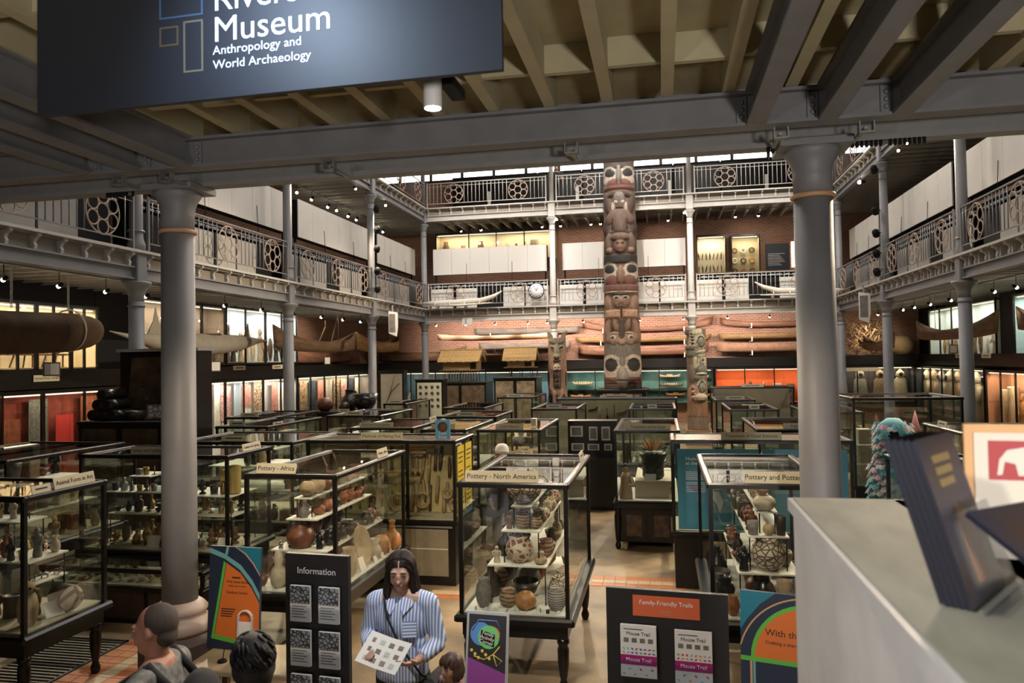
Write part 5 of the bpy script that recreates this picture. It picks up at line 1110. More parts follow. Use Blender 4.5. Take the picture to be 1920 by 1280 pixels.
for k, x0_, x1_, z0_, z1_ in spec:
    nm, lab, m_ = TX[k]; cnt[k] = cnt.get(k, 0) + 1
    cloth(nm, '%s in the long textile wall case, %s of its kind' % (lab, ORD[cnt[k] - 1]), m_, ML5, x0_, x1_, z0_, z1_)
for k in range(9):
    nm, lab, m_ = TX[[4, 6, 5, 7, 2, 6, 3, 5, 2][k]]; cloth('garment', '%s in the wall case by the end corner, %s from the entrance' % (lab, ORD[k]), m_, ML6, .25 + k * .75, .8 + k * .75, .5 + .3 * (k % 2), 2.2, grp='garments by the end corner')
for k in range(6):
    nm, lab, m_ = [('woven_sample', 'grey woven sample', mat('grey_weave', (.2, .2, .17), .9, var=.5, vscale=20)), ('red_sample', 'red woven strip', MATS['red_cloth']), ('rust_sample', 'rust woven cloth', mat('rust_weave', (.32, .09, .04), .9, var=.4))][k % 3]
    cloth(nm, '%s in the dim red weaving wall case, %s from the entrance' % (lab, ORD[k]), m_, ML4, .6 + k * .75, 1.1 + k * .75, 1.1 - .4 * (k % 2), 1.8 + .4 * (k % 2), grp='weaving samples')

# ---------------------------------------------------------------- boats
def hull(L, w, h, rise=.3, n=24, bow=1.0, keel=.25, t=.02, flat=False):
    """open hull along X, keel at z=0 amidships; real shell with inner surface"""
    g = MB(); P = []; m = 9
    for side in (0, 1):
        for i in range(n + 1):
            u = 2 * i / n - 1; f = max(.02, (1 - abs(u) ** 2.4)); ww = w / 2 * f ** .8 - (t if side else 0); ww = max(ww, .006)
            zb = keel * rise * abs(u) ** 3 + (t if side else 0); zt = h + rise * abs(u) ** 3
            for j in range(m):
                a = math.pi * j / (m - 1); cx_ = -math.cos(a); s_ = 1 - math.sin(a) ** .8
                P.append((u * L / 2 * (1 + .03 * s_ * bow), ww * math.copysign(abs(cx_) ** .7, cx_), zb + (zt - zb) * s_))
    F = []; N = (n + 1) * m
    for i in range(n):
        for j in range(m - 1):
            q = i * m + j; F.append((q, q + 1, q + m + 1, q + m)); q += N; F.append((q, q + m, q + m + 1, q + 1))
        for j in (0, m - 1):
            q = i * m + j; F.append((q, q + m, q + m + N, q + N) if j == 0 else (q, q + N, q + m + N, q + m))
    for i in (0, n):
        q = i * m
        for j in range(m - 1): F.append((q + j, q + j + N, q + j + 1 + N, q + j + 1) if i == 0 else (q + j, q + j + 1, q + j + 1 + N, q + j + N))
    return g.add(P, F, True)
BARK = mat('dark_bark', (.10, .055, .03), .7, var=.4, vscale=3, bump=.3); HIDEW = mat('pale_skin_cover', (.36, .33, .27), .7, var=.15, vscale=4); PLANKW = mat('grey_weathered_wood', (.17, .145, .125), .7, var=.4, vscale=6, stretch=(.3, 2, 2), bump=.2)
REDW = mat('reddish_boat_wood', (.22, .105, .065), .6, var=.4, vscale=5, stretch=(.3, 2, 2)); BROWNW = mat('brown_boat_wood', (.17, .10, .055), .6, var=.4, vscale=5, stretch=(.3, 2, 2)); WHITEB = mat('white_painted_boat', (.66, .62, .54), .6, var=.1)
chain_link = MB().torus((0, 0, 0), .022, .006, 10, 5).mesh('link'); chain_link.materials.append(PM['tin'][0])
def chain(x, y, z0, z1, label, cat='chain'):
    t = thing('hanging_chain', label, cat, (x, y, z0), 0, 'chains holding the bark canoe')
    n = int((z1 - z0) / .036)
    for i in range(n): put('link', chain_link, None, t, (0, 0, .02 + i * .036), (0, 0, R(90) if i % 2 else 0))
def wire(p, q, label, grp='boat hanging wires', r=.008):
    o = put('hanging_wire', MB().cyl(p, q, r, n=5), PM['tin'][0]); tag(o, label, 'wire', grp)
bc = thing('bark_canoe', 'big dark bark canoe with blunt round end hanging on chains', 'boat', (-11.3, 10.4, 3.16), R(90))
hm_ = MB(); P = []; n = 30; m = 17
for i in range(n + 1):
    u = 2 * i / n - 1; e = max(0.0, 1 - abs(u) ** 9) ** .5; e = max(e, .03)
    for j in range(m):
        a = math.pi * 2 * j / (m - 1); P.append((u * 3.0, .38 * e * math.cos(a), .38 + .10 * u * u + .40 * e * math.sin(a) * (.92 if math.sin(a) > 0 else 1)))
F = [(i * m + j, i * m + j + 1, (i + 1) * m + j + 1, (i + 1) * m + j) for i in range(n) for j in range(m - 1)]
put('hull', hm_.add(P, F, True), BARK, bc)
for x in (-1.0, 2.15): put('sling', MB().torus((x, 0, .4 + .011 * x * x), .405, .016, 28, 6, 'X'), PM['cream'][0], bc)
chain(-11.3, 11.25, 3.98, 4.72, 'iron chain holding the bark canoe, nearer its middle'); chain(-11.3, 12.55, 4.0, 4.72, 'iron chain holding the bark canoe, nearer its round end')
kb = thing('skin_kayak', 'long pale skin-covered kayak with pointed upturned ends, hanging behind the large column', 'boat', (-11.0, 16.4, 3.2), R(90))
put('hull', MB().tube([(-3.1, 0, .42), (-2.6, 0, .34), (-1.8, 0, .24), (-.8, 0, .2), (0, 0, .2), (.8, 0, .22), (1.8, 0, .28), (2.6, 0, .34), (3.1, 0, .36)], [.012, .05, .17, .25, .27, .25, .19, .07, .012], 12), HIDEW, kb)
put('stern_fin', MB().prism([(-2.0, .34), (-1.35, .4), (-1.6, .7), (-1.7, 1.0), (-1.76, .7), (-1.9, .5)], .03, Matrix.Translation((0, -.015, 0))), HIDEW, kb); put('cockpit_ring', MB().torus((.4, 0, .46), .22, .02, 20, 6, 'Z'), BROWNW, kb)
put('bow_fin', MB().prism([(1.7, .36), (2.3, .34), (2.15, .5), (2.08, .8), (2.0, .55)], .03, Matrix.Translation((0, -.015, 0))), HIDEW, kb)
for i, y in enumerate((15.2, 17.6)): wire((-11.0, y, 3.4), (-11.0, y, 4.74), 'thin wire holding the pale skin kayak, %s one' % ('near' if i == 0 else 'far'))
def boat(nm, label, L, w, h, rise, m_, p, rz, extras=None, tilt=0, keel=.25, wires=True, zt=4.74):
    t = thing(nm, label, 'boat', p, 0, None, rot=(tilt, 0, rz)); put('hull', hull(L, w, h, rise, keel=keel), m_, t)
    for k in (-.25, 0, .25): put('thwart', B(k * L - .03, k * L + .03, -w * .44, w * .44, h * .9, h * .9 + .02), m_, t)
    return t
t = boat('plank_canoe', 'brown carved canoe with upswept ends hanging on the canoe side', 5.8, .6, .34, .45, BROWNW, (-11.0, 22.8, 3.26), R(90))
for i, y in enumerate((21.3, 24.3)): wire((-11.0, y, 3.28), (-11.0, y, 4.74), 'thin wire holding the brown carved canoe, %s one' % ('near' if i == 0 else 'far'))
for i, (y, dz) in enumerate(((23.0, .5), (23.9, .75))):
    o = put('paddle', MB().cyl((0, -.2, 0), (0, .25, dz), .02).ell((0, .3, dz + .1), (.015, .06, .14), 8, 6), PM['pale wood'][0], None, (-11.0, y, 3.6)); tag(o, 'wooden paddle standing up from the brown carved canoe, %s' % ('shorter' if i == 0 else 'taller'), 'paddle')
boat('bark_boat', 'pale brown bark boat on the ledge below the carved canoe', 5.2, .6, .42, .3, REDW, (-13.5, 28.5, 2.86), R(90))
boat('planked_boat', 'ochre planked boat with curled stem near the end corner', 4.6, .7, .4, .35, mat('ochre_boat', (.34, .2, .07), .6, var=.4, stretch=(.3, 2, 2)), (-11.3, 28.9, 3.3), R(90))
for i, y in enumerate((27.6, 30.2)): wire((-11.3, y, 3.31), (-11.3, y, 4.74), 'thin wire holding the ochre planked boat, %s one' % ('near' if i == 0 else 'far'))
boat('dark_hull_boat', 'dark low boat on the ledge in the end corner', 4.2, .7, .45, .3, BROWNW, (-11.0, 33.55, 2.86), 0)
# along the end wall
def wall_boat(nm, label, x0, x1, z, w, h, rise, m_, y=33.55, keel=.6):
    boat(nm, label, x1 - x0, w, h, rise, m_, ((x0 + x1) / 2, y, z), 0, keel=keel)
wall_boat('long_log_boat', 'long dark log boat high on the end wall above the model houses', -9.6, -4.3, 3.75, .5, .22, .12, BROWNW, 31.6)
wall_boat('grey_dugout', 'grey weathered dugout above the log boat, on the end wall', -8.4, -3.6, 4.05, .5, .28, .05, PLANKW, 33.5)
wall_boat('flat_dugout', 'flat grey plank boat under the log boat, on the end wall', -8.2, -4.0, 3.36, .4, .3, .05, PLANKW, 33.5)
wall_boat('slim_red_canoe', 'slim reddish canoe highest on the end wall behind the tallest pole', -3.4, 2.2, 4.05, .4, .2, .42, REDW)
wall_boat('ochre_bark_canoe', 'ochre-sided canoe at mid height behind the tallest pole', -3.7, 2.1, 3.58, .45, .2, .12, mat('ochre_side', (.24, .15, .06), .6, var=.3, stretch=(.3, 2, 2)))
wall_boat('broad_red_canoe', 'broad reddish canoe lowest on the end wall behind the tallest pole', -3.6, 2.0, 2.97, .6, .34, .22, REDW)
wall_boat('slim_pale_canoe', 'slim pale canoe highest on the end wall beside the round-eyed pole', 2.6, 7.0, 4.12, .4, .22, .25, REDW)
wall_boat('ochre_long_canoe', 'ochre canoe at mid height beside the round-eyed pole', 2.5, 7.1, 3.62, .4, .22, .05, MATS['ochre_side'])
wall_boat('stitched_bark_canoe', 'pale stitched bark canoe lowest beside the round-eyed pole', 2.4, 7.1, 3.05, .6, .36, .08, mat('pale_bark', (.30, .17, .11), .7, var=.3, vscale=5))
hk = MB().box(-.02, .02, -.36, .53, 0, .04).box(-.02, .02, -.36, -.33, .04, .2).mesh('wall_hook'); hk.materials.append(PM['white'][0])
for i, (x, z) in enumerate(((-2.5, 4.05), (1.0, 4.05), (-2.6, 3.5), (1.0, 3.5), (-2.2, 2.93), (1.0, 2.93), (3.8, 4.13), (6.0, 4.13), (3.8, 3.55), (6.0, 3.55), (3.8, 2.97), (6.0, 2.97), (-7.6, 3.97), (-4.6, 3.97), (-7.4, 3.28), (-4.8, 3.28))):
    o = put('boat_hook', hk, None, None, (x, 33.46, z - .045)); tag(o, 'white wall hook carrying a boat on the end wall, %s along row %s' % (ORD[i % 2], ORD[i // 2]), 'hook', 'white boat hooks')
wire((-7.8, 31.6, 3.95), (-7.8, 31.6, 4.74), 'thin wire holding the long log boat, corner end'); wire((-5.6, 31.6, 3.95), (-5.6, 31.6, 4.74), 'thin wire holding the long log boat, pole end')
# parka side
t = boat('dark_canoe', 'dark slender canoe hanging before the plaster figure case', 6.2, .5, .3, .42, BROWNW, (8.6, 24.6, 3.28), R(90))
for i, y in enumerate((23.2, 26.0)): wire((8.6, y, 3.29), (8.6, y, 4.74), 'thin wire holding the dark slender canoe, %s one' % ('near' if i == 0 else 'far'), r=.01)
boat('short_dark_canoe', 'short dark canoe hanging before the brushwood trap', 4.0, .5, .3, .35, BROWNW, (8.0, 30.2, 3.0), R(90)); 
for i, y in enumerate((29.0, 31.4)): wire((8.0, y, 3.01), (8.0, y, 4.74), 'thin wire holding the short dark canoe, %s one' % ('near' if i == 0 else 'far'), r=.01)
boat('edge_canoe', 'dark canoe with white prow at the picture edge', 5.0, .5, .3, .4, BROWNW, (8.9, 18.6, 3.35), R(90))
for i, (x, y, z, rz) in enumerate(((-11.3, 12.15, 2.74, 72), (-10.95, 16.9, 2.73, 75), (-10.95, 23.3, 2.845, 78), (8.55, 24.4, 2.865, -70))):
    t = thing('framed_caption', 'white caption in a small wooden frame hanging below %s' % ['the big bark canoe', 'the pale skin kayak', 'the brown carved canoe', 'the dark slender canoe'][i], 'caption', (x, y, z), R(rz), 'framed boat captions'); put('frame', B(-.16, .16, 0, .02, 0, .26), PM['wood'][0], t); put('sheet', B(-.135, .135, -.003, 0, .025, .235), PAPER, t); put('cord', MB().cyl((-.1, .01, .26), (-.1, .01, .42), .004, n=4).cyl((.1, .01, .26), (.1, .01, .42), .004, n=4), PM['cream'][0], t)
# model boats in the teal case
for i, (x, z, L) in enumerate(((-3.6, 1.15, 1.0), (-3.5, 1.7, .9), (-2.2, 1.2, 1.1), (-2.0, 1.75, .9), (.35, 2.0, .9), (.4, 1.6, 1.0), (.6, 1.2, .9), (1.65, 1.95, .8), (1.6, 1.55, .9), (1.65, 1.15, .9), (-1.0, 1.3, .8))):
    t = thing('model_boat', 'small wooden model boat against teal backing, %s along, %s' % (ORD[i], 'upper tier' if z > 1.7 else ('middle tier' if z > 1.4 else 'lower tier')), 'model boat', (x, 33.72, z), 0, 'model boats')
    m_ = [mat('model_orange', (.45, .18, .07), .5), PM['pale wood'][0], PM['wood'][0]][i % 3]
    put('hull', hull(L, .16, .08, .1, 14), m_, t)
    put('cabin', B(-.12, .12, -.05, .05, .05, .15), PM['buff'][0], t)
    if i % 2 == 0: put('mast', MB().cyl((0, 0, .05), (0, 0, .26), .008), PM['wood'][0], t)
    else:
        for k in range(6): put('rower', MB().ell((-.25 + k * .1, 0, .12), (.025, .02, .05), 6, 5), PM['cream'][0], t)
sh_ = put('model_shelf', MB().box(-4.2, 2.1, 33.45, 33.9, 1.5, 1.515), BLACKM); 
sh_.parent = None; tag(sh_, 'thin dark glass-like shelf in the teal model boat case', 'shelf')
# brushwood trap in the end corner, plus basketry
t = thing('brushwood_trap', 'tangled brushwood fish trap standing on the ledge in the parka-side corner', 'fish trap', (8.35, 33.4, 2.86))
rnd = random.Random(4); TW = mat('brushwood', (.46, .31, .16), .8, var=.4)
for i in range(150):
    a = rnd.uniform(0, 6.28); q = Vector((rnd.uniform(-.8, .8), rnd.uniform(-.25, .25), rnd.uniform(.05, 1.4))); d = Vector((rnd.uniform(-.4, .4), rnd.uniform(-.1, .1), rnd.uniform(-.5, .5)))
    q2 = q + d; q2.z = max(.02, q2.z); put('twig', MB().cyl(q, q2, .024, .014, n=5), TW, t)
t = thing('fish_basket', 'round woven fish basket on the ledge beside the brushwood trap', 'basket', (9.78, 33.45, 2.86)); put('body', MB().lathe([(.25, 0), (.42, .2), (.45, .45), (.3, .7), (.28, .72)], 18), PM['straw'][0], t); put('rim', MB().torus((0, 0, .72), .29, .03, 20, 6, 'Z'), PM['straw'][0], t)
# ================================================================ CARVED POLES
POLE = attr_mat('painted_cedar')
CEDAR = (.125, .08, .058); GREY = (.17, .155, .14); BLK = (.018, .016, .015); PALEC = (.40, .35, .29); REDB = (.125, .05, .036); DKC = (.055, .034, .025); PINKC = (.20, .122, .088)
def carve(name, label, p, rz, z0, z1, r0, r1, feats, base=CEDAR, nu=96, dz=.024, parts=None, cat='carved pole'):
    """a round timber carved and painted by relief features laid out over its front (-Y) face"""
    nv = int((z1 - z0) / dz); P = []; colr = []
    fe = []
    for f in feats:
        fe.append(f)
        if f.get('mir', True) and abs(f['x']) > .01: h_ = dict(f); h_['x'] = -f['x']; h_['a'] = -f.get('a', 0); fe.append(h_)
    for k in range(nv + 1):
        z = z0 + (z1 - z0) * k / nv; rr = r0 + (r1 - r0) * k / nv
        near = [f for f in fe if abs(z - f['z']) < max(f['rx'] * rr * 1.2, f['rz'] * 1.2) + .02]
        for i in range(nu):
            a = 2 * math.pi * i / nu; x = math.sin(a); front = math.cos(a) > -.15
            d_ = 0.0; c_ = base
            if front:
                for f in near:
                    ca, sa = math.cos(f.get('a', 0)), math.sin(f.get('a', 0)); dx = (x - f['x']) * rr; dzz = z - f['z']
                    u = (dx * ca + dzz * sa) / (f['rx'] * rr); v_ = (-dx * sa + dzz * ca) / f['rz']
                    if f.get('box'): q = max(abs(u), abs(v_)) ** 4
                    else: q = u * u + v_ * v_
                    if q < 1:
                        if f['b'] >= 0: d_ = max(d_, f['b'] * (1 - q) ** .5) if not f.get('add') else d_ + f['b'] * (1 - q) ** .5
                        else: d_ += f['b'] * min(1, (1 - q) * 3)
                        if f.get('ring'): c_ = f['c'] if q < f['ring'] else f['c2']
                        elif f.get('c'): c_ = f['c']
            R_ = rr + d_; P.append((R_ * math.sin(a), -R_ * math.cos(a), z)); colr.append(c_)
    F = [(k * nu + i, (k + 1) * nu + i, (k + 1) * nu + (i + 1) % nu, k * nu + (i + 1) % nu) for k in range(nv) for i in range(nu)]
    F += [tuple(range(nu)), tuple(range(nv * nu + nu - 1, nv * nu - 1, -1))]
    t = thing(name, label, cat, p, rz)
    me = MB().add(P, F, True).mesh('carved_trunk'); at = me.attributes.new('paint', 'FLOAT_COLOR', 'POINT')
    flat = []
    for c_ in colr: flat += [c_[0], c_[1], c_[2], 1.0]
    at.data.foreach_set('color', flat); put('carved_trunk', me, POLE, t)
    return t
def ft(x, z, rx, rz, b, c=None, **k): return dict(x=x, z=z, rx=rx, rz=rz, b=b, c=c, **k)
def Z(v): return 10.6 - v * .0071
def eye(x, v, rx, rv, a=0, b=.05): return [ft(x, Z(v), rx * 1.3, rv * .0071 * 1.35, .03, PALEC, a=a), ft(x, Z(v), rx, rv * .0071, b, BLK, a=a, ring=.8, c2=PALEC)]
BF = []
# top bird face
BF += [ft(0, Z(30), 1.05, .12, .06, DKC, box=1), ft(0, Z(70), 1.0, .2, .05, (.06, .048, .04), box=1)] + [ft(.5, Z(150), .5, .22, .03, PALEC)] + eye(.55, 118, .36, 24, .35)
BF += [ft(0, Z(135), .17, .4, .16, GREY), ft(.42, Z(172), .38, .14, .07, REDB, a=-.4), ft(0, Z(195), .95, .07, .07, REDB, box=1)]
# raised arms and inverted head
BF += [ft(.72, Z(275), .2, .42, .11, DKC, a=-.15), ft(.45, Z(232), .32, .1, .1, DKC, a=-.5), ft(0, Z(262), .42, .26, .06, (.11, .085, .07)), ft(0, Z(240), .3, .14, .09, GREY), ft(.2, Z(272), .12, .05, .08, PALEC, a=.4), ft(.4, Z(295), .1, .16, .05, PALEC), ft(0, Z(300), .25, .05, .08, DKC)]
BF += [ft(0, Z(375), .5, .48, .13, (.11, .075, .058)), ft(.55, Z(355), .22, .36, .13, CEDAR, a=.5), ft(.8, Z(400), .2, .3, .09, DKC), ft(.45, Z(400), .04, .3, -.05, BLK, a=.2), ft(0, Z(430), .95, .035, .04, DKC, box=1)]
# crouching small figure
BF += [ft(0, Z(490), .95, .38, .02, DKC, box=1), ft(0, Z(455), .62, .16, .13, CEDAR), ft(.68, Z(480), .17, .36, .13, CEDAR, a=.1), ft(.62, Z(525), .17, .12, .12, PINKC), ft(0, Z(505), .36, .27, .16, (.17, .085, .06)), ft(.14, Z(492), .1, .05, -.03, BLK), ft(0, Z(510), .07, .1, .2, PINKC), ft(0, Z(532), .16, .04, .17, REDB)]
# second bird face
BF += [ft(0, Z(570), 1.0, .17, .06, BLK, box=1), ft(.5, Z(645), .55, .28, .03, PALEC)] + eye(.62, 622, .34, 26, .35)
BF += [ft(0, Z(655), .22, .36, .17, PINKC), ft(.5, Z(682), .36, .2, .08, REDB), ft(0, Z(722), 1.0, .13, .1, (.12, .055, .042), box=1), ft(0, Z(742), .95, .03, .1, PALEC, box=1)]
# man with clasped hands
BF += [ft(.72, Z(800), .22, .32, .1, PINKC, a=-.15), ft(0, Z(785), .5, .33, .13, PINKC), ft(.22, Z(772), .17, .07, .15, PALEC), ft(.22, Z(772), .1, .045, .17, BLK), ft(0, Z(790), .1, .13, .19, PINKC), ft(0, Z(812), .26, .06, .17, DKC), ft(0, Z(815), .22, .02, .15, PALEC), ft(0, Z(755), .5, .05, .14, BLK)]
BF += [ft(.46, Z(857), .4, .16, .13, (.32, .2, .14), box=1)] + [ft(.2 + 0 * k, Z(843 + k * 9), .2, .028, .15, (.34, .22, .16)) for k in range(4)] + [ft(0, Z(857), .035, .16, -.1, BLK)]
BF += [ft(.78, Z(950), .2, .5, .12, PINKC, a=.12), ft(0, Z(950), .6, .45, .0, DKC, box=1), ft(.33, Z(915), .15, .26, .14, (.17, .105, .075), a=-.2), ft(.42, Z(985), .3, .27, .14, (.22, .16, .125)), ft(.42, Z(978), .14, .08, .16, BLK, ring=.4, c2=PALEC), ft(.36, Z(955), .2, .035, .18, PALEC), ft(0, Z(1005), .2, .14, .13, (.25, .16, .12)), ft(.7, Z(1015), .2, .13, .1, DKC)]
# great bird at the foot
BF += [ft(0, Z(1060), 1.0, .34, .08, (.125, .112, .10), box=1), ft(.5, Z(1135), .55, .46, .05, PALEC)] + eye(.58, 1120, .37, 40, .25, .07)
BF += [ft(0, Z(1105), .16, .2, .09, GREY), ft(0, Z(1200), 1.0, .13, .1, REDB, box=1), ft(.6, Z(1202), .32, .035, .06, BLK), ft(0, Z(1235), 1.0, .12, .07, DKC, box=1), ft(0, Z(1185), .3, .42, .27, (.19, .17, .15)), ft(0, Z(1200), .3, .03, -.04, BLK)]
tp = carve('totem_pole', 'tallest carved totem pole of stacked bird and animal faces, rising past both galleries', (-1.42, 28.3, 0), R(2), 1.76, 11.4, .69, .55, BF)
st = thing('pole_plinth', 'black plinth with carved grey front under the tallest totem pole', 'plinth', (-1.42, 28.3, 0)); put('body', B(-.85, .85, -.75, .75, 0, 1.66), BLACK, st); put('top', MB().bbox(-.95, .95, -.85, .85, 1.66, 1.758, .02), BLACK, st)
put('relief_panel', B(-.7, .7, -.78, -.75, .9, 1.6), cell_mat('grey_relief', (.1, .08, .07), (.3, .26, .22), 3), st)
# wolf-eared pole
z_ = lambda y: 3.84 - (y - 622) * .0184
WF = [ft(0, z_(645), .9, .3, .06, (.17, .145, .115)), ft(.42, z_(652), .36, .075, .07, PALEC, a=.45), ft(.42, z_(652), .24, .045, .085, BLK, a=.45), ft(.45, z_(642), .42, .06, .1, (.1, .085, .07), a=.5), ft(0, z_(660), .22, .3, .16, (.2, .18, .15)), ft(0, z_(668), .32, .12, .2, (.22, .19, .16)), ft(.14, z_(671), .1, .05, .22, DKC), ft(0, z_(676), .4, .05, .14, DKC)]
WF += [ft(.74, z_(705), .2, .62, .1, PINKC), ft(.74, z_(710), .04, .4, -.04, BLK), ft(0, z_(690), .36, .17, .08, PALEC), ft(.15, z_(689), .07, .035, .1, BLK), ft(0, z_(693), .14, .03, .1, REDB), ft(.17, z_(703), .12, .09, .07, PALEC, box=1), ft(.17, z_(712), .12, .07, .06, PALEC, box=1), ft(.17, z_(721), .12, .08, .07, PALEC, box=1), ft(0, z_(712), .4, .35, -.03, DKC, box=1), ft(.55, z_(748), .36, .4, .1, PINKC), ft(.55, z_(748), .12, .2, -.03, BLK), ft(0, z_(740), .1, .2, .05, DKC)]
wp = carve('wolf_pole', 'shorter carved pole topped by a wolf head with upright ears', (-3.5, 25.5, 0), R(4), .3, 3.62, .34, .3, WF, (.22, .145, .095), 64, .022)
for s_ in (-1, 1): put('ear', MB().prism([(-.09, 0), (.09, 0), (.12, .22), (.17, .34), (.05, .3), (-.05, .2)] if s_ > 0 else [(-.09, 0), (.09, 0), (.05, .2), (-.05, .3), (-.17, .34), (-.12, .22)], .1, Matrix.Translation((s_ * .2, -.12, 3.52))), mat('ear_paint', (.17, .14, .11), .7, var=.3), wp)
put('foot_block', B(-.45, .45, -.45, .45, 0, .3), BLACK, wp)
# round-eyed pole
z_ = lambda y: 3.82 - (y - 617) * .0179
GG = (.13, .14, .11); CR = (.45, .41, .32)
def rnd_eye(y): return [ft(.42, z_(y), .46, .27, .09, CR, mir=False), ft(.42, z_(y), .34, .2, .1, BLK, mir=False), ft(.42, z_(y), .24, .15, .12, (.2, .19, .16), mir=False)]
RF = [ft(-.2, z_(622), .9, .1, .08, GG, box=1, mir=False), ft(-.25, z_(637), .5, .34, .05, CR, mir=False, a=-.2)]
for k in range(5): RF += [ft(-.34 + .02 * k, z_(626 + k * 6), .17, .04, .1, BLK, mir=False, a=.5), ft(-.5, z_(629 + k * 6), .12, .035, .1, CR, mir=False, a=-.5)]
RF += [ft(.1, z_(624), .5, .1, .09, CR, mir=False, a=.6)] + rnd_eye(641) + [ft(-.5, z_(652), .5, .08, .1, (.15, .12, .1), box=1, mir=False), ft(-.45, z_(662), .45, .12, .07, GG, box=1, mir=False), ft(.4, z_(663), .5, .22, .12, GG, mir=False), ft(.35, z_(659), .45, .04, .15, CR, mir=False, a=.3), ft(.35, z_(666), .4, .03, .14, CR, mir=False, a=.2), ft(.3, z_(680), .6, .22, .07, CR, box=1, mir=False)]
for k in range(3): RF += [ft(.1 + .22 * k, z_(675 + 4 * k), .07, .12, .09, GG, mir=False), ft(.55, z_(675 + k * 6), .1, .04, .1, BLK, mir=False)]
RF += [ft(.45, z_(693), .5, .17, .12, GG, mir=False), ft(.4, z_(700), .5, .05, .14, CR, mir=False), ft(.3, z_(707), .6, .12, .1, GG, mir=False), ft(-.5, z_(700), .4, .3, .07, (.13, .1, .08), mir=False)] + rnd_eye(724) + [ft(-.4, z_(737), .5, .3, .06, (.3, .17, .11), mir=False)]
for k in range(5): RF += [ft(-.34, z_(727 + k * 5), .15, .035, .1, CR if k % 2 else BLK, mir=False, a=.5)]
RF += [ft(.35, z_(742), .55, .12, .12, CR, mir=False), ft(.3, z_(747), .5, .06, .14, (.16, .13, .1), mir=False), ft(0, z_(765), 1.0, .25, .02, (.2, .12, .07), box=1)]
rp = carve('round_eye_pole', 'shorter carved grey-green pole with toothed jaws and round white-ringed eyes', (1.15, 25.5, 0), R(-3), .5, 3.82, .34, .31, RF, (.17, .13, .095), 64, .02)
put('foot_block', B(-.4, .4, -.4, .4, 0, .5), mat('stepped_block', (.2, .12, .07), .6), rp)

# ================================================================ GALLERY FITTINGS
BROWN = mat('brown_ledge', (.12, .065, .04), .45); GLINT = mat('glassware', (.5, .56, .6), .15, var=.6, vscale=20)
def gallery_cabinet(p, rz, L, who, m_=GREYP):
    t = thing('gallery_cabinet', 'pale panelled cabinet behind the lower gallery railing, ' + who, 'cabinet', (p[0], p[1], G1), rz, 'panelled cabinets behind the gallery railings')
    n = max(3, round(L / .95)); s = L / n
    put('carcase', B(.1, L - .1, .30, .75, .0, .86), BLACKM, t)
    for i in range(n):
        if (i * 7 + int(L * 10)) % 5 == 4: continue
        g_ = .10 if i % 2 else .03
        put('panel', B(i * s + g_, (i + 1) * s - .03, .262, .298, .04, .84), m_, t)
    put('ledge', B(.05, L - .05, .22, .78, 1.06, 1.10), BROWN, t)
    put('back_rail', B(.05, L - .05, .70, .75, .86, 1.06), BLACKM, t)
    put('glass_tray', B(.1, L - .1, .26, .66, .9, .905), GLASS, t)
    for k in range(int(L / .28)): put('glass_tube', MB().cyl((.2 + k * .28, .3, .95), (.42 + k * .28, .32, .955), .035, n=8), GLINT, t)
def white_screen(p, rz, L, who, n=6, m_=WHITEP):
    t = thing('white_screen', 'white boarded screen standing above the lower gallery railing, ' + who, 'screen', (p[0], p[1], 6.55), rz, 'white screens over the gallery railings')
    put('core', B(0, L, .02, .30, .02, 1.08), BLACKM, t)
    for i in range(n): put('board', B(L * i / n + .004, L * (i + 1) / n - .004, -.01, .018, 0, 1.1), m_, t)
    for q in (.08, L - .08): put('leg', B(q - .03, q + .03, .1, .16, -.397, .02), BLACKM, t)
    for k in range(2): put('stay_rod', MB().cyl((L * (.3 + .4 * k), -.02, .45), (L * (.3 + .4 * k), -.06, -.38), .008, n=5), BLACKM, t)
LN = ['nearest the entrance', 'second from the entrance', 'third from the entrance', 'next to the end wall']
for i in range(4):
    L_ = YS[i + 1] - YS[i] - .4
    gallery_cabinet((XC[0], YS[i] + .2), R(90), L_, 'canoe side, ' + LN[i]); gallery_cabinet((XC[3], YS[i + 1] - .2), R(-90), L_, 'parka side, ' + LN[i])
for i, (a, b) in enumerate(((13.6, 19.3), (19.85, 25.45), (26.0, 30.3))): white_screen((-10.2, a), R(90), b - a, 'canoe side, ' + LN[i])
for i, (a, b) in enumerate(((13.2, 19.6), (20.3, 25.95), (26.7, 30.6))): white_screen((7.2, b), R(-90), b - a, 'parka side, ' + LN[i])
WB = mat('bright_white_board', (.66, .64, .60), .6)
gallery_cabinet((XC[0] + .2, YC[3]), 0, 5.0, 'end wall, with the clock', WB); gallery_cabinet((XC[1] + .2, YC[3]), 0, 5.0, 'end wall, behind the tallest pole', WB); gallery_cabinet((XC[2] + .2, YC[3]), 0, 5.0, 'end wall, beyond the round-eyed pole', WB)
white_screen((-9.45, 30.5), 0, 4.9, 'end wall, by the canoe-side corner', 6, WB); white_screen((-3.9, 30.5), 0, 4.95, 'end wall, behind the tallest pole', 6, WB)
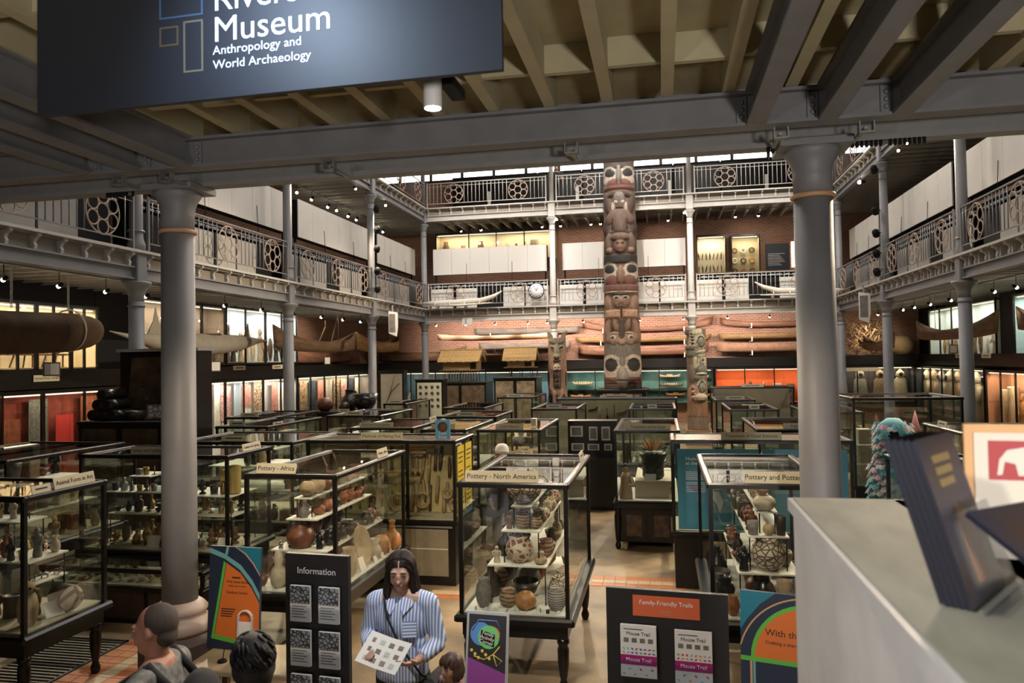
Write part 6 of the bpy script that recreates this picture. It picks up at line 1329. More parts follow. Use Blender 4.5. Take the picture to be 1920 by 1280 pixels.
# wall cases on the lower gallery's end wall (cased in the same way, one storey up)
_, MG1 = wall_case('upper-storey wall case showing carvings over the white screen', 'B', -10.2, -4.6, 7.5, 8.75, WARMCREAM, [-8.6, -7.3, -6.0], 4)
wall_items(MG1, 'carvings case over the white screen', [.4 + k * .42 for k in range(12)], 7.532, ['figure', 'mask', 'box', 'jar'], ['buff', 'wood', 'orange', 'cream'], (.45, .95), end='corner')
_, MG2 = wall_case('upper-storey wall case of knives beside the pale column', 'B', 1.6, 2.85, 6.3, 8.1, mat('knife_lining', (.6, .55, .44), .8), [], 7)
_, MG3 = wall_case('upper-storey wall case of jewellery, dark framed', 'B', 3.05, 4.25, 6.3, 8.05, mat('jewel_lining', (.42, .36, .24), .8), [], 6)
rnd = random.Random(12)
for i in range(14):
    x = .12 + (i % 7) * .16; z = 7.3 if i < 7 else 6.75; q = wi(MG2, x, .5, z)
    o = put('knife', MB().prism([(-.02, -.16), (.02, -.16), (.03, .05), (0, .2), (-.03, .05)], .02), PM[rnd.choice(['dark', 'black', 'wood'])][0], None, q, (0, rnd.uniform(-.3, .3), 0)); tag(o, 'dark knife on the pale upper-storey board, %s in the %s row' % (ORD[i % 7], 'upper' if i < 7 else 'lower'), 'knife', 'knives on the pale board')
for i in range(9):
    x = .2 + (i % 3) * .36; z = 6.6 + (i // 3) * .45; q = wi(MG3, x, .5, z)
    o = put('ring_ornament', MB().torus((0, 0, 0), .1, .03, 14, 6), PM[['dark', 'orange', 'wood', 'white'][i % 4]][0], None, q); tag(o, 'ring ornament in the dark-framed upper-storey case, %s row up, %s along' % (ORD[i // 3], ORD[i % 3]), 'ornament', 'ring ornaments')
ip = thing('wall_text_board', 'navy information panel with white text on the upper-storey end wall', 'panel', (5.05, 34.0, 0)); put('board', B(-.5, .5, -.05, 0, 6.6, 7.75), mat('navy_board', (.03, .045, .07), .5), ip)
for k in range(8): put('print_line', B(-.4, .3 - (k * 29 % 5) * .05, -.053, -.05, 7.3 - k * .07, 7.32 - k * .07), WINK, ip)
lp = thing('lit_panel', 'bright glowing picture panel beside the navy information panel', 'panel', (5.85, 34.0, 0)); put('screen', B(-.22, .22, -.05, 0, 6.7, 7.8), mat('lit_picture', (.8, .5, .3), emit=(1, .7, .45), estr=1.6), lp)
# upper gallery: dark cabinets and white posts
for i in range(8):
    x = -9.3 + i * 2.0
    t = thing('upper_cabinet', 'black cabinet at the back of the upper end gallery, %s from the canoe side' % ORD[i], 'cabinet', (x, 33.2, G2), 0, 'black cabinets on the upper gallery'); put('body', B(0, 1.97, 0, .6, 0, 2.12), BLACKM, t); put('door', B(.06, .96, -.015, 0, .08, 2.0), BLACK, t); put('door', B(1.02, 1.92, -.015, 0, .08, 2.0), BLACK, t)
    if i % 2 == 0:
        t = put('white_board', B(0, .14, -.4, -.36, 0, 1.3), WB, None, (x + 1.75, 33.2, G2)); tag(t, 'white upright board beside a black cabinet on the upper gallery, %s from the canoe side' % ORD[i // 2], 'board', 'white boards on the upper gallery')
# ---- lamps: small housings with lit bulbs
bodm = MB().lathe([(.032, .0), (.036, .02), (.036, .08), (.014, .1)], 10).mesh('housing'); bodm.materials.append(BLACKM)
bulbm = MB().ell((0, 0, -.02), (.036, .036, .036), 10, 6).mesh('bulb'); bulbm.materials.append(BULB)
stm = MB().cyl((0, 0, .03), (0, 0, .263), .008, n=5).mesh('stem'); stm.materials.append(BLACKM)
def lamp(p, tgt, power, label, grp, color=WARM, spot=75, size=1.0, bulb=True, stem=None):
    t = thing('spot_lamp', label, 'lamp', p, 0, grp)
    q = (Vector(tgt) - Vector(p)).to_track_quat('-Z', 'Y').to_euler()
    h = put('housing', bodm, None, t, (0, 0, 0), q, size); put('stem', stm if stem is None else MB().cyl((0, 0, .03), (0, 0, stem), .008, n=5).mesh('stem'), BLACKM, t)
    if bulb: put('bulb', bulbm, None, t, (0, 0, 0), q, size)
    if power:
        d = (Vector(tgt) - Vector(p)).normalized() * .075 * size
        light('SPOT', Vector(p) + d, power, color, tgt, .04, spot, .8, name='spot_lamp_light')
for i, y in enumerate((10.8, 12.0, 13.2, 14.4, 15.8, 17.4, 19.2, 21.0, 23.0, 24.7, 26.3)):
    lamp((-11.0, y, 4.42), (-13.6, y + .6, 3.2), 70 if y > 22 else 8, 'small lit spot lamp under the canoe-side gallery, %s from the entrance' % ORD[i], 'lit lamps under the lower gallery')
for i, (x, y) in enumerate([(q, 30.6) for q in (-9.4, -8.1, -6.8, -5.4, -4.6, -3.1, -2.2, -.8, .9, 2.6, 4.2)]):
    lamp((x, y, 4.42), (x + .2, 33.9, 3.5), 150, 'small lit spot lamp under the end gallery, %s from the canoe side' % ORD[i], 'lit lamps under the lower gallery', (1, .80, .66), 100)
for i, (x, y) in enumerate([(8.3, q) for q in (32.6, 31.2, 28.2, 27.0, 25.5, 23.8, 20.9, 19.7)]):
    lamp((x, y, 4.42), (10.6, y + .3, 3.0) if i > 1 else (8.5, 33.4, 3.3), 10 if i > 1 else 34, 'small lit spot lamp under the parka-side gallery, %s from the end wall' % ORD[i], 'lit lamps under the lower gallery')
for i, y in enumerate((22.9, 24.0, 25.3, 26.0, 27.1, 27.9, 29.9, 30.8)):
    lamp((-11.8, y, 8.597), (-13.6, y, 6.0) if i % 3 else (-9.9, y - 2, 6.5), 20 if i % 2 == 0 else 0, 'small lit spot lamp under the upper canoe-side gallery, %s from the entrance' % ORD[i], 'lit lamps under the upper gallery', NEUT, size=1.2)
for i, (x, y) in enumerate([(q, 31.6) for q in (-8.5, -7.6, -4.9, -4.1, -2.8, -2.4, .4, 3.1, 4.0, 5.7)]):
    lamp((x, y, 8.597), (x, 33.9, 7.2), 24 if i % 2 == 0 else 10, 'small lit spot lamp under the upper end gallery, %s along' % ORD[i], 'lit lamps under the upper gallery', (1, .82, .64), 90, 1.2)
for x0_, x1_, y0_, y1_, z_t, who in ((-11.02, -10.98, 10.0, 27.0, 4.684, 'canoe-side lower'), (-9.5, 6.5, 30.58, 30.62, 4.684, 'end lower'), (8.28, 8.32, 18.5, 33.2, 4.684, 'parka-side lower'), (-11.82, -11.78, 20.0, 31.6, 8.86, 'canoe-side upper'), (-9.4, 6.4, 31.58, 31.62, 8.86, 'end upper')):
    o = put('lighting_track', B(x0_, x1_, y0_, y1_, z_t, z_t + .035), IRON); tag(o, 'thin lighting track under the %s gallery joists' % who, 'lighting track', 'lighting tracks')
# lamp that lights the white screens from across, fixed to the opposite gallery beams
for i, (x, y, z, tg) in enumerate(((6.5, 20.0, 8.65, (-10.0, 20.0, 7.0)), (6.5, 26.0, 8.65, (-10.0, 26.5, 7.0)), (-9.5, 20.5, 8.65, (7.2, 22.0, 7.0)), (-5.0, 17.0, 0, None), (-1.2, 0, 0, None))[:3]):
    lamp((x, y, z - .15), tg, 45 if i < 2 else 25, 'spot lamp on the upper gallery beam lighting the opposite screens, %s' % ['parka side near', 'parka side far', 'canoe side'][i], 'lamps on the upper gallery beams', NEUT, 60, 1.6)
for i, (x, y, z, tg) in enumerate(COURT_SPOTS):
    lamp((x, y, z), tg, 0, 'spot lamp placed to light the court, %s of the set' % ORD[i], 'lamps aimed at the court cases', bulb=z > 5, stem=None if z > 5 else (.478 if y < 5 else .085))
for i, (x, tg) in enumerate(((-6.5, (-6.6, 30.5, 6.5)), (-1.4, (-1.6, 30.5, 6.5)), (3.5, (3.6, 30.5, 6.0)))):  # unseen roof lamps added to brighten the end gallery screens
    lamp((x, 22.0, 13.72), tg, 1300, 'added roof lamp brightening the end gallery, %s' % ['canoe side', 'over the poles', 'parka side'][i], 'added roof lamps', NEUT, 45, 2.0)
for i, (x, y, tg) in enumerate(((6.55, 15.4, (-11.0, 15.6, 3.4)), (6.55, 21.4, (-11.0, 22.6, 3.4)))):  # lamps added on the beam to brighten the kayak and canoes
    lamp((x, y, 8.5), tg, 2600, 'added spot lamp brightening the hanging boats from the parka side, %s one' % ('near' if i == 0 else 'far'), 'lamps aimed at the hanging boats', WARM, 24, 1.4)
# the housing in front of the sign
dl = thing('ceiling_downlight', 'white cylinder downlight hanging below the dark sign', 'lamp', (-1.09, 3.55, 4.16))
put('can', MB().lathe([(.044, 0), (.046, .004), (.046, .19), (.036, .2), (.02, .2)], 24), mat('white_can', (.6, .6, .6), .5), dl); put('lens', MB().lathe([(.041, .008), (.041, -.002), (.01, -.002)], 24), mat('lit_lens', (1, 1, 1), emit=(1, .97, .92), estr=6), dl); put('gear_box', B(.03, .1, .02, .26, .12, .17), BLACKM, dl); put('stem', B(-.01, .01, -.01, .01, .2, .6), BLACKM, dl); put('track', B(-.02, .02, -.3, .9, .57, .6), BLACKM, dl)
light('SPOT', (-1.09, 3.55, 4.14), 90, NEUT, (-1.75, 4.55, 1.0), .05, 80, .6, name='downlight_light')
# black theatre spots on the columns
ts = MB().lathe([(.09, 0), (.1, .03), (.1, .2), (.05, .26)], 12).mesh('spot_can'); ts.materials.append(BLACKM)
for cx_, cy_, who, zs in ((XC[0], 23.9, 'canoe-side', (5.3, 5.9, 6.65, 7.3, 8.0)), (XC[3], 23.9, 'parka-side', (5.25, 5.8, 6.4, 7.07, 8.3))):
    for i, z in enumerate(zs):
        s_ = 1 if cx_ < 0 else -1
        t = thing('column_spotlight', 'black theatre spotlight on the third %s column, %s up' % (who, ORD[i]), 'spotlight', (cx_ + s_ * .25, cy_ - .1, z), 0, 'black column spotlights'); put('can', ts, None, t, (0, 0, 0), (R(60), 0, R(25 * s_))); put('bracket', B(-.15 if s_ > 0 else 0, 0 if s_ > 0 else .15, .06, .09, .08, .11), BLACKM, t)
# speakers
for x, y, who in ((-8.8, 23.7, 'canoe-side'), (5.5, 22.0, 'parka-side')):
    t = thing('column_speaker', 'white curved loudspeaker hanging on the %s gallery edge' % who, 'loudspeaker', (x, y, 3.75), R(10 if x < 0 else -10)); put('cabinet', MB().prism([(-.12, .1), (.12, 0), (.16, .3), (.16, .8), (-.12, .85)], .2), mat('white_speaker', (.7, .7, .68), .5), t); put('hanger', B(-.02, .02, .08, .12, .8, 1.05), IRON, t); put('grille', B(-.1, .1, -.008, 0, .15, .75), PM['grey'][0], t)
# clock
t = thing('wall_clock', 'round white clock with black rim hung on the end gallery railing', 'clock', (-4.86, 29.56, 5.65)); put('rim', MB().torus((0, 0, 0), .3, .025, 32, 8), BLACKM, t); put('dial', MB().lathe([(.29, 0), (.29, .03), (.02, .03)], 32, M=Matrix.Rotation(R(90), 4, 'X')), mat('white_dial', (.8, .8, .8), .5), t)
for k in range(12): a = k * math.pi / 6; put('hour_mark', B(-.01, .01, -.036, -.03, -.03, .03), BLACKM, t, (.235 * math.sin(a), 0, .235 * math.cos(a)), (0, a, 0))
put('hour_hand', B(-.012, .012, -.042, -.037, 0, .14), BLACKM, t, (0, 0, 0), (0, R(28), 0)); put('minute_hand', B(-.008, .008, -.048, -.043, 0, .22), BLACKM, t, (0, 0, 0), (0, R(-28), 0))
t = thing('monitor', 'small lit blue monitor behind the end gallery railing', 'monitor', (-2.95, 31.0, 5.62)); put('body', B(-.16, .16, 0, .05, 0, .2), BLACKM, t); put('screen', B(-.14, .14, -.004, 0, .02, .18), mat('blue_screen', (.1, .3, .8), emit=(.35, .6, 1), estr=2.5), t); put('stand', B(-.02, .02, .01, .04, -.57, 0), BLACKM, t)
# white boats resting on brackets in front of the end gallery railing
for x, who, sgn, L in ((-7.9, 'by the clock', 1, 3.4), (5.1, 'beyond the round-eyed pole', -1, 3.2)):
    t = thing('white_outrigger_canoe', 'white carved canoe mounted outside the end gallery railing, ' + who, 'boat', (x, 29.2, 5.16), 0)
    put('hull', MB().tube([(-L * .5 * sgn, 0, .1), (-L * .3 * sgn, 0, .08), (0, 0, .1), (L * .25 * sgn, 0, .14), (L * .4 * sgn, 0, .3), (L * .5 * sgn, 0, .5)], [.05, .12, .13, .12, .08, .02], 10), WHITEB, t)
    put('outrigger_float', MB().tube([(-L * .45, -.3, -.02), (0, -.3, -.04), (L * .4, -.3, .02)], [.02, .05, .02], 8), WHITEB, t)
    for k in range(4): put('outrigger_boom', MB().cyl((-L * .3 + k * L * .18, -.34, .0), (-L * .3 + k * L * .18, .12, .2), .02), WHITEB, t)
    for k in (-.3, .05): put('bracket', B(k * L - .03, k * L + .03, -.1, .3, -.12, -.02), IRONW, t)
t = put('gallery_notice', B(-.22, .22, -.01, .01, 0, .3), WB, None, (-7.75, 29.598, 4.36)); tag(t, 'small white notice fixed below the end gallery near the white canoe', 'notice')
# ================================================================ ENTRANCE: sign, counter, leaflets, boards
NAVYS = mat('dark_navy_sign', (.016, .019, .027), .56)
sg = thing('museum_sign', 'large dark navy hanging sign lettered Pitt Rivers Museum over the entrance', 'sign', (-1.78, 3.05, 0), R(-1.0))
put('board', B(-1.155, 1.155, 0, .03, 4.115, 4.74), NAVYS, sg)
for x in (-1.0, 1.0): put('hanger', B(x - .02, x + .02, .0, .03, 4.74, 4.97), BLACKM, sg)
LW = mat('sign_white', (.72, .76, .82), .5)
for s_, x, z, sz in (('Pitt', -.2, 4.655, .166), ('Rivers', -.2, 4.517, .166), ('Museum', -.2, 4.374, .166), ('Anthropology and', -.2, 4.315, .058), ('World Archaeology', -.2, 4.249, .058)):
    text(s_, sz, LW, sg, (x, -.002, z), align='LEFT', base=True, sx=1.04)
def outline(x0, x1, z0, z1, m_, t=.009):
    put('logo_outline', MB().box(x0, x1, -.002, 0, z0, z0 + t).box(x0, x1, -.002, 0, z1 - t, z1).box(x0, x0 + t, -.002, 0, z0 + t, z1 - t).box(x1 - t, x1, -.002, 0, z0 + t, z1 - t), m_, sg)
outline(-.478, -.378, 4.38, 4.472, mat('logo_bronze', (.10, .07, .045), .5)); outline(-.352, -.25, 4.247, 4.487, mat('logo_olive', (.13, .125, .09), .5)); outline(-.478, -.25, 4.508, 4.70, mat('logo_blue', (.05, .09, .16), .5))

MARBLE = mat('grey_green_marble', (.34, .35, .30), .65, spec=.25, col2=(.24, .25, .21), vscale=3, stretch=(3, 1, 1), detail=8); WMARB = mat('white_marble_side', (.56, .57, .59), .45, col2=(.46, .47, .49), vscale=4)
pc = thing('marble_counter', 'grey marble-topped counter wall in front of the large right-hand column', 'counter', (0, 0, 0))
put('body', B(.4, .9, -.4, 2.5, 1.42, 2.40), WMARB, pc); put('edge_slab', B(.385, .92, -.42, 2.515, 2.408, 2.446), WMARB, pc); put('top', B(.40, .69, -.42, 2.50, 2.446, 2.45), MARBLE, pc); put('joint', B(.392, .9, -.4, 2.508, 2.40, 2.408), mat('dark_joint_line', (.12, .12, .11), .8), pc)  # dark joint between the counter body and its slab
put('back_ledge', B(.69, .92, -.42, 2.52, 2.39, 2.446), BLACK, pc)
# booklets
NAVYB = mat('navy_booklet', (.006, .008, .018), .5); COVER = mat('booklet_cover', (.018, .026, .055), .45, col2=(.045, .03, .025), vscale=6)
def booklet(i, p, rot, label):
    t = thing('booklet', label, 'booklet', p, 0, 'navy booklets on the counter', rot=rot)
    put('pages', B(-.10, .10, -.0038, .0038, 0, .297), PAPER if False else NAVYB, t); put('cover', B(-.101, .101, -.0048, -.0038, -.001, .299), COVER, t); put('back_cover', B(-.101, .101, .0038, .0048, -.001, .299), NAVYB, t)
    return t
for i in range(5):
    t = booklet(i, (.574 - .0092 * i, 1.512 + .0064 * i, 2.4545), (R(-17), 0, R(55)), 'navy booklet standing in the clear holder on the marble counter, %s' % ['frontmost with the orange figure', 'second from the front', 'third from the front', 'fourth from the front', 'rearmost'][i])
    if i == 0:
        scribble(t, mat('gold_print', (.22, .16, .06), .5), -.05, .045, .25, -.0052, .014, 3, .022, 'title_print'); put('cover_picture', MB().prism([(-.03, .03), (.05, .03), (.05, .1), (.03, .16), (-.01, .17), (-.03, .12)], .0006, Matrix.Translation((0, -.0054, 0))), mat('orange_print', (.45, .18, .08), .5), t)
HOLD = glass_mat('clear_plastic', (.9, .92, .95), .35, .15)
t = thing('leaflet_holder', 'clear plastic holder around the navy booklets on the counter', 'holder', (.592, 1.50, 2.4505), 0, None, rot=(R(-17), 0, R(55))); put('front_pane', B(-.11, .11, -.004, 0, .0, .17), HOLD, t); put('foot', B(-.11, .11, -.03, -.004, 0, .004), HOLD, t)
b2 = booklet(7, (.76, 1.33, 2.4545), (R(-58), 0, R(38)), 'single navy booklet lying lower in front of the elephant poster')
ep = thing('elephant_poster', 'cream poster with red elephant prints and an orange border behind the counter', 'poster', (.93, 1.78, 2.451), R(-8)); put('board', B(-.28, .3, 0, .012, 0, .29), mat('orange_border', (.48, .27, .11), .6), ep); put('sheet', B(-.262, .29, -.003, 0, .0, .272), mat('cream_sheet', (.52, .48, .41), .6), ep)
REDI = mat('red_ink', (.30, .02, .025), .6); CRI = mat('cream_ink', (.54, .5, .43), .6)
for zz, k in ((.17, 0), (.05, 1)):
    if k == 0: put('red_block', B(-.235, -.05, -.0045, -.003, zz, zz + .085), REDI, ep)
    put('elephant_print', MB().prism([(-.22, zz + .01), (-.215, zz + .045), (-.2, zz + .065), (-.15, zz + .075), (-.09, zz + .07), (-.07, zz + .05), (-.075, zz + .01), (-.1, zz + .01), (-.105, zz + .03), (-.15, zz + .03), (-.155, zz + .01), (-.18, zz + .01), (-.185, zz + .035), (-.205, zz + .04), (-.21, zz + .012)], .001, Matrix.Translation((0, -.0056, 0))), CRI if k == 0 else REDI, ep)
put('stand_foot', B(-.2, .2, .012, .1, 0, .02), BLACKM, ep)

# information stand
BB = mat('black_board', (.012, .012, .014), .5)
st = thing('information_stand', 'black Information stand with white museum leaflets in rows', 'leaflet stand', (-2.325, 4.74, 0), R(-4))
put('panel', B(-.238, .238, 0, .04, .0, 1.6), BB, st); text('Information', .062, WINK, st, (0, -.002, 1.487)); put('foot', B(-.28, .28, -.15, .2, 0, .03), BB, st)
PHOTO = cell_mat('leaflet_photo', (.03, .03, .035), (.30, .33, .36), 38, thr=.1)
rows = 0
for r_ in range(4):
    for c_ in range(2):
        t = thing('leaflet', 'white photo leaflet on the Information stand, %s row down, %s column' % (ORD[r_], ['column by the orange board' if c_ == 0 else 'column by the woman'][0]), 'leaflet', (-2.325 + (-.107 + .214 * c_), 4.70 + (.008 if c_ == 0 else -.008), 1.155 - r_ * .297), R(-4), 'leaflets on the Information stand')
        put('sheets', B(-.075, .075, 0, .02, 0, .24), PAPER, t); put('photo', B(-.075, .075, -.002, 0, .125, .238), PHOTO, t)
        for q in range(5): put('print_line', B(-.06, .05 - .02 * (q % 2), -.001, 0, .03 + q * .018, .035 + q * .018), PM['grey'][0], t)
        put('pocket', B(-.085, .085, -.008, -.005, -.01, .1), HOLD, t)
# family friendly trails board
ft_ = thing('trails_board', 'black Family-Friendly Trails board with two Mouse Trail leaflets', 'leaflet stand', (-.005, 5.25, 0), R(-5))
put('panel', B(-.41, .41, 0, .04, 0, 1.3), BB, ft_); put('header', B(-.225, .225, -.004, 0, 1.12, 1.262), mat('orange_red_header', (.62, .13, .05), .5), ft_); text('Family-Friendly Trails', .042, WINK, ft_, (0, -.006, 1.215)); text('Pitt Rivers\nMuseum', .018, PM['pink'][0], ft_, (0, -.006, 1.15)); put('foot', B(-.45, .45, -.15, .2, 0, .03), BB, ft_)
LC = [mat('leaf_red', (.55, .05, .06), .6), mat('leaf_green', (.1, .4, .12), .6), mat('leaf_blue', (.08, .12, .45), .6), mat('leaf_orange', (.7, .3, .04), .6), mat('leaf_sky', (.2, .5, .65), .6)]
MAG = mat('magenta_band', (.36, .01, .16), .5)
for c_, (x, z) in enumerate(((-.19, .715), (.175, .705))):
    t = thing('trail_leaflet', 'Mouse Trail leaflet with coloured leaf pattern and magenta band, %s' % ('nearer the pottery case leg' if c_ == 0 else 'nearer the marble counter'), 'leaflet', (-.005 + x, 5.205 - x * .087, z), R(-5), 'Mouse Trail leaflets')
    put('sheets', B(-.122, .122, 0, .03, 0, .35), PAPER, t); put('band', B(-.122, .122, -.002, 0, .085, .15), MAG, t); text('Mouse Trail', .036, WINK, t, (0, -.003, .118)); text('Mouse Trail', .034, INK, t, (.0, -.001, .295)); scribble(t, INK, -.1, .03, .322, -.0002, .005)
    rn = random.Random(c_)
    for k in range(22):
        u = -.1 + (k % 8) * .029; v_ = .165 + (k // 8) * .026 if k < 16 else .02 + (k % 2) * .035
        if k >= 16: u = -.1 + (k - 16) * .038
        put('leaf_print', MB().prism([(-.013, 0), (0, .007), (.013, 0), (0, -.007)], .0008, Matrix.Translation((u, -.0012, v_)) @ Matrix.Rotation(rn.uniform(-.8, .8), 4, 'Y')), LC[rn.randrange(5)], t)
    for k in range(4): put('picture', B(-.1 + k * .055, -.065 + k * .055, -.0012, 0, .235, .265), PM['grey'][0], t)
    put('pocket', B(-.13, .13, -.01, -.006, -.01, .12), HOLD, t)
# feedback board and craft board
NVY = mat('deep_navy_print', (.012, .022, .05), .5); TLP = mat('teal_print', (.01, .16, .24), .5); ORP = mat('orange_print_board', (.62, .15, .025), .5); GRP = mat('green_print', (.10, .42, .05), .5); PLG = mat('pale_green_print', (.14, .36, .36), .5)
def arcpoly(cx_, cz_, r0_, r1_, a0, a1, n=14): return [(cx_ + r0_ * math.cos(a0 + (a1 - a0) * i / n), cz_ + r0_ * math.sin(a0 + (a1 - a0) * i / n)) for i in range(n + 1)] + [(cx_ + r1_ * math.cos(a1 + (a0 - a1) * i / n), cz_ + r1_ * math.sin(a1 + (a0 - a1) * i / n)) for i in range(n + 1)]
def fl(nm, poly, m_, par, y):
    return put(nm, MB().prism([p for p in poly], .0008, Matrix.Translation((0, y, 0))), m_, par)
fb = thing('feedback_board', 'navy and orange Feedback Station board standing beside the large left-hand column', 'sign board', (-3.66, 5.86, .46), 0, None, rot=(R(-4), 0, R(-3)))
W_, H_ = .5, .86
put('panel', B(-W_ / 2, W_ / 2, 0, .03, 0, H_), NVY, fb)
fl('teal_corner', [(.0, H_), (.25, H_), (.25, .62), (.18, .72), (.1, .8)], TLP, fb, -.0010); fl('gold_arc', [(-.005, H_), (.005, H_), (.105, .81), (.185, .73), (.25, .635), (.25, .62), (.178, .72), (.098, .8)], GOLD, fb, -.0014)
fl('orange_field', [(-.18, .09), (.25, .035), (.25, .40), (.17, .52), (.06, .64), (-.08, .72)], ORP, fb, -.0010); fl('green_edge', [(-.21, .08), (-.185, .085), (-.085, .72), (-.11, .735)], GRP, fb, -.0016); fl('green_foot', [(-.21, .08), (.25, .02), (.25, .055), (-.18, .115)], GRP, fb, -.0018)
fl('teal_band', [(-.25, .80), (-.1, .755), (.05, .67), (.17, .545), (.25, .42), (.25, .475), (.18, .585), (.06, .71), (-.1, .795), (-.25, .845)], PLG, fb, -.0020); fl('teal_stem', [(-.10, .79), (-.075, .79), (-.06, H_), (-.085, H_)], PLG, fb, -.0016)
scribble(fb, INK, -.02, .06, .595, -.002, .012)
for s_, z, sz in (('With these hands', .565, .03), ('Crafting a shared humanity', .53, .016), ('Feedback Station', .475, .03)): text(s_, sz, INK, fb, (.03 if z > .4 else -.06, -.0022, z))
scribble(fb, INK, -.12, .02, .33, -.002, .008, 4, .02)
put('card_pocket', MB().box(.06, .2, -.03, -.004, .11, .13).box(.06, .068, -.03, -.004, .13, .30).box(.192, .2, -.03, -.004, .13, .30), mat('clear_pocket', (.55, .58, .62), .2), fb); put('cards', B(.07, .19, -.024, -.008, .13, .24), PAPER, fb); put('card_hood', MB().prism(arcpoly(.13, .27, .06, .072, 0, math.pi), .02, Matrix.Translation((0, -.03, 0))), PAPER, fb)
tb = thing('low_table', 'low tan table under the Feedback Station board', 'table', (-3.36, 5.75, 0)); put('top', MB().bbox(-.5, .5, -.3, .3, .41, .452, .01), mat('tan_table', (.42, .32, .19), .5, var=.15), tb)
for sx in (-1, 1):
    for sy in (-1, 1): put('leg', B(sx * .44 - .025, sx * .44 + .025, sy * .24 - .025, sy * .24 + .025, 0, .41), PM['wood'][0], tb)
pn = put('tethered_pen', MB().tube([(0, 0, .004), (.03, -.02, .1), (.02, 0, .13)], .004, 5).lathe([(.04, 0), (.035, .015), (.01, .02)], 12), BLACKM, None, (-3.6, 5.62, .453)); tag(pn, 'black pen with cord in a round holder on the low tan table', 'pen')
wb = thing('craft_board', 'navy, teal and orange With These Hands board beside the marble counter', 'sign board', (.80, 5.2, .35), 0, None, rot=(R(-3), 0, R(-14)))
W_, H_ = .66, .96
put('panel', B(-.33, .33, 0, .03, 0, H_), NVY, wb)
fl('teal_corner', [(-.33, H_), (-.1, H_), (-.2, .88), (-.28, .78), (-.33, .7)], TLP, wb, -.001); CLP = lambda P_: [(min(q, .33), z) for q, z in P_]
fl('gold_arc', arcpoly(.12, .48, .46, .47, R(90), R(165)), GOLD, wb, -.0014)
fl('orange_field', CLP(arcpoly(.12, .52, .001, .36, R(0), R(180), 40)), ORP, wb, -.001); fl('green_arc', arcpoly(.12, .52, .36, .385, R(55), R(180)), GRP, wb, -.0016); fl('green_foot', [(-.33, .50), (.33, .50), (.33, .53), (-.33, .53)], GRP, wb, -.0018); fl('gold_stem', [(-.27, 0), (-.255, 0), (-.255, .5), (-.27, .5)], GOLD, wb, -.0014); fl('teal_stem', [(-.25, 0), (-.235, 0), (-.235, .5), (-.25, .5)], PLG, wb, -.0014)
fl('pot_print', arcpoly(0, .3, .001, .09, R(0), R(180)) + [(-.09, .1), (.09, .1)], ORP, wb, -.001)
o = text('With these hands', .062, INK, wb, (-.17, -.003, .70), align='LEFT'); o = text('Crafting a shared humanity', .032, INK, wb, (-.17, -.003, .635), align='LEFT')
put('stand', B(-.3, .3, .03, .3, -.35, 0), BB, wb)
# family activity corner poster
pf = thing('activity_poster', 'Family Activity Corner poster in a silver frame on a floor stand', 'poster', (-1.335, 5.46, .44), 0, None, rot=(R(-10), 0, R(-4)))
put('frame', MB().box(-.165, .165, 0, .02, 0, .02).box(-.165, .165, 0, .02, .54, .56).box(-.165, -.148, 0, .02, .02, .54).box(.148, .165, 0, .02, .02, .54), mat('silver_frame', (.55, .6, .68), .35, metal=.5), pf); put('sheet', B(-.148, .148, .004, .018, .02, .54), mat('charcoal_sheet', (.03, .03, .035), .4), pf)
fl('purple_foot', [(-.148, .02), (.148, .02), (.148, .13), (-.148, .23)], mat('purple_print', (.25, .06, .28), .5), pf, .002)
BLU = mat('blue_blob', (.1, .25, .6), .5); GRB = mat('green_blob', (.15, .55, .2), .5); YLB = mat('yellow_print', (.7, .6, .1), .5)
fl('blue_blob', arcpoly(-.05, .40, .001, .085, 0, 6.2), BLU, pf, .0030); fl('green_blob', arcpoly(.01, .38, .001, .085, 0, 6.2), GRB, pf, .0026); fl('orange_blob', arcpoly(.04, .40, .001, .06, 0, 6.2), ORP, pf, .0028)
fl('white_plate', [(-.05, .43), (.06, .40), (.055, .31), (-.055, .34)], BLACKM, pf, .0022); text('Family\nActivity\nCorner', .036, WINK, pf, (0, .0018, .372), rot=(R(90), R(12), 0), space=.85)
put('blue_line', MB().tube([(-.12, .002, .42), (-.07, .002, .50), (.07, .002, .5), (.1, .002, .44)], .004, 5), BLU, pf); put('yellow_line', MB().tube([(-.1, .002, .24), (-.02, .002, .22), (.05, .002, .26), (.12, .002, .22), (.08, .002, .18), (.05, .002, .26), (.1, .002, .32)], .004, 5), YLB, pf)
for k in range(6): fl('yellow_dot', arcpoly(-.12 + k * .028, .28 - (k % 3) * .025, .0005, .012, 0, 6.2, 8), YLB, pf, .0022)
for k in range(3): put('print_line', B(-.12, .06, .0025, .004, .06 + k * .03, .066 + k * .03), PM['pink'][0], pf)
put('stand_post', B(-.015, .015, .03, .06, -.42, .3), PM['tin'][0], pf); put('stand_base', B(-.16, .16, -.1, .2, -.44, -.42), PM['tin'][0], pf)

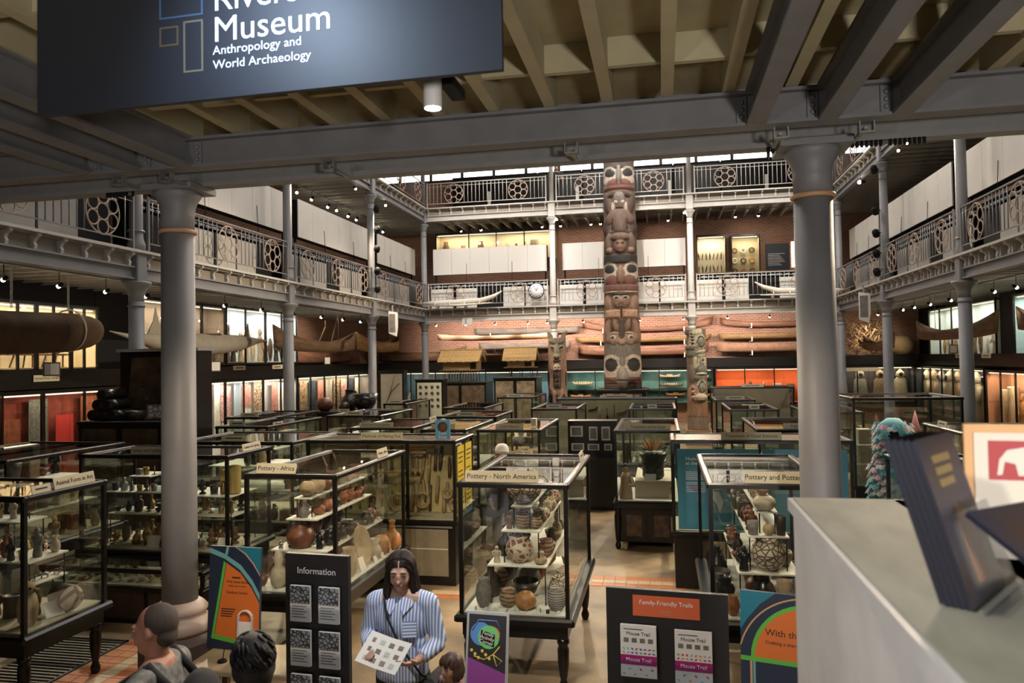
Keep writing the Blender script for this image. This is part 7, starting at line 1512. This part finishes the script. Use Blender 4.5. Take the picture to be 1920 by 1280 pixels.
# ================================================================ COSTUME BEYOND THE COUNTER
ct = thing('frilled_costume', 'turquoise and pink frilled carnival costume figure beyond the counter', 'costume', (3.13, 11.2, 0))
put('body', MB().lathe([(.34, 0), (.36, .3), (.3, .9), (.26, 1.3), (.2, 1.5), (.22, 1.7), (.2, 1.9), (.08, 2.0)], 16), mat('turquoise_base', (.12, .35, .38), .8), ct); put('face_opening', MB().ell((-.05, -.2, 1.78), (.07, .05, .09)), BLACKM, ct)
FR = []
for k, c_ in enumerate(((.18, .50, .55), (.62, .45, .50), (.68, .66, .66))):
    g = MB(); P = []
    for i in range(7):
        a = math.pi * i / 6; P += [(.06 * math.cos(a), -.01 - .03 * math.sin(a) + .012 * (i % 2), 0), (.075 * math.cos(a), -.05 - .03 * math.sin(a) + .015 * (i % 2), -.07 + .02 * (i % 2))]
    F = [(2 * i, 2 * i + 1, 2 * i + 3, 2 * i + 2) for i in range(6)] + [(2 * i + 2, 2 * i + 3, 2 * i + 1, 2 * i) for i in range(6)]
    me = g.add(P, F).mesh('frill'); me.materials.append(mat('frill_%d' % k, c_, .55, var=.3, vscale=10)); FR.append(me)
rnd = random.Random(8)
for i in range(270):
    z = .3 + 1.65 * (i / 270); a = i * 2.4; r_ = .35 - .12 * (z / 2) if z < 1.4 else .2
    if -.35 < math.sin(a) + 1 < .08 and 1.68 < z < 1.88: continue
    put('frill', FR[(0 if rnd.random() < .55 else rnd.choice((1, 2)))], None, ct, (r_ * math.cos(a), r_ * math.sin(a), z), (0, 0, a + R(90)), rnd.uniform(.9, 1.3))
for i, (x, h_) in enumerate(((3.55, .42), (3.68, .55))):
    t = thing('pink_cone_hat', 'pink cone hat on a stand behind the turquoise costume, %s' % ('shorter' if i == 0 else 'taller'), 'hat', (x + i * .1, 12.1 + .3 * i, 1.45), 0, 'pink cone hats'); put('cone', MB().lathe([(.13, 0), (.005, h_ + .02)], 20), mat('pink_felt', (.6, .27, .24), .8), t); put('brim', MB().torus((0, 0, .01), .13, .012, 20, 5, 'Z'), MATS['pink_felt'], t); put('stand', MB().cyl((0, 0, -1.45), (0, 0, .01), .02), BLACKM, t)

# ================================================================ PEOPLE
SKIN = mat('skin', (.50, .30, .22), .5, var=.08); SKIN2 = mat('ruddy_skin', (.40, .19, .13), .5, var=.15); LIP = mat('lips', (.38, .13, .11), .5); EYEW = mat('eye_white', (.7, .68, .65), .4); EYED = mat('eye_dark', (.03, .02, .015), .3)
def remesh(o, vox, sm=4):
    m_ = o.modifiers.new('remesh', 'REMESH'); m_.mode = 'VOXEL'; m_.voxel_size = vox; m_.use_smooth_shade = True
    s_ = o.modifiers.new('smooth', 'SMOOTH'); s_.iterations = sm; s_.factor = .5
def lerp(a, b, t): return tuple(a[i] + (b[i] - a[i]) * t for i in range(3))
def hand(g, w_, d, up, s=1.0, curl=.6, side=1):
    """palm and five fingers from wrist w_ towards d; up = back of the hand"""
    w_ = Vector(w_); d = Vector(d).normalized(); up = Vector(up); up = (up - d * up.dot(d)).normalized(); lat = d.cross(up) * side
    pc_ = w_ + d * .045 * s
    M = Matrix((lat, d, up)).transposed().to_4x4()
    g.ell(pc_, (.040 * s, .052 * s, .016 * s), 12, 8, M)
    for k in range(4):
        b = w_ + d * .085 * s + lat * (-.03 + .02 * k) * s; L = (.062, .074, .07, .055)[k] * s
        m1 = b + d * L * .45 - up * L * .12; m2 = m1 + (d * math.cos(curl) - up * math.sin(curl)) * L * .35; e = m2 + (d * math.cos(curl * 1.8) - up * math.sin(curl * 1.8)) * L * .3
        g.tube([b - d * .02 * s, m1, m2, e], [.0095 * s, .009 * s, .0085 * s, .0065 * s], 8)
    b = w_ + d * .03 * s - lat * .032 * s; g.tube([b, b - lat * .028 * s + d * .03 * s - up * .01, b - lat * .03 * s + d * .058 * s - up * .018], [.0125 * s, .0105 * s, .0075 * s], 8)
def person(label, loc, rz, h, pose, skin=SKIN, shirt=None, trouser=None, hair=None, hairstyle='short', name='person', vox=.008, head_turn=0, head_tilt=0, sleeve=1.0, hem=.50, group=None):
    k = h / 1.70; t = thing(name, label, 'person', loc, rz)
    S = lambda p: tuple(c * k for c in p)
    g = MB(); HZ = 1.575
    Mh = Matrix.Translation(Vector(S((0, -.005, 1.46)))) @ Euler((R(head_tilt), 0, R(head_turn))).to_matrix().to_4x4() @ Matrix.Translation(-Vector(S((0, -.005, 1.46))))
    hk_ = k * (1.0 if h > 1.3 else 1.18)
    def E_h(c, r): 
        c2 = Mh @ Vector(S(c)); g.ell(c2, tuple(q * hk_ for q in r), 16, 12, Mh.to_3x3().to_4x4())
    # head: skull, face, jaw, nose, ears
    E_h((0, .015, HZ + .02), (.075, .096, .100)); E_h((0, -.02, HZ - .022), (.067, .075, .090)); E_h((0, -.045, HZ - .085), (.040, .042, .035)); E_h((0, -.092, HZ - .008), (.011, .016, .03)); E_h((0, -.104, HZ - .030), (.015, .016, .012))
    for s_ in (-1, 1): E_h((s_ * .077, .005, HZ - .005), (.010, .020, .031)); E_h((s_ * .036, -.062, HZ - .035), (.024, .022, .028)); E_h((s_ * .03, -.078, HZ + .03), (.026, .014, .01))
    E_h((0, -.080, HZ - .06), (.026, .017, .014))
    g.tube([S((0, .012, 1.36)), S((0, .005, 1.44)), tuple(Mh @ Vector(S((0, .01, 1.53))))], [.066 * k, .055 * k, .056 * k], 14)
    # trunk
    g.ell(S((0, .01, 1.24)), S((.165, .10, .19)), 18, 12); g.ell(S((0, .01, 1.05)), S((.14, .095, .16)), 18, 12); g.ell(S((0, .01, .92)), S((.165, .105, .14)), 18, 12); g.tube([S((-.17, .01, 1.37)), S((0, .015, 1.40)), S((.17, .01, 1.37))], [.055 * k, .07 * k, .055 * k], 12)
    arms = {}
    for s_, key in ((-1, 'r'), (1, 'l')):
        sh_, el, wr = (s_ * .185, .01, 1.36), pose[key][0], pose[key][1]
        g.tube([S(sh_), S(lerp(sh_, el, .5)), S(el)], [.052 * k, .046 * k, .040 * k], 10); g.tube([S(el), S(lerp(el, wr, .4)), S(wr)], [.040 * k, .036 * k, .026 * k], 10)
        d = Vector(wr) - Vector(el); hd = pose[key][2] if len(pose[key]) > 2 else tuple(d.normalized()); up = pose[key][3] if len(pose[key]) > 3 else (s_, 0, .2)
        hand(g, S(wr), hd, up, k, pose[key][4] if len(pose[key]) > 4 else .5, -s_)
        arms[key] = (sh_, el, wr)
        hp, kn, an = (s_ * .09, .01, .90), (s_ * .10, -.02, .49), (s_ * .10, .03, .08)
        g.tube([S(hp), S(lerp(hp, kn, .5)), S(kn)], [.085 * k, .075 * k, .055 * k], 12); g.tube([S(kn), S(lerp(kn, an, .35)), S(an)], [.055 * k, .056 * k, .035 * k], 12); g.ell(S((s_ * .10, -.04, .04)), S((.042, .115, .04)), 12, 8)
    b = put('body', g, skin, t); remesh(b, vox, 3)
    # face details
    def F_(nm, c, r, m_):
        g2 = MB(); g2.ell(Mh @ Vector(S(c)), tuple(q * hk_ for q in r), 10, 6, Mh.to_3x3().to_4x4()); return put(nm, g2, m_, t)
    for s_ in (-1, 1): F_('eye', (s_ * .031, -.081, HZ + .010), (.0135, .008, .006), EYEW); F_('iris', (s_ * .031, -.0878, HZ + .009), (.005, .003, .0052), EYED); F_('eyebrow', (s_ * .033, -.091, HZ + .031), (.019, .006, .0035), hair or EYED)
    F_('mouth', (0, -.094, HZ - .060), (.022, .006, .006), LIP)
    # clothes
    if shirt:
        c = MB(); top = 1.385
        c.ell(S((0, .01, 1.24)), S((.185, .122, .20)), 20, 14); c.ell(S((0, .01, 1.06)), S((.168, .118, .2)), 20, 14); c.lathe([(r_ * k, z * k) for r_, z in ((.165, hem + .36), (.182, hem + .37), (.178, hem + .5), (.165, hem + .62))], 24, sy=.72); c.tube([S((-.185, .01, 1.362)), S((-.09, .02, 1.385)), S((.09, .02, 1.385)), S((.185, .01, 1.362))], [.066 * k, .064 * k, .064 * k, .066 * k], 12)
        for key in ('r', 'l'):
            sh_, el, wr = arms[key]; c.tube([S(sh_), S(lerp(sh_, el, .5)), S(el)], [.068 * k, .062 * k, .056 * k], 12); c.ell(S(lerp(sh_, el, .02)), S((.07, .07, .068)), 12, 8)
            if sleeve > .5: c.tube([S(el), S(lerp(el, wr, .45)), S(lerp(el, wr, sleeve - .18))], [.056 * k, .053 * k, .047 * k], 12)
        cs_ = put('shirt', c, shirt, t); remesh(cs_, max(vox, .009), 10)
    if trouser:
        c = MB(); c.ell(S((0, .01, .92)), S((.178, .118, .15)), 18, 12)
        for s_ in (-1, 1): c.tube([S((s_ * .09, .01, .9)), S((s_ * .095, .0, .7)), S((s_ * .10, -.02, .49)), S((s_ * .10, .02, .3)), S((s_ * .10, .03, .09))], [.098 * k, .09 * k, .072 * k, .07 * k, .06 * k], 14)
        ct_ = put('trousers', c, trouser, t); remesh(ct_, .012, 3)
        for s_ in (-1, 1): put('shoe', MB().ell(S((s_ * .10, -.045, .04)), S((.05, .13, .0395)), 14, 8), BLACKM, t)
    if hair:
        c = MB()
        def H(c0, r): c.ell(Mh @ Vector(S(c0)), tuple(q * hk_ for q in r), 16, 12, Mh.to_3x3().to_4x4())
        strands = hairstyle in ('long', 'bob')
        if strands:
            rn = random.Random(len(label)); long_ = hairstyle == 'long'; C0 = Vector((0, .02, HZ + .022))
            def strand(pts, r0): c.tube([Mh @ Vector(S(q)) for q in pts], [r0 * hk_ * (1 if i < len(pts) - 2 else (.8 if i == len(pts) - 2 else .35)) for i in range(len(pts))], 6)
            for s_ in (-1, 1):
                for i in range(34):
                    v = -.80 + 1.74 * i / 33; ring = math.sqrt(1 - v * v); pts = []
                    for th in (0, 22, 45, 66, 88, 104):
                        t_ = R(th); y_ = C0.y + .106 * v + (.055 * max(0, -v) * th / 104 if v < 0 else 0)
                        rg = max(ring, .72) if (v < 0 and th > 40) else ring
                        pts.append((s_ * (.004 + .089 * rg * math.sin(t_)), y_, C0.z + .100 * ring * math.cos(t_) - (0 if v > -.5 else .01)))
                    x_, y_, z_ = pts[-1]; endz = (HZ - .30 + rn.uniform(-.05, .03)) if long_ else (HZ - .115 + rn.uniform(-.02, .01)); fwd = -.085 if (long_ and v < .25) else -.01
                    for f in (.25, .5, .75, 1.0): pts.append((x_ + s_ * (.012 * math.sin(f * 3.1) + (.018 * f if long_ else -.004 * f)) + rn.uniform(-.006, .006), y_ + fwd * f * f + rn.uniform(-.005, .005), z_ + (endz - z_) * f))
                    strand(pts, .0135)
            if not long_:
                for i in range(13):
                    x_ = -.06 + .01 * i; strand([(x_ * .5, .0, HZ + .118), (x_ * .9, -.045, HZ + .105), (x_, -.078, HZ + .075), (x_ * 1.02, -.09, HZ + .035)], .012)
            H((0, .026, HZ + .032), (.084, .099, .094))
        elif hairstyle == 'thick':
            H((0, .02, HZ + .045), (.087, .106, .096)); H((0, .06, HZ - .02), (.078, .065, .09)); H((0, -.05, HZ + .10), (.065, .05, .035))
            for s_ in (-1, 1): H((s_ * .07, .03, HZ + .0), (.02, .04, .05))
        elif hairstyle == 'short':
            H((0, .03, HZ + .034), (.079, .092, .092)); H((0, .06, HZ - .03), (.066, .05, .06))
        if hairstyle == 'thick':
            tf = MB(); rn = random.Random(3); C1 = Vector((0, .022, HZ + .045))
            for i in range(170):
                az = rn.uniform(0, 6.28); th = math.acos(rn.uniform(-.75, .98)); 
                if math.sin(az) < -.3 and th > 1.0: continue
                pts = []
                for q in range(4):
                    a_ = th + q * .16; f_ = 1.02 + .012 * math.sin(q * 1.2 + i)
                    pts.append((C1.x + .088 * f_ * math.sin(a_) * math.cos(az + .1 * q), C1.y + .107 * f_ * math.sin(a_) * math.sin(az + .1 * q), C1.z + .097 * f_ * math.cos(a_)))
                tf.tube([Mh @ Vector(S(q)) for q in pts], [.004 * k, .0065 * k, .0055 * k, .002 * k], 5)
            put('hair_tufts', tf, hair, t)
        hh = put('hair', c, hair, t)
        if not strands: remesh(hh, .008, 4)
    return t
DKH = mat('dark_brown_hair', (.018, .010, .008), .6, spec=.3, var=.3, vscale=30, stretch=(3, 3, .3)); BLKH = mat('black_hair', (.010, .009, .010), .6, spec=.4, bump=.35, bscale=220); BRH = mat('brown_hair', (.075, .04, .025), .5, var=.3, vscale=30, stretch=(3, 3, .3)); STUB = mat('cropped_hair', (.05, .035, .028), .8)
SHIRT = stripe_mat('blue_white_stripe', (.16, .26, .52), (.66, .70, .78), 16, 0, .8); BLKT = mat('black_cloth', (.012, .012, .013), .85); CAMO = mat('grey_camouflage_shirt', (.22, .21, .19), .85, col2=(.05, .05, .05), vscale=18)
w_ = person('woman in a blue striped shirt with long dark hair, holding an open white leaflet', (-1.70, 4.69, 0), R(2), 1.66,
            {'r': ((-.25, .03, 1.12), (-.155, -.20, 1.12), (.25, -.9, .1), (-.5, -.1, .8), .5), 'l': ((.255, .0, 1.10), (.16, -.235, 1.06), (-.55, -.8, .12), (.3, -.2, -.9), .45)}, SKIN, SHIRT, BLKT, DKH, 'long', vox=.0065, head_turn=8, head_tilt=13, sleeve=.95)
put('bag_strap', MB().tube([(-.10, -.06, 1.37), (-.06, -.125, 1.27), (.0, -.135, 1.15), (.08, -.13, 1.02), (.16, -.10, .90), (.2, -.02, .86)], .008, 6), BLKT, w_)
for s_ in (-1, 1): put('collar', MB().prism([(0, 0), (.07, .05), (.085, .0), (.03, -.07)] if s_ > 0 else [(0, 0), (-.03, -.07), (-.085, .0), (-.07, .05)], .008, Matrix.Translation((s_ * .012, -.078, 1.335)) @ Matrix.Rotation(R(-38), 4, 'X')), SHIRT, w_)
put('chest_pocket', MB().box(-.045, .045, -.004, .004, 0, .1), stripe_mat('pocket_stripe', (.16, .26, .52), (.66, .70, .78), 16, 2, .8), w_, (.085, -.116, 1.14), (R(-8), 0, R(14)))
bg = put('shoulder_bag', MB().bbox(-.05, .05, -.13, .13, 0, .22, .03), BLKT, None, (-1.47, 4.66, .68), (0, 0, R(-8))); tag(bg, 'black shoulder bag at the hip of the woman in the striped shirt', 'bag')
lf_ = thing('trail_map', 'open white leaflet with small pictures held by the woman in the striped shirt', 'leaflet', (-1.715, 4.40, 1.105), 0, None, rot=(R(40), R(8), R(-14)))
put('sheet', MB().box(-.15, .0, -.105, .105, 0, .002, Matrix.Rotation(R(5), 4, 'Y')).box(.0, .15, -.105, .105, 0, .002, Matrix.Rotation(R(-5), 4, 'Y')), PAPER, lf_)
for i in range(4):
    for j in range(3): put('picture', B(-.125 + i * .068, -.09 + i * .068, -.08 + j * .06, -.05 + j * .06, .0045 + abs(i - 1.5) * .0045, .0052 + abs(i - 1.5) * .0045), PM['grey'][0] if (i + j) % 3 else mat('soft_print', (.45, .5, .5), .7), lf_)
m1 = person('bald man with cropped hair in a grey camouflage shirt, seen in profile', (-2.49, 3.32, 0), R(-82), 1.72, {'r': ((-.24, .02, 1.1), (-.2, -.14, .9)), 'l': ((.24, .02, 1.1), (.2, -.14, .9))}, SKIN2, CAMO, BLKT, STUB, 'short', head_turn=2, head_tilt=4, sleeve=.5)
bk = thing('backpack', 'black backpack on the bald man in the camouflage shirt', 'backpack', (-2.49, 3.32, 0), R(-82))
bpk = put('body', MB().ell((0, .22, 1.18), (.17, .11, .22), 16, 12).ell((0, .26, 1.08), (.15, .11, .14), 14, 10), BLKT, bk); remesh(bpk, .012)
for s_ in (-1, 1): put('strap', MB().tube([(s_ * .11, .14, 1.34), (s_ * .12, .03, 1.455), (s_ * .125, -.10, 1.37), (s_ * .13, -.13, 1.2), (s_ * .15, .08, 1.05)], .022, 8), BLKT, bk)
put('pocket', MB().bbox(-.11, .11, .32, .38, .98, 1.2, .02), BLKT, bk)
person('man with thick black hair seen from behind, beside the Information stand', (-1.76, 2.98, 0), R(216), 1.72, {'r': ((-.24, .02, 1.1), (-.2, -.14, .9)), 'l': ((.24, .02, 1.1), (.2, -.14, .9))}, SKIN2, mat('dark_shirt', (.04, .045, .06), .85), BLKT, BLKH, 'thick', head_tilt=6)
person('small child with a brown bob and fringe beside the activity poster', (-1.33, 4.57, 0), R(-38), 1.06, {'r': ((-.24, .02, 1.1), (-.2, -.14, .9)), 'l': ((.24, .02, 1.1), (.2, -.14, .9))}, SKIN, mat('child_top', (.25, .1, .12), .85), BLKT, BRH, 'bob', head_tilt=8)
cp = person('visitor in a white cap standing behind the North America pottery case', (-2.32, 10.75, 0), R(20), 1.63, {'r': ((-.24, .02, 1.1), (-.2, -.14, .9)), 'l': ((.24, .02, 1.1), (.2, -.14, .9))}, SKIN, BLKT, BLKT, BLKH, 'thick')
cap = thing('baseball_cap', 'white baseball cap worn by the visitor behind the pottery case', 'cap', (-2.32, 10.75, 1.555), R(20)); put('crown', MB().lathe([(.103, -.02), (.104, .02), (.095, .07), (.06, .11), (.01, .12)], 18, sy=1.12), mat('white_cap', (.72, .70, .66), .8), cap); put('brim', MB().prism(arcpoly(0, 0, .001, .085, 0, math.pi), .012, Matrix.Translation((0, -.1, 0)) @ Matrix.Rotation(R(80), 4, 'X')), MATS['white_cap'], cap)
person('visitor with long dark hair looking over the upper gallery railing', (-4.05, 30.4, G2), R(6), 1.66, {'r': ((-.24, -.06, 1.12), (-.2, -.3, 1.08)), 'l': ((.24, -.06, 1.12), (.2, -.3, 1.08))}, SKIN, BLKT, BLKT, DKH, 'long', vox=.012, head_tilt=10)
